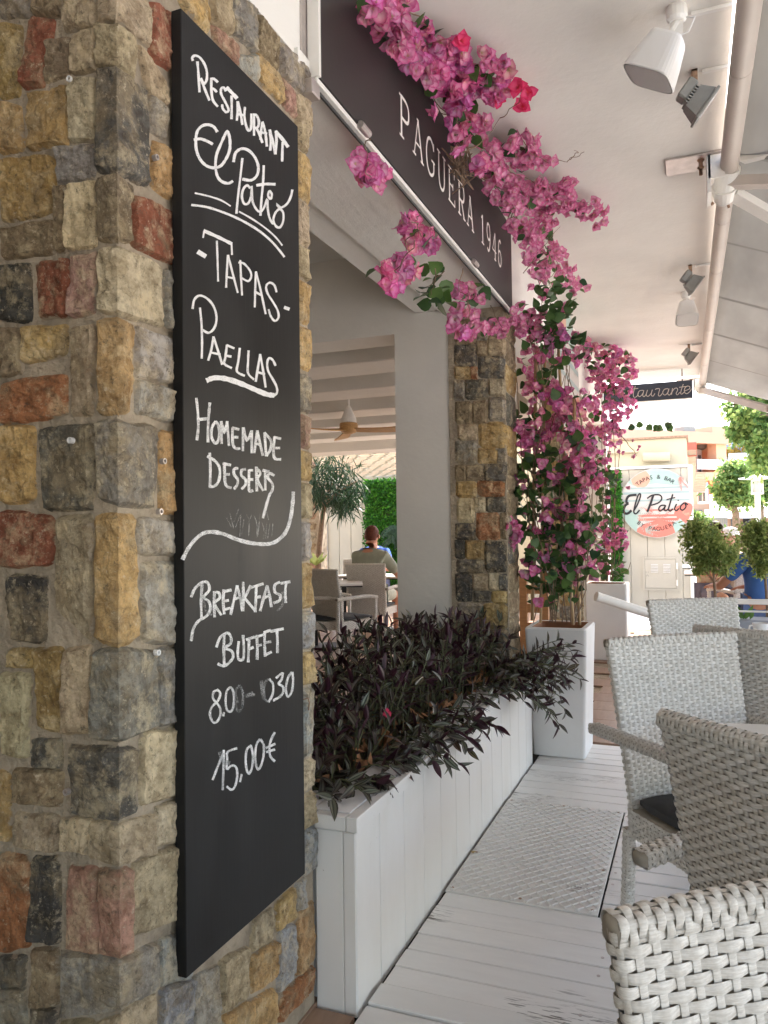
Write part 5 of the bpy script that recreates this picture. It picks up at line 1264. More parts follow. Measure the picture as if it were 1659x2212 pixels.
# ------------------------------------------------------------------ STRIPED PURPLE PLANTS IN THE PLANTER
def trad_leaf(curve, fold):
    mb = MB(); nu, nv = 7, 7; vs = []; uv = []
    for i in range(nu):
        u = i / (nu - 1); w = .185 * (sin(pi * min(1, u * .90 + .10)) ** .9) * (1 - u * .2)
        if i == nu - 1: w = .003
        for j in range(nv):
            v = j / (nv - 1) * 2 - 1; vs.append(Vector((v * w, u, -curve * u * u + abs(v) * w * fold))); uv.append((j / (nv - 1), u + .001))
    mb.add(vs, [(i * nv + j, i * nv + j + 1, (i + 1) * nv + j + 1, (i + 1) * nv + j) for i in range(nu - 1) for j in range(nv - 1)], uvs=uv)
    return mb
TB = [trad_leaf(.12, .5), trad_leaf(.3, .35), trad_leaf(-.02, .7)]; TM = [t.mesh('leaf', M['trad'], True) for t in TB]
def lorient(p, d, nrm, s, sw=1.0):
    y = d.normalized(); x = y.cross(nrm); x = x.normalized() if x.length > 1e-4 else y.orthogonal().normalized(); z = x.cross(y)
    return Matrix(((x.x * s * sw, y.x * s, z.x * s, p.x), (x.y * s * sw, y.y * s, z.y * s, p.y), (x.z * s * sw, y.z * s, z.z * s, p.z), (0, 0, 0, 1)))
PB = thing('striped_foliage', 'dense purple and silver striped leafy plants filling the white planter box', 'plants', (-1.2, 3.2, .46))
rt_ = random.Random(31); leaves = []; stems = MB()
def shoot(p, d, L, droop, n):
    pts = [p.copy()]; cur = p.copy(); dd = d.normalized(); st = L / n; side = rt_.uniform(0, 2 * pi)
    for i in range(n):
        dd = (dd + Vector((0, 0, -droop)) / n + rv(rt_) * .10).normalized(); cur = cur + dd * st
        if cur.z < .535 and cur.x < -.87 and droop > 0: cur.z = .535 + rt_.uniform(0, .02)
        pts.append(cur.copy())
        if i < n * .25 and rt_.random() < .5: continue
        a = dd.orthogonal().normalized(); b = dd.cross(a); side += pi + rt_.uniform(-.5, .5)
        out = a * cos(side) + b * sin(side)
        ld = (out * rt_.uniform(.8, 1.1) + dd * rt_.uniform(.35, .9)); nn = (dd * 1.0 - out * .3 + Vector((0, 0, .5)) + rv(rt_) * .3)
        leaves.append((cur.copy(), ld, nn, rt_.uniform(.05, .085)))
    leaves.append((cur.copy(), dd + rv(rt_) * .3, Vector((rt_.uniform(-1, 1), rt_.uniform(-1, 1), .8)), rt_.uniform(.05, .075)))
    stems.tube(pts, .0022, 4)
def hgt(y): return .13 + .26 * min(1, (y - 2.05) / .9) * (1 if y < 3.9 else .82)
for _ in range(430):
    y = rt_.uniform(2.12, 4.40); x = rt_.uniform(-1.53, -1.03)
    L = hgt(y) * rt_.uniform(.45, 1.0); shoot(Vector((x, y, .46)), Vector((rt_.uniform(-.35, .35), rt_.uniform(-.4, .3), 1)), L, rt_.uniform(.1, .9), max(4, int(L / .042)))
for _ in range(80):   # spilling over the outer edge, thickest in two places
    y = rt_.choice([rt_.gauss(2.95, .22), rt_.gauss(4.0, .20), rt_.gauss(2.5, .18), rt_.uniform(2.2, 4.3)])
    y = min(4.35, max(2.15, y)); ex = .04 if y < 2.6 else (.17 if y < 3.4 else .32)
    if 3.3 < y < 3.7: ex = .12
    L = .13 + ex * rt_.uniform(.3, 1.0); shoot(Vector((-1.06, y, .50)), Vector((1.0, rt_.uniform(-.5, .4), rt_.uniform(.2, .9))), L, rt_.uniform(.6, 1.3), max(5, int(L / .035)))
for _ in range(36):   # big far bulge in front of the pot
    shoot(Vector((-1.0 + rt_.uniform(-.05, .06), rt_.uniform(3.85, 4.4), .56)), Vector((1, rt_.uniform(-.5, .3), rt_.uniform(0, 1.1))), rt_.uniform(.2, .44), rt_.uniform(.5, 1.2), 8)
for _ in range(26):   # low leaves at the near end
    shoot(Vector((rt_.uniform(-1.4, -1.04), rt_.uniform(2.08, 2.35), .49)), Vector((rt_.uniform(-.1, .9), rt_.uniform(-.7, -.1), .25)), rt_.uniform(.10, .2), .7, 5)
leaves = [l for l in leaves if not (l[0].x < -.99 and l[0].y < 2.05)]
leaves.sort(key=lambda l: (l[0] - EYE).length - l[0].z * .8)
rest = MB()
for i, (p, d, nn, s) in enumerate(leaves):
    k = rt_.randrange(3); mtx = lorient(p, d, nn, s, rt_.uniform(.85, 1.1))
    if i < 300:
        o = bpy.data.objects.new('leaf', TM[k]); C.objects.link(o); o.parent = PB; o.matrix_parent_inverse = PW(PB).inverted(); o.matrix_basis = mtx
    else: rest.add([mtx @ v for v in TB[k].v and [Vector(q) for q in TB[k].v]], TB[k].f, uvs=TB[k].uv)
o = rest.build('leaves', M['trad'], PB, True); tag(o, kind='stuff')
o = stems.build('stems', M['trad_stem'], PB); tag(o, kind='stuff')
mb = MB()
for _ in range(160):
    y = rt_.uniform(2.1, 4.3); p = Vector((rt_.choice([-1.04, -1.06, rt_.uniform(-1.5, -1.0)]) + rt_.uniform(-.02, .05), y, .53 + rt_.uniform(0, .03))); leafquad(mb, p, rv(rt_), Vector((0, 0, 1)) + rv(rt_) * .6, .05, .015, .5)
o = mb.build('dry_leaves', M['dry'], PB); tag(o, kind='stuff')
for px, py in (((1200 + 450 / 1.3825) * K, (2300 + 700 / 1.3825) * K), ((1200 + 455 / 1.3825) * K, (2300 + 1020 / 1.3825) * K)):
    p = U((px, py), 'x', -.98); o = put(FM[0], 'fallen_flower'); o.matrix_basis = orient(p, EYE - p, Vector((0, 0, 1)), .4); o.color = (1, .3, .4, 1)
    tag(o, 'fallen pink flower ' + ('high among the striped leaves' if py < 1600 else 'on the planter edge near its front corner'), 'flower')

# ------------------------------------------------------------------ WICKER CHAIRS
def rrect(s, w, t, r):
    """point and normal on a rounded rectangle outline; s in 0..1, starting mid front (+y side)"""
    r = min(r, w / 2 - 1e-4, t / 2 - 1e-4); a, b = w - 2 * r, t - 2 * r; q = pi * r / 2; per = 2 * a + 2 * b + 4 * q; d = (s % 1) * per
    segs = [('l', a / 2, 0), ('c', q, 90), ('l', b, 1), ('c', q, 0), ('l', a, 2), ('c', q, -90), ('l', b, 3), ('c', q, 180), ('l', a / 2, 4)]
    for i, (k, L, g) in enumerate(segs):
        if d <= L or i == 8: break
        d -= L
    hw, ht = w / 2, t / 2
    if i == 0: return d, ht, 0, 1
    if i == 8: return -a / 2 + d, ht, 0, 1
    if i == 2: return hw, ht - r - d, 1, 0
    if i == 4: return hw - r - d, -ht, 0, -1
    if i == 6: return -hw, -ht + r + d, -1, 0
    c = {1: (hw - r, ht - r, 90), 3: (hw - r, -ht + r, 0), 5: (-hw + r, -ht + r, -90), 7: (-hw + r, ht - r, 180)}[i]
    an = radians(c[2] - 90 * d / L); return c[0] + r * cos(an), c[1] + r * sin(an), cos(an), sin(an)
def sleeve(F, L, pitchu=.0195, pitchv=.0112, A=.0026, vw=.0085, skip=None):
    """woven sleeve along a path. F(v) -> origin, X, Y, w, t, r, bow"""
    mb = MB(); o, X, Y, w, t, r, bow = F(.5)
    per = 2 * (w + t) - 8 * r + 2 * pi * min(r, t / 2); nu = max(6, 2 * round(per / pitchu / 2)); rows = max(2, round(L / pitchv)); hv = .495 / rows
    def P(s, v, off):
        o, X, Y, w, t, r, bow = F(v); x, y, nx, ny = rrect(s, w, t, r); yb = bow * (x / (w / 2)) ** 2
        nb = Vector((0, 0, 0)); n = X * nx + Y * ny
        return o + X * x + Y * (y + yb) + n * off
    K_ = 4 * nu
    for j in range(rows):
        v = (j + .5) / rows; vs = []
        for k in range(K_):
            s = k / K_; cc_ = cos(pi * (k / 4 + j)); off = A * (1 if cc_ > 0 else -1) * abs(cc_) ** .75; lens = .86 + .14 * max(0, cc_)
            for dv, dz in ((-hv, -.0009), (-hv * .55, .0), (hv * .55, .0), (hv, -.0009)): vs.append(P(s, min(1, max(0, v + dv * lens)), off + dz))
        fs = []
        for k in range(K_):
            k2 = (k + 1) % K_
            fs += [(k * 4 + q, k2 * 4 + q, k2 * 4 + q + 1, k * 4 + q + 1) for q in range(3)]
        mb.add(vs, fs)
    nv = max(2, int(L / .03)); du = vw / 2 / per
    for i in range(nu):
        s = i / nu; vs = []
        for k in range(nv + 1):
            v = k / nv; vs += [P(s - du, v, -.0012), P(s, v, -.0002), P(s + du, v, -.0012)]
        mb.add(vs, [f for k in range(nv) for f in ((k * 3, k * 3 + 1, k * 3 + 4, k * 3 + 3), (k * 3 + 1, k * 3 + 2, k * 3 + 5, k * 3 + 4))])
    return mb
def core(F, n=6, nu=20, inset=.0028):
    mb = MB(); vs = []
    for i in range(n + 1):
        o, X, Y, w, t, r, bow = F(i / n)
        for k in range(nu):
            x, y, nx, ny = rrect(k / nu, w, t, r); vs.append(o + X * x + Y * (y + bow * (x / (w / 2)) ** 2) - (X * nx + Y * ny) * inset)
    mb.add(vs, [(i * nu + k, i * nu + (k + 1) % nu, (i + 1) * nu + (k + 1) % nu, (i + 1) * nu + k) for i in range(n) for k in range(nu)] + [tuple(range(nu))[::-1], tuple(n * nu + k for k in range(nu))])
    return mb
def pathF(pts, w, t, r, upref):
    P = smooth3(pts, 6); d = [0]
    for a, b in zip(P[:-1], P[1:]): d.append(d[-1] + (b - a).length)
    L = d[-1]
    def F(v):
        q = v * L; i = 0
        while i < len(P) - 2 and d[i + 1] < q: i += 1
        f = (q - d[i]) / max(1e-9, d[i + 1] - d[i]); o = P[i].lerp(P[i + 1], f)
        i0 = max(i - 1, 0); i1 = min(i + 2, len(P) - 1); T = (P[i1] - P[i0]).normalized()
        X = T.cross(upref).normalized(); Y = X.cross(T) * -1
        return o, X, Y, w, t, r, 0
    return F, L
def smooth3(P, k):
    P = [Vector(p) for p in P]
    if len(P) < 3: return P
    out = []
    for i in range(len(P) - 1):
        p0 = P[max(i - 1, 0)]; p1 = P[i]; p2 = P[i + 1]; p3 = P[min(i + 2, len(P) - 1)]
        for j in range(k):
            t = j / k; out.append(.5 * ((2 * p1) + (p2 - p0) * t + (2 * p0 - 5 * p1 + 4 * p2 - p3) * t * t + (3 * p1 - p0 - 3 * p2 + p3) * t ** 3))
    out.append(P[-1]); return out
def woven(F, L, **kw):
    mb = sleeve(F, L, **kw); n0 = len(mb.v); c_ = core(F); k = kw.get('nocore')
    mb.add(c_.v, c_.f, mi=1); return mb
M['weave_shade'] = simple('weave_gap_shade', (.38, .35, .30), .8, .1, 30)  # darker inner body added so the gaps in the weave look shaded
ZUP = Vector((0, 0, 1)); XA = Vector((1, 0, 0)); YA = Vector((0, 1, 0))
def backF(v):
    z = .345 + v * (.925 - .345); q = max(0, (z - .44)) / .485
    y = -.222 - .085 * q ** 1.15
    sl_ = -.19 if z > .44 else 0
    T = Vector((0, sl_, 1)).normalized(); Yn = XA.cross(T) * -1; Yn = Vector((0, 1, .19 if z > .44 else 0)).normalized()
    w = .452 + .048 * v
    return Vector((0, y, z)), XA, Yn, w, .030, .0145, .022
chair_parts = []
def cp(name, mb, mats, smooth=True): chair_parts.append((name, mb.mesh(name, mats, smooth)))
mbk = sleeve(backF, .59); ck_ = core(backF, 12, 60, .0052); mbk.add(ck_.v, ck_.f, mi=1); cp('backrest', mbk, [M['wicker'], M['weave_shade']])
# top rail wrapped round the upper edge
def railF(v):
    x = -.247 + .494 * v; bw = .022 * (x / .25) ** 2
    return Vector((x, -.308 + bw, .928)), Vector((0, 1, .1)).normalized(), ZUP, .038, .034, .015, 0
mbr = sleeve(railF, .50, pitchu=.017, pitchv=.0105, A=.0022); mbr.add(core(railF, 10).v, core(railF, 10).f, mi=1); cp('top_rail', mbr, [M['wicker'], M['weave_shade']])
def seatF(v): return Vector((0, -.005, .335 + .085 * v)), XA, YA, .462, .44, .03, 0
mbr = sleeve(seatF, .085); mbr.add(core(seatF, 1, 40, .004).v, core(seatF, 1, 40, .004).f, mi=1); cp('seat', mbr, [M['wicker'], M['weave_shade']])
for sx in (-1, 1):
    F, L = pathF([(sx * .222, -.245, 0), (sx * .218, -.232, .18), (sx * .216, -.222, .35)], .036, .036, .012, YA); cp('leg', woven(F, L, pitchu=.015, pitchv=.0108, vw=.007, A=.002), [M['wicker'], M['weave_shade']])
    F, L = pathF([(sx * .262, .215, 0), (sx * .262, .212, .33), (sx * .264, .212, .625)], .036, .036, .012, YA); cp('leg', woven(F, L, pitchu=.015, pitchv=.0108, vw=.007, A=.002), [M['wicker'], M['weave_shade']])
    F, L = pathF([(sx * .264, .232, .640), (sx * .268, .10, .658), (sx * .273, -.10, .656), (sx * .276, -.325, .648)], .046, .034, .013, ZUP); cp('armrest', woven(F, L, pitchu=.016, pitchv=.0108, vw=.007, A=.002), [M['wicker'], M['weave_shade']])
# cushion: soft box with a piping line
def cushion_mesh():
    bm = bmesh.new(); bmesh.ops.create_cube(bm, size=1); bmesh.ops.scale(bm, vec=(.425, .40, .05), verts=bm.verts)
    bmesh.ops.subdivide_edges(bm, edges=bm.edges, cuts=5, use_grid_fill=True)
    for v in bm.verts:
        x, y = v.co.x / .2125, v.co.y / .2; k = (1 - abs(x) ** 4 * .5) * (1 - abs(y) ** 4 * .5); v.co.z *= k; rr_ = max(abs(x), abs(y))
        if abs(x) > .9 and abs(y) > .9: v.co.x *= .965; v.co.y *= .965
        v.co.z += .445
        v.co.y += .015
    me = bpy.data.meshes.new('cushion'); bm.to_mesh(me); bm.free(); me.materials.append(M['cushion']); me.polygons.foreach_set('use_smooth', [True] * len(me.polygons)); return me
cush = cushion_mesh()
first = {}
def chair(x, y, facing, label, group, name='wicker_armchair'):
    """facing = angle of the sitting direction, measured from +Y towards +X (degrees)"""
    t = thing(name, label, 'chair', (x, y, 0), group)
    for nm, me in chair_parts + [('cushion', cush)]:
        o = bpy.data.objects.new(nm, me); C.objects.link(o); o.parent = t
    t.rotation_euler = (0, 0, radians(-facing)); return t
def chair_by_corner(cx, cy, ang, side, **k):
    """corner = world xy of the image-left top corner of the back; ang = facing; side=+1 if that corner is the chair's own left(-x)"""
    f = Vector((sin(radians(ang)), cos(radians(ang)))); xr = Vector((f.y, -f.x))
    c = Vector((cx, cy)) + xr * (.25 * side); o = c + f * .295
    return chair(o.x, o.y, ang, **k)
OG = 'white wicker armchairs on the terrace'; IG = 'white wicker armchairs in the inner dining room'
chair_by_corner(-.088, .762, 146, -1, label='nearest white wicker chair, only its back corner in the bottom right', group=OG)
chair_by_corner(-.076, 1.640, 38, 1, label='shaded wicker chair seen from behind, in front of the white chair with the grey cushion', group=OG)
chair_by_corner(-.285, 2.650, 143, -1, label='white wicker chair facing the camera, dark grey cushion showing under its arm', group=OG)
chair_by_corner(-.015, 3.135, 27, 1, label='wicker chair seen from behind, beside the coffee cup', group=OG)
chair_by_corner(-.237, 4.16, 148, -1, label='farthest white chair back of the near row, in front of the white railing', group=OG)
a = U((1589, 1216), 'z', .95)
chair_by_corner(a.x, a.y, -28, 1, label='wicker chair behind the railing in which the person in the blue shirt sits', group=OG)
# inner dining room
chair(-3.62, 8.70, -3, 'inner wicker chair of the person in the green shirt, seen from behind', IG)
a = U((crop(1200, 2150, 4.0225)(505, 365)), 'z', .95)
f = Vector((sin(radians(24)), cos(radians(24)))); xr = Vector((f.y, -f.x)); c = Vector((a.x, a.y)) - xr * .25 + f * .295
chair(c.x, c.y, 24, 'empty inner wicker chair with its back to us, left of the seated couple', IG)
a = U((crop(1200, 2150, 4.0225)(215, 790)), 'z', .66)
chair(a.x + .05, a.y + .02, 78, 'inner wicker chair half hidden by the near pillar, its arm and grey cushion in view', IG)
a = U((crop(1200, 2150, 4.0225)(375, 272)), 'z', .95)
chair(a.x - .25, a.y + 1.3, 175, 'inner wicker chair at the far side of the left table, only its top in view', IG)
chair(-3.05, 10.6, 200, 'inner wicker chair right behind the table, just showing beside the white column', IG)

# ------------------------------------------------------------------ TABLES
def table(cx, cy, wx, wy, rz, label, group):
    t = thing('table', label, 'table', (cx, cy, 0), group, rz)
    I = Matrix.Identity(4)
    def add(nm, mb, m):
        me = mb.mesh(nm, m); o = bpy.data.objects.new(nm, me); C.objects.link(o); o.parent = t
    mb = MB(); mb.box((-wx / 2, -wy / 2, .722), (wx / 2, wy / 2, .742), bev=.003); add('tabletop', mb, M['tabletop'])
    mb = MB(); mb.box((-wx / 2 + .004, -wy / 2 + .004, .708), (wx / 2 - .004, wy / 2 - .004, .7215)); add('edge_band', mb, M['dark'])
    mb = MB()
    for sx in (-1, 1): mb.box((sx * wx * .22 - .025, -.04, .03), (sx * wx * .22 + .025, .04, .708))
    add('pedestal', mb, M['dark'])
    mb = MB(); mb.box((-wx * .32, -.22, .003), (wx * .32, .22, .03), bev=.006); add('foot_plate', mb, M['dark'])
    return t
TG = 'outdoor tables on the terrace'
table(.50, 2.15, .75, .75, radians(10), 'white table between the shaded chair and the chair with the grey cushion', TG)
table(.56, 4.35, .80, .8, radians(8), 'white table with the coffee cup, right of the white chair back', TG)
a = U(cW(765, 683), 'z', .742); table(a.x + .42, a.y + .35, .8, .7, 0, 'thin white table with a dark edge in front of the seated people outside', TG)
a = U(cW(722, 612), 'z', .742); table(a.x + .75, a.y + .35, 1.4, .7, 0, 'farther thin white table against the cream panel wall', TG)
table(-3.72, 9.62, 1.5, .75, radians(-3), 'inner dining table with a white top at which the couple sits', 'inner dining tables')
a = U((crop(1200, 2150, 4.0225)(460, 630)), 'z', .742); table(a.x - .30, a.y + .52, .75, .75, radians(24), 'inner table in front of the empty wicker chair', 'inner dining tables')
# plates on the inner table
for i, (x, y) in enumerate([(-3.95, 9.45), (-3.5, 9.75), (-4.25, 9.6), (-3.1, 9.5)]):
    mb = MB(); mb.lathe([(.05, .743), (.11, .757), (.115, .759), (.105, .756), (.05, .748)], 20, Matrix.Translation((x, y, 0)))
    o = mb.build('plate', M['ceramic']); tag(o, 'white breakfast plate on the inner dining table, ' + ['left of the seated person in green', 'in front of the man in blue', 'farthest left', 'beside the white column'][i], 'plate', 'plates on the inner dining table')
# glasses and a bottle on the inner table
for i, (x, y, h_, r_) in enumerate([(-3.32, 9.42, .12, .03), (-3.75, 9.75, .10, .032), (-4.15, 9.4, .13, .028), (-4.3, 9.75, .24, .035)]):
    mb = MB(); mb.lathe([(r_ * .8, .744), (r_, .744 + h_ * .6), (r_ * (.95 if i < 3 else .35), .744 + h_), (r_ * .3, .744 + h_ * .98)], 14, Matrix.Translation((x, y, 0)))
    o = mb.build('drinking_glass' if i < 3 else 'bottle', M['lens'] if i < 3 else M['dark'], smooth=False)
    tag(o, ['drinking glass near the right end of the inner table', 'drinking glass at the middle of the inner table', 'drinking glass near the left end of the inner table', 'dark bottle at the left end of the inner table'][i], 'glass' if i < 3 else 'bottle')
# cup
cu = U(crop(2600, 2300, 3.9127)(1540, 690), 'z', .75); cu = Vector((.345, 4.50, .743))
q = U(crop(2600, 2300, 3.9127)(1545, 560), 'y', 4.45); cp_ = Vector((q.x, 4.45, .743)); R = Matrix.Translation(cp_)
t = thing('coffee_cup', 'white ceramic coffee cup with its handle to the left on the table', 'cup', tuple(cp_))
mb = MB(); mb.lathe([(.022, .002), (.026, .01), (.034, .03), (.040, .062), (.0415, .070), (.039, .070), (.036, .058), (.02, .012)], 28, R); mb.build('bowl', M['ceramic'], t, True)
mb = MB(); mb.tube([cp_ + Vector((-.037, -.012, .058)), cp_ + Vector((-.052, -.018, .056)), cp_ + Vector((-.056, -.019, .040)), cp_ + Vector((-.046, -.016, .024)), cp_ + Vector((-.031, -.010, .024))], .005, 8); mb.build('handle', M['ceramic'], t, True)
mb = MB(); mb.lathe([(.0001, .0575), (.0355, .0575), (.0355, .058), (.0001, .058)], 24, R); mb.build('coffee', M['coffee'], t)
mb = MB(); mb.lathe([(.03, .0005), (.07, .009), (.072, .010), (.05, .005), (.02, .003)], 28, R); o = mb.build('saucer', M['ceramic']); tag(o, 'white saucer beneath the coffee cup', 'saucer')

# railing, slanted tube, trough
rl = thing('railing', 'low white metal railing behind the white chair back', 'railing', (.9, 6.6, 0))
mb = MB(); mb.box((.12, 6.6, .716), (2.6, 6.64, .756), bev=.004); mb.build('top_rail', M['metal_w'], rl)
mb = MB(); mb.box((.12, 6.605, .655), (2.6, 6.63, .668), bev=.002); mb.build('lower_rail', M['metal_w'], rl)
mb = MB(); boxbar(mb, (.15, 6.62, .66), (.42, 6.62, .44), .018, .018); mb.build('brace', M['metal_w'], rl)
for x in (.13, 1.4, 2.58): mb = MB(); mb.box((x, 6.6, 0), (x + .03, 6.635, .716)); mb.build('post', M['metal_w'], rl)
wp = thing('white_bar', 'round white capped bar lying slanted behind the white chair back', 'bar', (-.5, 6, .75))
A_ = U(crop(2200, 2300, 1.8435)(282, 92), 'y', 5.9); B2 = U(crop(2200, 2300, 1.8435)(650, 212), 'y', 6.1); Dv = (B2 - A_)
mb = MB(); mb.tube([A_, B2 + Dv * 1.6], .034, 20); mb.build('tube', M['metal_w'], wp, False)
mb = MB(); mb.tube([A_ - Dv.normalized() * .012, A_ + Dv.normalized() * .015], .036, 20); mb.build('end_cap', M['metal_w'], wp)
mb = MB(); e = B2 + Dv * 1.55; mb.tube([(e.x, e.y, 0), tuple(e)], .02, 8); mb.tube([(e.x - .0, e.y, .0), (e.x, e.y, .02)], .12, 16); mb.build('stand', M['metal_w'], wp)
tr = thing('planter_trough', 'blue grey trough planter behind the railing', 'planter', (.6, 7.0, .4))
a = U(cW(1180, 1168), 'y', 7.0); b = U(cW(1659, 1165), 'y', 7.0)
mb = MB(); mb.box((a.x - .3, 7.0, 0.0), (b.x + .5, 7.3, a.z), bev=.008); mb.build('trough', simple('trough_grey', (.30, .33, .38), .5, .05, 4), tr)
pc = thing('peace_lily', 'broad green leaves growing from the blue grey trough', 'plant', (.4, 7.1, .45)); mb = MB(); r = random.Random(8)
for (bx, tx, ty, L) in ((1370, 1180, 1110, .3), (1400, 1330, 1010, .3), (1420, 1500, 1030, .2), (1350, 1300, 1060, .2), (1470, 1510, 1090, .2), (1400, 1430, 1100, .2), (1300, 1210, 1130, .2), (1380, 1340, 1020, .25)):
    p = U(cW(bx, 1165), 'y', 7.1); q = U(cW(tx, ty), 'y', 7.02); d = q - p; n = Vector((.2, -1, .4))
    m = lorient(p, d, n, d.length); vs = []
    for i in range(7):
        u = i / 6; w = .13 * sin(pi * min(1, u * .95 + .03)) ** 1.2; 
        for v in (-1, 0, 1): vs.append(m @ Vector((v * w, u, -.15 * u * u + abs(v) * w * .3)))
    mb.add(vs, [(i * 3 + j, i * 3 + j + 1, (i + 1) * 3 + j + 1, (i + 1) * 3 + j) for i in range(6) for j in range(2)])
mb.build('leaves', M['leaf'], pc, True)

# wooden rack behind the first bougainvillea
wk = thing('wooden_shelf', 'orange wooden slatted shelf glimpsed behind the near pot', 'shelf', (-1.15, 6.2, 0))
for (x0, x1) in ((1120, 1136), (1168, 1182)):
    a = U((x0, 1200), 'y', 6.2); b = U((x1, 1200), 'y', 6.2); mb = MB(); mb.box((a.x, 6.2, 0), (b.x, 6.26, .98)); mb.build('post', M['wood_o'], wk)
for z in (.35, .5, .65, .8):
    a = U((1120, 1200), 'y', 6.2); b = U((1182, 1200), 'y', 6.2); mb = MB(); mb.box((a.x + .01, 6.21, z), (b.x - .01, 6.235, z + .07)); mb.build('slat', M['wood_o'], wk)

# ------------------------------------------------------------------ PEOPLE
def skin_obj(name, pts, edges, mat, parent, sub=2, root=0):
    me = bpy.data.meshes.new(name); me.from_pydata([Vector(p[:3]) for p in pts], edges, [])
    o = bpy.data.objects.new(name, me); C.objects.link(o); me.materials.append(mat)
    md = o.modifiers.new('skin', 'SKIN'); md.use_smooth_shade = True
    for i, p in enumerate(pts):
        sv = me.skin_vertices[0].data[i]; rr = p[3] if len(p) > 3 else .05
        sv.radius = (rr, p[4] if len(p) > 4 else rr); sv.use_root = (i == root)
    s = o.modifiers.new('sub', 'SUBSURF'); s.levels = sub; s.render_levels = sub
    if parent: o.parent = parent
    return o
def person(label, loc, facing, skin, shirt, hair, legs_col, larm, rarm, head_turn=(0, 0), hair_kind='short', glasses=False, cap=None, legs='down', shoe=(.03, .03, .03)):
    """local frame: +Y is the way the person faces, hips at z=.52. larm/rarm = (elbow, wrist)"""
    t = thing('person', label, 'person', loc, None, radians(-facing))
    ms = simple('skin', skin, .55, .08, 20); mc = simple('shirt_cloth', shirt, .85, .10, 14, .3, 90); mh = simple('hair', hair, .6, .3, 60, .6, 200); ml = simple('trousers_cloth', legs_col, .9, .15, 14)
    hx, hy = head_turn
    H_ = (hx, hy)
    P = [(0, -.06, .54, .15, .12), (0, -.10, .70, .145, .11), (0, -.10, .88, .16, .115), (0, -.07, 1.00, .12, .085), (0, -.045, 1.075, .052, .055), (hx * .5, -.02 + hy * .5, 1.13, .058, .07), (hx, .0 + hy, 1.20, .074, .092), (hx, -.01 + hy, 1.27, .066, .082)]
    E_ = [(i, i + 1) for i in range(7)]
    def arm(s, el, wr):
        i = len(P); P.extend([(s * .165, -.075, .985, .055), (el[0], el[1], el[2], .043), ((el[0] + wr[0]) / 2, (el[1] + wr[1]) / 2, (el[2] + wr[2]) / 2, .038), (wr[0], wr[1], wr[2], .026)])
        E_.extend([(3, i), (i, i + 1), (i + 1, i + 2), (i + 2, i + 3)])
        d = (Vector(wr) - Vector(el)).normalized(); sd = d.cross(ZUP).normalized(); w_ = Vector(wr)
        pm = w_ + d * .045; P.append((*pm, .030, .016)); j = len(P) - 1; E_.append((i + 3, j))
        for q in range(4):
            b = pm + d * .03 + sd * (q - 1.5) * .019; P.append((*b, .0085)); k = len(P) - 1; E_.append((j, k)); c = b + d * (.032 + .008 * (1 - abs(q - 1.5))) - ZUP * .008; P.append((*c, .0075)); E_.append((k, k + 1)); e = c + d * .02 - ZUP * .014; P.append((*e, .006)); E_.append((k + 1, k + 2))
        b = w_ + d * .025 + sd * s * -.03; P.append((*b, .010)); k = len(P) - 1; E_.append((i + 3, k)); P.append((*(b + d * .035), .008)); E_.append((k, k + 1))
    arm(-1, *larm); arm(1, *rarm)
    for s in (-1, 1):
        i = len(P); kx = s * .13
        if legs == 'down': P.extend([(s * .10, .0, .53, .085), (kx, .36, .52, .06), (kx, .39, .30, .05), (kx, .36, .11, .035), (kx, .42, .06, .035), (kx, .52, .045, .03)])
        E_.extend([(0, i)] + [(i + k, i + k + 1) for k in range(5)])
    skin_obj('body', P, E_, ms, t)
    # face details
    mb = MB(); hc = Vector((hx, hy, 1.235)); mb.tube([hc + Vector((0, .085, .0)), hc + Vector((0, .108, -.02)), hc + Vector((0, .092, -.032))], [.008, .013, .010], 8)
    mb.build('nose', ms, None, True).parent = t
    for s in (-1, 1):
        mb = MB(); e = hc + Vector((s * .078, -.005, -.015)); mb.tube([e + Vector((0, .004, .028)), e + Vector((s * .012, 0, .012)), e + Vector((s * .010, 0, -.012)), e + Vector((0, .004, -.028))], [.008, .013, .011, .006], 8); o = mb.build('ear', ms, None, True); o.parent = t
        mb = MB(); e = hc + Vector((s * .030, .084, .012)); mb.lathe([(.001, -.006), (.009, 0), (.001, .006)], 8, Matrix.Translation(e)); o = mb.build('eye', M['dark'], None); o.parent = t
    mb = MB(); mb.tube([hc + Vector((-.022, .085, -.058)), hc + Vector((0, .092, -.060)), hc + Vector((.022, .085, -.058))], .005, 6); o = mb.build('mouth', simple('lips', (.30, .09, .07), .6, .1, 10), None); o.parent = t
    # hair shell
    bm = bmesh.new(); bmesh.ops.create_icosphere(bm, subdivisions=3, radius=1)
    for v in list(bm.verts):
        c = v.co.copy(); cut = (-.80 if c.y < -.1 else -.35 + max(0, c.y) * 1.25) if hair_kind != 'bald' else 9
        if hair_kind == 'long': cut = -.9 if c.y < .35 else .35
        if hair_kind == 'bald': cut = .35 if c.y < .1 else 9
        if c.z < cut or (hair_kind == 'bald' and c.z > .4): v.tag = True
        n_ = 1 + noise.noise(c * 4) * .05
        v.co = Vector((c.x * .084 * n_, c.y * .102 * n_ - .004, c.z * .112 * n_ + .012)) + hc
        if hair_kind == 'long' and c.z < -.1: v.co.x *= 1.15; v.co.z -= .05
    bmesh.ops.delete(bm, geom=[v for v in bm.verts if v.tag], context='VERTS')
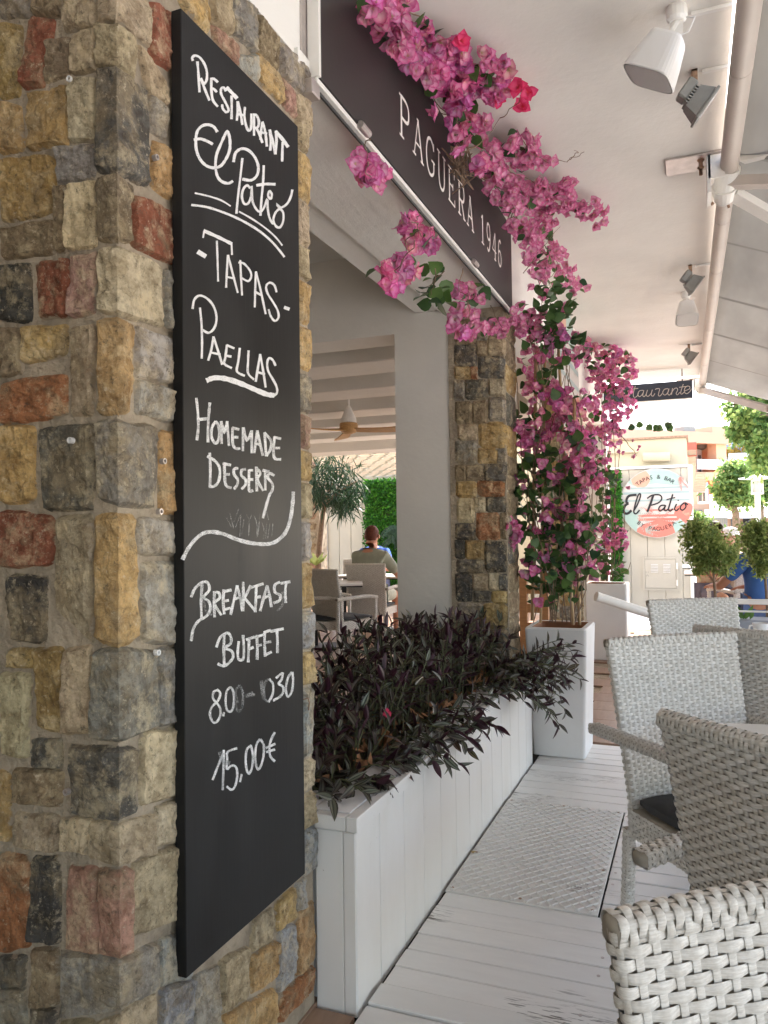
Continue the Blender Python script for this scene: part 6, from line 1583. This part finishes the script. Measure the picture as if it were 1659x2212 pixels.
    if bm.faces:
        me = bpy.data.meshes.new('hair'); bm.to_mesh(me); me.materials.append(mh); me.polygons.foreach_set('use_smooth', [True] * len(me.polygons)); o = bpy.data.objects.new('hair', me); C.objects.link(o); o.parent = t
        md = o.modifiers.new('th', 'SOLIDIFY'); md.thickness = .012
    bm.free()
    if cap:
        mb = MB(); mb.lathe([(.092, .03), (.094, .06), (.075, .105), (.03, .125), (.001, .128)], 20, Matrix.Translation(hc)); mb.box((hc.x - .06, hc.y + .07, hc.z + .03), (hc.x + .06, hc.y + .17, hc.z + .04), bev=.004); o = mb.build('cap', simple('cap_cloth', cap, .8, .05, 10), None); o.parent = t
    if glasses:
        mb = MB()
        for s in (-1, 1):
            cc = hc + Vector((s * .032, .10, .010)); mb.tube([cc + Vector((cos(a) * .022, 0, sin(a) * .016)) for a in [k * pi / 6 for k in range(13)]], .0018, 5)
            mb.tube([cc + Vector((s * .022, 0, .004)), hc + Vector((s * .088, .0, .010))], .0018, 5)
        o = mb.build('glasses', M['dark'], None); o.parent = t
    # shirt: torso and sleeves to mid upper arm
    P2_ = [(0, -.06, .56, .175, .142), (0, -.10, .70, .172, .136), (0, -.10, .88, .192, .145), (0, -.078, 1.00, .165, .122), (0, -.055, 1.07, .085, .085)]
    E2 = [(0, 1), (1, 2), (2, 3), (3, 4)]
    for s, (el, wr) in ((-1, larm), (1, rarm)):
        sh = Vector((s * .17, -.075, .99)); m_ = sh.lerp(Vector(el), .78); i = len(P2_); P2_.extend([(*sh, .080), (*m_, .064)]); E2.extend([(3, i), (i, i + 1)])
    skin_obj('shirt', P2_, E2, mc, t)
    P3 = [(0, -.06, .53, .165, .135)]; E3 = []
    for s in (-1, 1): i = len(P3); P3.extend([(s * .10, .02, .53, .098), (s * .13, .30, .525, .078)]); E3.extend([(0, i), (i, i + 1)])
    skin_obj('shorts', P3, E3, ml, t)
    for s in (-1, 1):
        mb = MB(); mb.tube([(s * .13, .33, .05), (s * .13, .42, .055), (s * .13, .52, .045), (s * .13, .60, .035)], [.045, .05, .047, .028], 10, flat=.9); o = mb.build('shoe', simple('shoe_leather', shoe, .6, .2, 10), None, True); o.parent = t
    return t
person('person with short auburn hair and glasses in a grey green shirt, seen from behind', (-3.66, 8.80, .0), 2, (.55, .26, .17), (.30, .33, .27), (.11, .025, .012), (.52, .56, .48),
       ((-.27, .14, .78), (-.10, .20, 1.06)), ((.30, .10, .73), (.27, .36, .77)), (-.01, -.01), 'short', True).scale = (1.06, 1.0, 1.03)
person('bald man in a bright blue shirt facing us across the inner table', (U((806, 1180), 'y', 10.35).x, 10.35, .03), 172, (.58, .28, .19), (.03, .10, .42), (.35, .28, .22), (.10, .12, .2),
       ((-.30, .16, .76), (-.10, .40, .80)), ((.30, .16, .76), (.05, .42, .80)), (0, 0), 'bald')
a = U(cW(1470, 250), 'y', 8.05)
person('person with dark hair in a blue shirt seated outside with their back to us', (a.x + .03, 8.15, .02), -40, (.42, .20, .12), (.05, .13, .36), (.03, .022, .018), (.06, .09, .18),
       ((-.30, .10, .74), (-.20, .34, .72)), ((.30, .10, .74), (.20, .34, .70)), (-.0, .02), 'short')
a = U(cW(1270, 200), 'y', 9.6)
person('blonde woman with a white cap seated outside beyond the potted tree', (a.x, 9.7, a.z - 1.36), 190, (.60, .36, .26), (.55, .45, .35), (.48, .33, .14), (.3, .3, .3),
       ((-.28, .14, .78), (-.10, .36, .80)), ((.28, .14, .78), (.10, .36, .80)), (0, 0), 'long', False, (.8, .8, .8))
a = U(cW(1110, 150), 'y', 9.4)
person('person with dark hair in a beige top seated outside behind the potted tree', (a.x, 9.5, a.z - 1.34), 150, (.42, .22, .13), (.48, .38, .27), (.05, .03, .02), (.15, .15, .2),
       ((-.28, .14, .78), (-.10, .36, .80)), ((.28, .14, .78), (.10, .36, .80)), (0, 0), 'short')

# ------------------------------------------------------------------ FAR SIDE: panel wall, hut, houses
pw = thing('panel_wall', 'cream boarded wall carrying the round sign and the meter door', 'wall', (-1, 13.5, 0))
for x in [-2.6 + .268 * i for i in range(10)]:
    x1 = min(x + .262, -.085)
    if x1 > x: mb = MB(); mb.box((x, 13.5, -.05), (x1, 13.53, 2.30), bev=.003); mb.build('board', M['panel_w'], pw)
mb = MB(); mb.box((-2.6, 13.53, -.05), (-.09, 13.60, 2.30)); mb.build('backing', M['panel_w'], pw)
mb = MB(); mb.box((-2.6, 13.47, 2.305), (-.078, 13.60, 2.35), bev=.004); mb.build('cap', M['white'], pw)
mb = MB(); mb.box((-.083, 13.47, -.05), (-.015, 13.60, 2.34), bev=.004); mb.build('corner_post', M['white'], pw)
hutt = thing('cream_hut', 'cream rendered hut wall rising above the panel wall, with a rusty roof edge', 'building', (-1.2, 13.7, 2.3))
mb = MB(); mb.box((-4.5, 13.62, 0), (-.095, 17.5, 2.80)); mb.build('wall', M['cream'], hutt)
mb = MB(); mb.box((-4.6, 13.58, 2.803), (-.07, 17.6, 2.835)); mb.build('roof_edge', M['rust'], hutt)
mb = MB(); a = U(cR(465, 805), 'y', 13.55); b = U(cR(680, 800), 'y', 13.55); mb.tube([a, b], .075, 14); mb.build('rolled_blind', M['cream'], hutt); mb = MB(); mb.box((-1.35, 13.54, a.z + .09), (-.85, 13.62, a.z + .12)); mb.build('blind_rail', M['cream'], hutt)
md_ = thing('meter_door', 'small cream meter cupboard door with two louvred vents', 'cupboard door', (-.5, 13.48, .6))
a = U(cR(460, 1592), 'y', 13.47); b = U(cR(752, 1862), 'y', 13.47)
mb = MB(); 
for x0, z0, x1, z1 in ((a.x, b.z, a.x + .035, a.z), (b.x - .035, b.z, b.x, a.z), (a.x + .036, a.z - .035, b.x - .036, a.z), (a.x + .036, b.z, b.x - .036, b.z + .03)): mb.box((x0, 13.475, z0), (x1, 13.499, z1))
mb.build('frame', M['panel_w'], md_)
mb = MB(); mb.box((a.x + .04, 13.482, b.z + .035), (b.x - .04, 13.498, a.z - .04), bev=.003); mb.build('door', M['panel_w'], md_)
for k in range(2):
    mb = MB()
    for i in range(6):
        c_ = U(cR(556 + k * 98, 1655 + i * 12), 'y', 13.47); boxbar(mb, (c_.x - .055, 13.474, c_.z), (c_.x + .055, 13.474, c_.z), .016, .010)
    mb.build('louvre', M['white'], md_)
mb = MB()
for px, py in ((492, 1715), (508, 1715), (500, 1738), (492, 1745), (510, 1745)): c_ = U(cR(px, py), 'y', 13.475); mb.box((c_.x - .004, 13.476, c_.z - .004), (c_.x + .004, 13.481, c_.z + .004))
mb.build('lock_holes', M['dark'], md_)
for py in (1665, 1800): c_ = U(cR(735, py), 'y', 13.47); mb = MB(); mb.box((c_.x - .01, 13.466, c_.z - .05), (c_.x + .012, 13.481, c_.z + .05)); mb.build('hinge', M['metal_w'], md_)
h1 = U(cR(205, 910), 'y', 13.3); h2 = U(cR(300, 1770), 'y', 13.3)
hedge('hedge_panel', 'narrow upright strip of artificial green hedge left of the round sign', (h1.x, 13.42, h2.z - .3), Vector((h2.x - h1.x, 0, 0)), Vector((0, 0, h1.z - h2.z + .3)), 3500, .055, M['hedge'], 5)
# canopy slabs beyond
M['redp'] = simple('red_paint', (.55, .12, .08), .5, .1, 5); M['strip'] = simple('striped_canopy_wood', (.42, .33, .25), .7, .2, 4)
c1_ = thing('canopy', 'narrow brown slatted canopy with a red end board beside the cream hut', 'canopy', (.1, 14, 2.7))
mb = MB(); a = U(cR(815, 690), 'y', 13.7); b = U(cR(890, 690), 'y', 13.7)
for i in range(9): x = a.x + (b.x - a.x) * i / 9; mb.box((x, 13.72, 2.66), (x + (b.x - a.x) / 9 * .8, 18.2, 2.70))
mb.build('slats', M['strip'], c1_); mb = MB(); mb.box((a.x, 13.66, 2.60), (b.x, 13.71, 2.72)); mb.build('end_board', M['redp'], c1_)
q = U(cR(845, 760), 'y', 15.5); mb = MB(); mb.box((q.x - .06, 15.4, q.z - .1), (q.x + .1, 15.44, q.z + .02)); mb.build('red_lamp', M['redp'], c1_)
c2_ = thing('canopy', 'weathered wooden slat canopy lower down in front of the orange building', 'canopy', (1, 20, 2.6))
mb = MB(); a = U(cR(885, 925), 'y', 19); b = U(cR(962, 935), 'y', 19); a2 = U(cR(862, 1095), 'y', 27); 
for i in range(14):
    y = 19 + i * .62; t_ = i / 14; mb.box((a.x + (a2.x - a.x) * t_, y, a.z - .05 - .01 * (i % 2)), (b.x + t_ * .1, y + .56, a.z + .0))
mb.build('slats', M['strip'], c2_)
# orange building
M['orange'] = simple('peach_render', (.74, .45, .29), .85, .04, .5); M['orange_l'] = simple('peach_trim', (.60, .40, .28), .85, .04, .5); M['glassd'] = simple('window_glass', (.12, .15, .17), .12, .15, 1, spec=.8); M['bluew'] = simple('pale_blue_render', (.40, .48, .60), .8, .04, .5)
ob = thing('apartment_building', 'peach orange apartment building with white railed balconies', 'building', (6, 38, 0))
dA = Vector((sin(radians(47)), cos(radians(47)), 0)); nA = Vector((dA.y, -dA.x, 0))
PA = U(cR(1135, 1100), 'y', 36)
def UO(px, py, off=0):
    d = ray(*cR(px, py)); P0 = PA + nA * off; t = (P0 - EYE).dot(nA) / d.dot(nA); return EYE + d * t
def so_(p): return (p - PA).dot(dA)
def fbox(mb, s0, s1, o0, o1, z0, z1):
    vs = []
    for s in (s0, s1):
        for o in (o0, o1):
            for z in (z0, z1): v = PA + dA * s + nA * o; vs.append(Vector((v.x, v.y, z)))
    mb.add(vs, [(0, 1, 3, 2), (4, 6, 7, 5), (0, 4, 5, 1), (2, 3, 7, 6), (0, 2, 6, 4), (1, 5, 7, 3)])
zt = UO(1130, 640).z; zt2 = UO(1130, 690).z; zs2 = UO(1110, 928).z; zs2b = UO(1030, 990).z; zr2 = UO(1110, 828).z; zs1 = UO(1110, 1202).z; zr1 = UO(1110, 1157).z; zs1b = UO(1100, 1235).z
sL = so_(UO(888, 900)); sW = so_(UO(835, 900)); sR0 = so_(UO(1108, 900)); D = 1.2
mb = MB(); fbox(mb, sL - 30, sL - .0, -8, -.0, 0, zt); fbox(mb, sL + .003, 0, -8, -D, 0, zt); fbox(mb, sL + .003, 0, -D + .003, 0, zt2, zt - .003); fbox(mb, sL + .003, 0, -D + .003, .10, zs2b, zs2); fbox(mb, sL + .003, 0, -D + .003, .10, zs1b, zs1); fbox(mb, -.55, 0, -.5, -.003, 0, zt2 - .003)
fbox(mb, -.25, 0, -D + .003, -.503, zs2 + .003, zs2 + 1.0); fbox(mb, -.25, 0, -D + .003, -.503, zt2 - .7, zt2 - .003)
mb.build('wall', M['orange'], ob)
mb = MB(); fbox(mb, sL - 30, .1, .003, .16, zt - .35, zt + .12); fbox(mb, -.9, .12, .16, -.9, zt + .12, zt + .4); mb.build('parapet', M['orange_l'], ob)
for sx, zz in ((sL - .3, zt), (-.5, zt)): mb = MB(); fbox(mb, sx - .3, sx + .3, -.6, 0, zt + .13, zt + .35); mb.build('roof_vent', M['grey_lamp'], ob)
for zb, ztop, zsl in ((zs2, zr2, zs2), (zs1, zr1, zs1)):
    rr_ = MB(); fbox(rr_, sL, 0, .04, .10, ztop - .06, ztop); fbox(rr_, sL, 0, .05, .09, zsl + .12, zsl + .17); rr_.build('balcony_rail', M['white'], ob)
    n_ = 26
    for k in range(n_): b_ = MB(); s_ = sL + (0 - sL) * k / n_; fbox(b_, s_, s_ + .03, .055, .085, zsl + .17, ztop - .06); b_.build('baluster', M['white'], ob)
for (zsl, zhead) in ((zs2, UO(930, 745, -D).z), (zs1, UO(930, 1040, -D).z)):
    s0 = so_(UO(895, 900, -D)); s1 = so_(UO(965, 900, -D))
    fr = MB(); fbox(fr, s0 - .3, s1, -D - .0, -D + .06, zsl, zhead); fo = fr.build('door_frame', M['white'], ob)
    gl = MB(); fbox(gl, s0 + .0, (s0 + s1) / 2 - .1, -D + .061, -D + .09, zsl + .1, zhead - .25); gl.build('pane', M['glassd'], fo)
    gl = MB(); fbox(gl, (s0 + s1) / 2 + .1, s1 - .25, -D + .061, -D + .09, zsl + .1, zhead - .25); gl.build('pane', M['glassd'], fo)
q = UO(915, 720, -D); mb = MB(); mb.lathe([(.02, -.18), (.2, -.1), (.22, .05), (.05, .15)], 10, Matrix.Translation(q + nA * .15)); mb.build('wall_lamp', M['grey_lamp'], ob)
# white-blue building
wb = thing('apartment_building', 'pale blue white apartment block with balconies behind the trees', 'building', (20, 66, 0))
def zy(px, py, y): return U(cR(px, py), 'y', y)
a = zy(1120, 655, 62); b = zy(1456, 655, 62)
mb = MB(); mb.box((a.x - 3, 62, 0), (b.x + 12, 74, a.z)); mb.build('wall', M['bluew'], wb)
mb = MB(); mb.box((a.x - 3.2, 61.7, a.z + .01), (b.x + 12.2, 74.2, a.z + .5)); mb.build('roof_edge', M['white'], wb)
for (x0, y0, x1, y1, npn) in ((1143, 705, 1205, 775, 3), (1245, 718, 1292, 768, 2), (1195, 840, 1240, 920, 2), (1300, 845, 1350, 925, 2), (1370, 700, 1410, 760, 2), (1195, 970, 1240, 1050, 2)):
    p0 = zy(x0, y0, 61.8); p1 = zy(x1, y1, 61.8); mb = MB(); mb.box((p0.x, 61.85, p1.z), (p1.x, 61.995, p0.z)); w_ = mb.build('window', M['white'], wb)
    for k in range(npn):
        xa = p0.x + (p1.x - p0.x) * (k + .12) / npn; xb = p0.x + (p1.x - p0.x) * (k + .88) / npn; mb = MB(); mb.box((xa, 61.78, p1.z + .15), (xb, 61.845, p0.z - .15)); mb.build('pane', M['glassd'], w_)
for py0, py1, x0, x1 in ((775, 815, 1143, 1380), (925, 965, 1160, 1456)):
    p0 = zy(x0, py0, 60.5); p1 = zy(x1, py1, 60.5); mb = MB(); mb.box((p0.x, 60.5, p1.z), (p1.x, 60.6, p0.z)); mb.build('balcony_front', M['white'], wb)
    mb = MB(); mb.box((p0.x, 60.5, p1.z - .5), (p1.x, 61.99, p1.z - .01)); mb.build('balcony_slab', M['white'], wb)
bh = thing('flowering_bush', 'small yellow orange flowering bush on the balcony of the blue white block', 'bush', tuple(zy(1240, 790, 60.9)))
mb = MB(); r = random.Random(3)
for _ in range(260): p = zy(1240, 795, 61.0) + Vector((r.gauss(0, .8), r.uniform(-.2, .3), abs(r.gauss(0, .35)))); leafquad(mb, p, rv(r), rv(r), .35, .12)
mb.build('foliage', simple('orange_blossom', (.45, .30, .06), .7, .4, 2), bh)
# shop row
sh = thing('shop_row', 'low row of shops with pale awnings and dark windows across the street', 'building', (6, 31, 0))
a = zy(860, 1215, 30); b = zy(1456, 1215, 30)
mb = MB(); mb.box((a.x - 6, 31.0, 0), (b.x + 10, 34, a.z + .2)); mb.build('wall', M['orange_l'], sh)
for k, (x0, x1, y0, y1, mt) in enumerate([(870, 960, 1225, 1300, 'glassd'), (960, 1030, 1235, 1330, 'dark'), (1160, 1250, 1205, 1300, 'glassd'), (1255, 1340, 1200, 1300, 'dark'), (1345, 1456, 1190, 1330, 'glassd')]):
    p0 = zy(x0, y0, 30.9); p1 = zy(x1, y1, 30.9); mb = MB(); mb.box((p0.x, 30.92, max(0, p1.z - 1)), (p1.x - .1, 30.995, p0.z)); w_ = mb.build('shop_window', M[mt], sh)
    mb = MB(); mb.box((p0.x, 30.80, (p0.z + p1.z) / 2), (p1.x - .1, 30.915, (p0.z + p1.z) / 2 + .08)); mb.build('transom', M['white'], w_)
mb = MB(); p0 = zy(1000, 1165, 29.0); p1 = zy(1456, 1165, 29.0); mb.add([Vector(v) for v in [(p0.x, 29, p0.z - .5), (p1.x + 6, 29, p0.z - .5), (p1.x + 6, 30.98, p0.z + .35), (p0.x, 30.98, p0.z + .35), (p0.x, 29, p0.z - .56), (p1.x + 6, 29, p0.z - .56), (p1.x + 6, 30.98, p0.z + .29), (p0.x, 30.98, p0.z + .29)]], [(0, 1, 2, 3), (7, 6, 5, 4), (0, 4, 5, 1), (1, 5, 6, 2), (2, 6, 7, 3), (3, 7, 4, 0)]); mb.build('shop_awning', M['white'], sh)
tb_ = thing('shop_sign', 'brown shop sign with yellow capital letters across the street', 'sign', (4, 30.7, 2.5))
p0 = zy(1035, 1228, 30.2); p1 = zy(1160, 1292, 30.2); mb = MB(); mb.box((p0.x, 30.2, p1.z), (p1.x, 30.35, p0.z)); mb.build('board', simple('sign_brown_red', (.33, .09, .05), .5, .1, 3), tb_)
mb = MB(); mb.box((p0.x - .35, 30.22, p1.z - .05), (p0.x - .01, 30.34, p0.z + .05)); mb.build('side_box', M['white'], tb_)
m_y = simple('yellow_letter', (.80, .48, .05), .5, .05, 3); hh_ = p0.z - p1.z
me = text_mesh('TABACS', hh_ * .62); me.materials.append(m_y); me.transform(Matrix.Translation((p0.x + (p1.x - p0.x) * .50, 30.19, p1.z + hh_ * .26)) @ Matrix.Rotation(pi / 2, 4, 'X') @ Matrix.Scale(.86, 4, (1, 0, 0))); put(me, 'lettering', tb_)
mb = MB(); mb.box((p0.x + .12, 30.185, p1.z + hh_ * .2), (p0.x + .26, 30.197, p1.z + hh_ * .8)); mb.box((p0.x + .12, 30.18, p1.z + hh_ * .7), (p0.x + .42, 30.184, p1.z + hh_ * .8)); mb.build('emblem', m_y, tb_)
mb = MB()
for k in range(3): mb.box((p1.x - .5, 30.185, p1.z + hh_ * (.22 + .22 * k)), (p1.x - .12, 30.197, p1.z + hh_ * (.27 + .22 * k)))
mb.build('small_lines', M['s_white'], tb_)
# street fence
sf = thing('street_fence', 'grey metal fence panels along the far pavement', 'fence', (4, 27, 0)); a = zy(960, 1300, 26); b = zy(1120, 1300, 26)
for k in range(11): x = a.x + (b.x - a.x) * k / 10; mb = MB(); mb.box((x, 26, 0), (x + .05, 26.05, a.z)); mb.build('post', M['grey_lamp'], sf)
mb = MB(); mb.box((a.x, 25.96, a.z), (b.x + .05, 26.09, a.z + .06)); mb.build('rail', M['grey_lamp'], sf)
# lamp post
lp = thing('street_lamp', 'white street lamp with a flat round hood and a square glass lantern', 'street lamp', tuple(zy(1375, 1381, 20)))
a = zy(1372, 1098, 20); mb = MB(); mb.tube([(a.x, 20, -.1), (a.x, 20, .9), (a.x, 20, a.z)], [.09, .07, .06], 12); mb.build('pole', M['metal_w'], lp)
mb = MB(); mb.box((a.x - .13, 19.87, a.z), (a.x + .13, 20.13, a.z + .04)); mb.box((a.x - .12, 19.88, a.z + .3), (a.x + .12, 20.12, a.z + .34))
for sx in (-1, 1):
    for sy in (-1, 1): mb.box((a.x + sx * .115 - .01, 20 + sy * .115 - .01, a.z + .04), (a.x + sx * .115 + .01, 20 + sy * .115 + .01, a.z + .3))
mb.build('lantern_frame', M['metal_w'], lp); mb = MB(); mb.lathe([(.08, .041), (.10, .2), (.06, .29)], 12, Matrix.Translation((a.x, 20, a.z))); mb.build('lantern_glass', M['s_white'], lp)
mb = MB(); mb.lathe([(.10, .342), (.40, .36), (.40, .385), (.12, .42), (.05, .46)], 24, Matrix.Translation((a.x, 20, a.z))); mb.build('hood', M['metal_w'], lp)

# ------------------------------------------------------------------ TREES
def tree(name, label, trunk_pts, rads, clumps, nleaf, L, Wd, mat, seed, group=None, limb=.03):
    """clumps: world centres with radius"""
    r = random.Random(seed); t = thing(name, label, 'tree', tuple(trunk_pts[0]), group)
    mb = MB(); mb.tube(trunk_pts, rads, 8); top = Vector(trunk_pts[-1])
    for c, rad in clumps:
        A = Vector(trunk_pts[-1]) if r.random() < .6 else Vector(trunk_pts[len(trunk_pts) // 2]); n = 6; o1 = rv(r) * .12 * (c - A).length
        mb.tube([A.lerp(c, k / (n - 1)) + o1 * sin(pi * k / (n - 1)) for k in range(n)], [limb * (1 - .7 * k / n) for k in range(n)], 5)
        for _ in range(3): q = c + rv(r) * rad; mb.tube([c.lerp(A, .2), c.lerp(q, .5) + rv(r) * rad * .1, q], [limb * .35, limb * .25, limb * .1], 4)
    mb.build('trunk', M['twig'], t)
    mb = MB(); tot = sum(rad ** 2 for _, rad in clumps)
    for c, rad in clumps:
        k = int(nleaf * rad ** 2 / tot); sub = [(c + rv(r) * rad * .8, rad * r.uniform(.14, .32)) for _ in range(16)]
        for _ in range(k):
            if r.random() < .45: sc_, sr = r.choice(sub); p = sc_ + Vector((r.gauss(0, .55), r.gauss(0, .55), r.gauss(0, .45))) * sr
            else: p = c + Vector((r.gauss(0, .62), r.gauss(0, .62), r.gauss(0, .5))) * rad
            leafquad(mb, p, rv(r) + Vector((0, 0, -.25)), rv(r), L * r.uniform(.6, 1.3), Wd, .2)
    mb.build('crown', mat, t); return t
def cl(lst, y): return [(U(cR(px, py), 'y', y + dy), rp / 2.011 * K / FPX * (y + dy) * 1.02) for px, py, rp, dy in lst]
tree('street_tree', 'large bright leafy tree reaching in from the right over the street', [Vector((7.2, 18, 0)), Vector((7.0, 18, 2.5)), Vector((6.5, 18, 4.0))], [.2, .16, .1],
     cl([(1290, 340, 70, 0), (1380, 360, 90, .5), (1440, 440, 90, 0), (1300, 470, 80, -.5), (1240, 560, 70, 0), (1360, 560, 90, .5), (1220, 640, 45, 0), (1330, 650, 70, 0), (1430, 640, 80, -.5), (1400, 740, 80, 0), (1460, 850, 90, 0), (1380, 840, 50, .5), (1180, 450, 40, 0), (1500, 300, 90, 0), (1540, 560, 110, 0), (1120, 395, 16, 0), (1150, 420, 16, 0)], 17), 5500, .13, .048, M['tree_b'], 1, limb=.05)
tree('street_tree', 'slender light green tree in front of the peach building', [U(cR(1210, 1381), 'y', 22) - Vector((0, 0, 1.3)), U(cR(1200, 1250), 'y', 22), U(cR(1170, 1130), 'y', 22)], [.12, .09, .06],
     cl([(1150, 900, 70, 0), (1110, 1000, 70, 0), (1200, 970, 80, 0), (1270, 900, 60, 0), (1160, 1070, 80, 0), (1250, 1060, 80, 0), (1060, 1060, 40, 0), (1090, 1130, 50, 0), (1190, 1140, 70, 0), (1300, 1130, 70, 0)], 22), 2300, .18, .034, M['tree_b'], 2, limb=.045)
tree('street_tree', 'yellow green tree behind the street lamp', [U(cR(1400, 1381), 'y', 25) - Vector((0, 0, 1.3)), U(cR(1400, 1200), 'y', 25)], [.12, .08],
     cl([(1400, 950, 80, 0), (1350, 1020, 70, 0), (1450, 1040, 80, 0), (1410, 1110, 80, 0), (1340, 1100, 50, 0), (1480, 930, 80, 0), (1300, 990, 50, 0)], 25), 1900, .19, .042, M['tree_b'], 3, limb=.045)
def wcl(lst, y): return [(U(cW(px, py), 'y', y + dy), rp / 2.6587 * K / FPX * (y + dy) * 1.0) for px, py, rp, dy in lst]
tk = [U(cW(1110, 930), 'y', 6.9), U(cW(1095, 780), 'y', 6.9), U(cW(1085, 640), 'y', 6.9)]; tk = [Vector((tk[0].x, tk[0].y, .4))] + tk
tree('potted_tree', 'round headed potted tree with fine green foliage behind the railing', tk, [.014, .012, .011, .008],
     wcl([(870, 180, 75, 0), (830, 280, 70, 0), (960, 230, 90, 0), (1060, 300, 110, .1), (900, 380, 90, 0), (1130, 400, 110, 0), (1000, 450, 110, 0), (1230, 440, 80, .1), (880, 500, 70, 0), (1080, 560, 100, 0), (1230, 560, 85, 0), (960, 590, 80, 0), (940, 660, 45, 0), (1310, 500, 50, 0), (1190, 660, 45, 0)], 6.9), 3600, .050, .009, M['fern'], 4, 'potted trees behind the railing', .0035)
tk = [U(cW(1650, 1000), 'y', 7.3), U(cW(1630, 700), 'y', 7.3), U(cW(1610, 560), 'y', 7.3)]; tk = [Vector((tk[0].x, tk[0].y, .4))] + tk
tree('potted_tree', 'second potted tree, cut by the right edge of the picture', tk, [.014, .012, .011, .008],
     wcl([(1480, 240, 90, 0), (1580, 200, 90, 0), (1440, 340, 80, 0), (1540, 340, 100, 0), (1640, 300, 90, 0), (1500, 450, 80, 0), (1600, 460, 100, 0), (1560, 560, 80, 0), (1640, 600, 80, 0), (1590, 680, 50, 0), (1700, 400, 110, 0)], 7.3), 3600, .050, .009, M['fern'], 5, 'potted trees behind the railing', .0035)
tree('street_bush', 'bright green bush at the foot of the panel wall corner', [U(cR(900, 1381), 'y', 15) - Vector((0, 0, 1.3)), U(cR(890, 1330), 'y', 15)], [.04, .02],
     cl([(880, 1320, 60, 0), (930, 1350, 70, 0), (870, 1400, 60, 0), (880, 1250, 25, 0)], 15), 1800, .08, .02, M['tree_b'], 6, limb=.012)
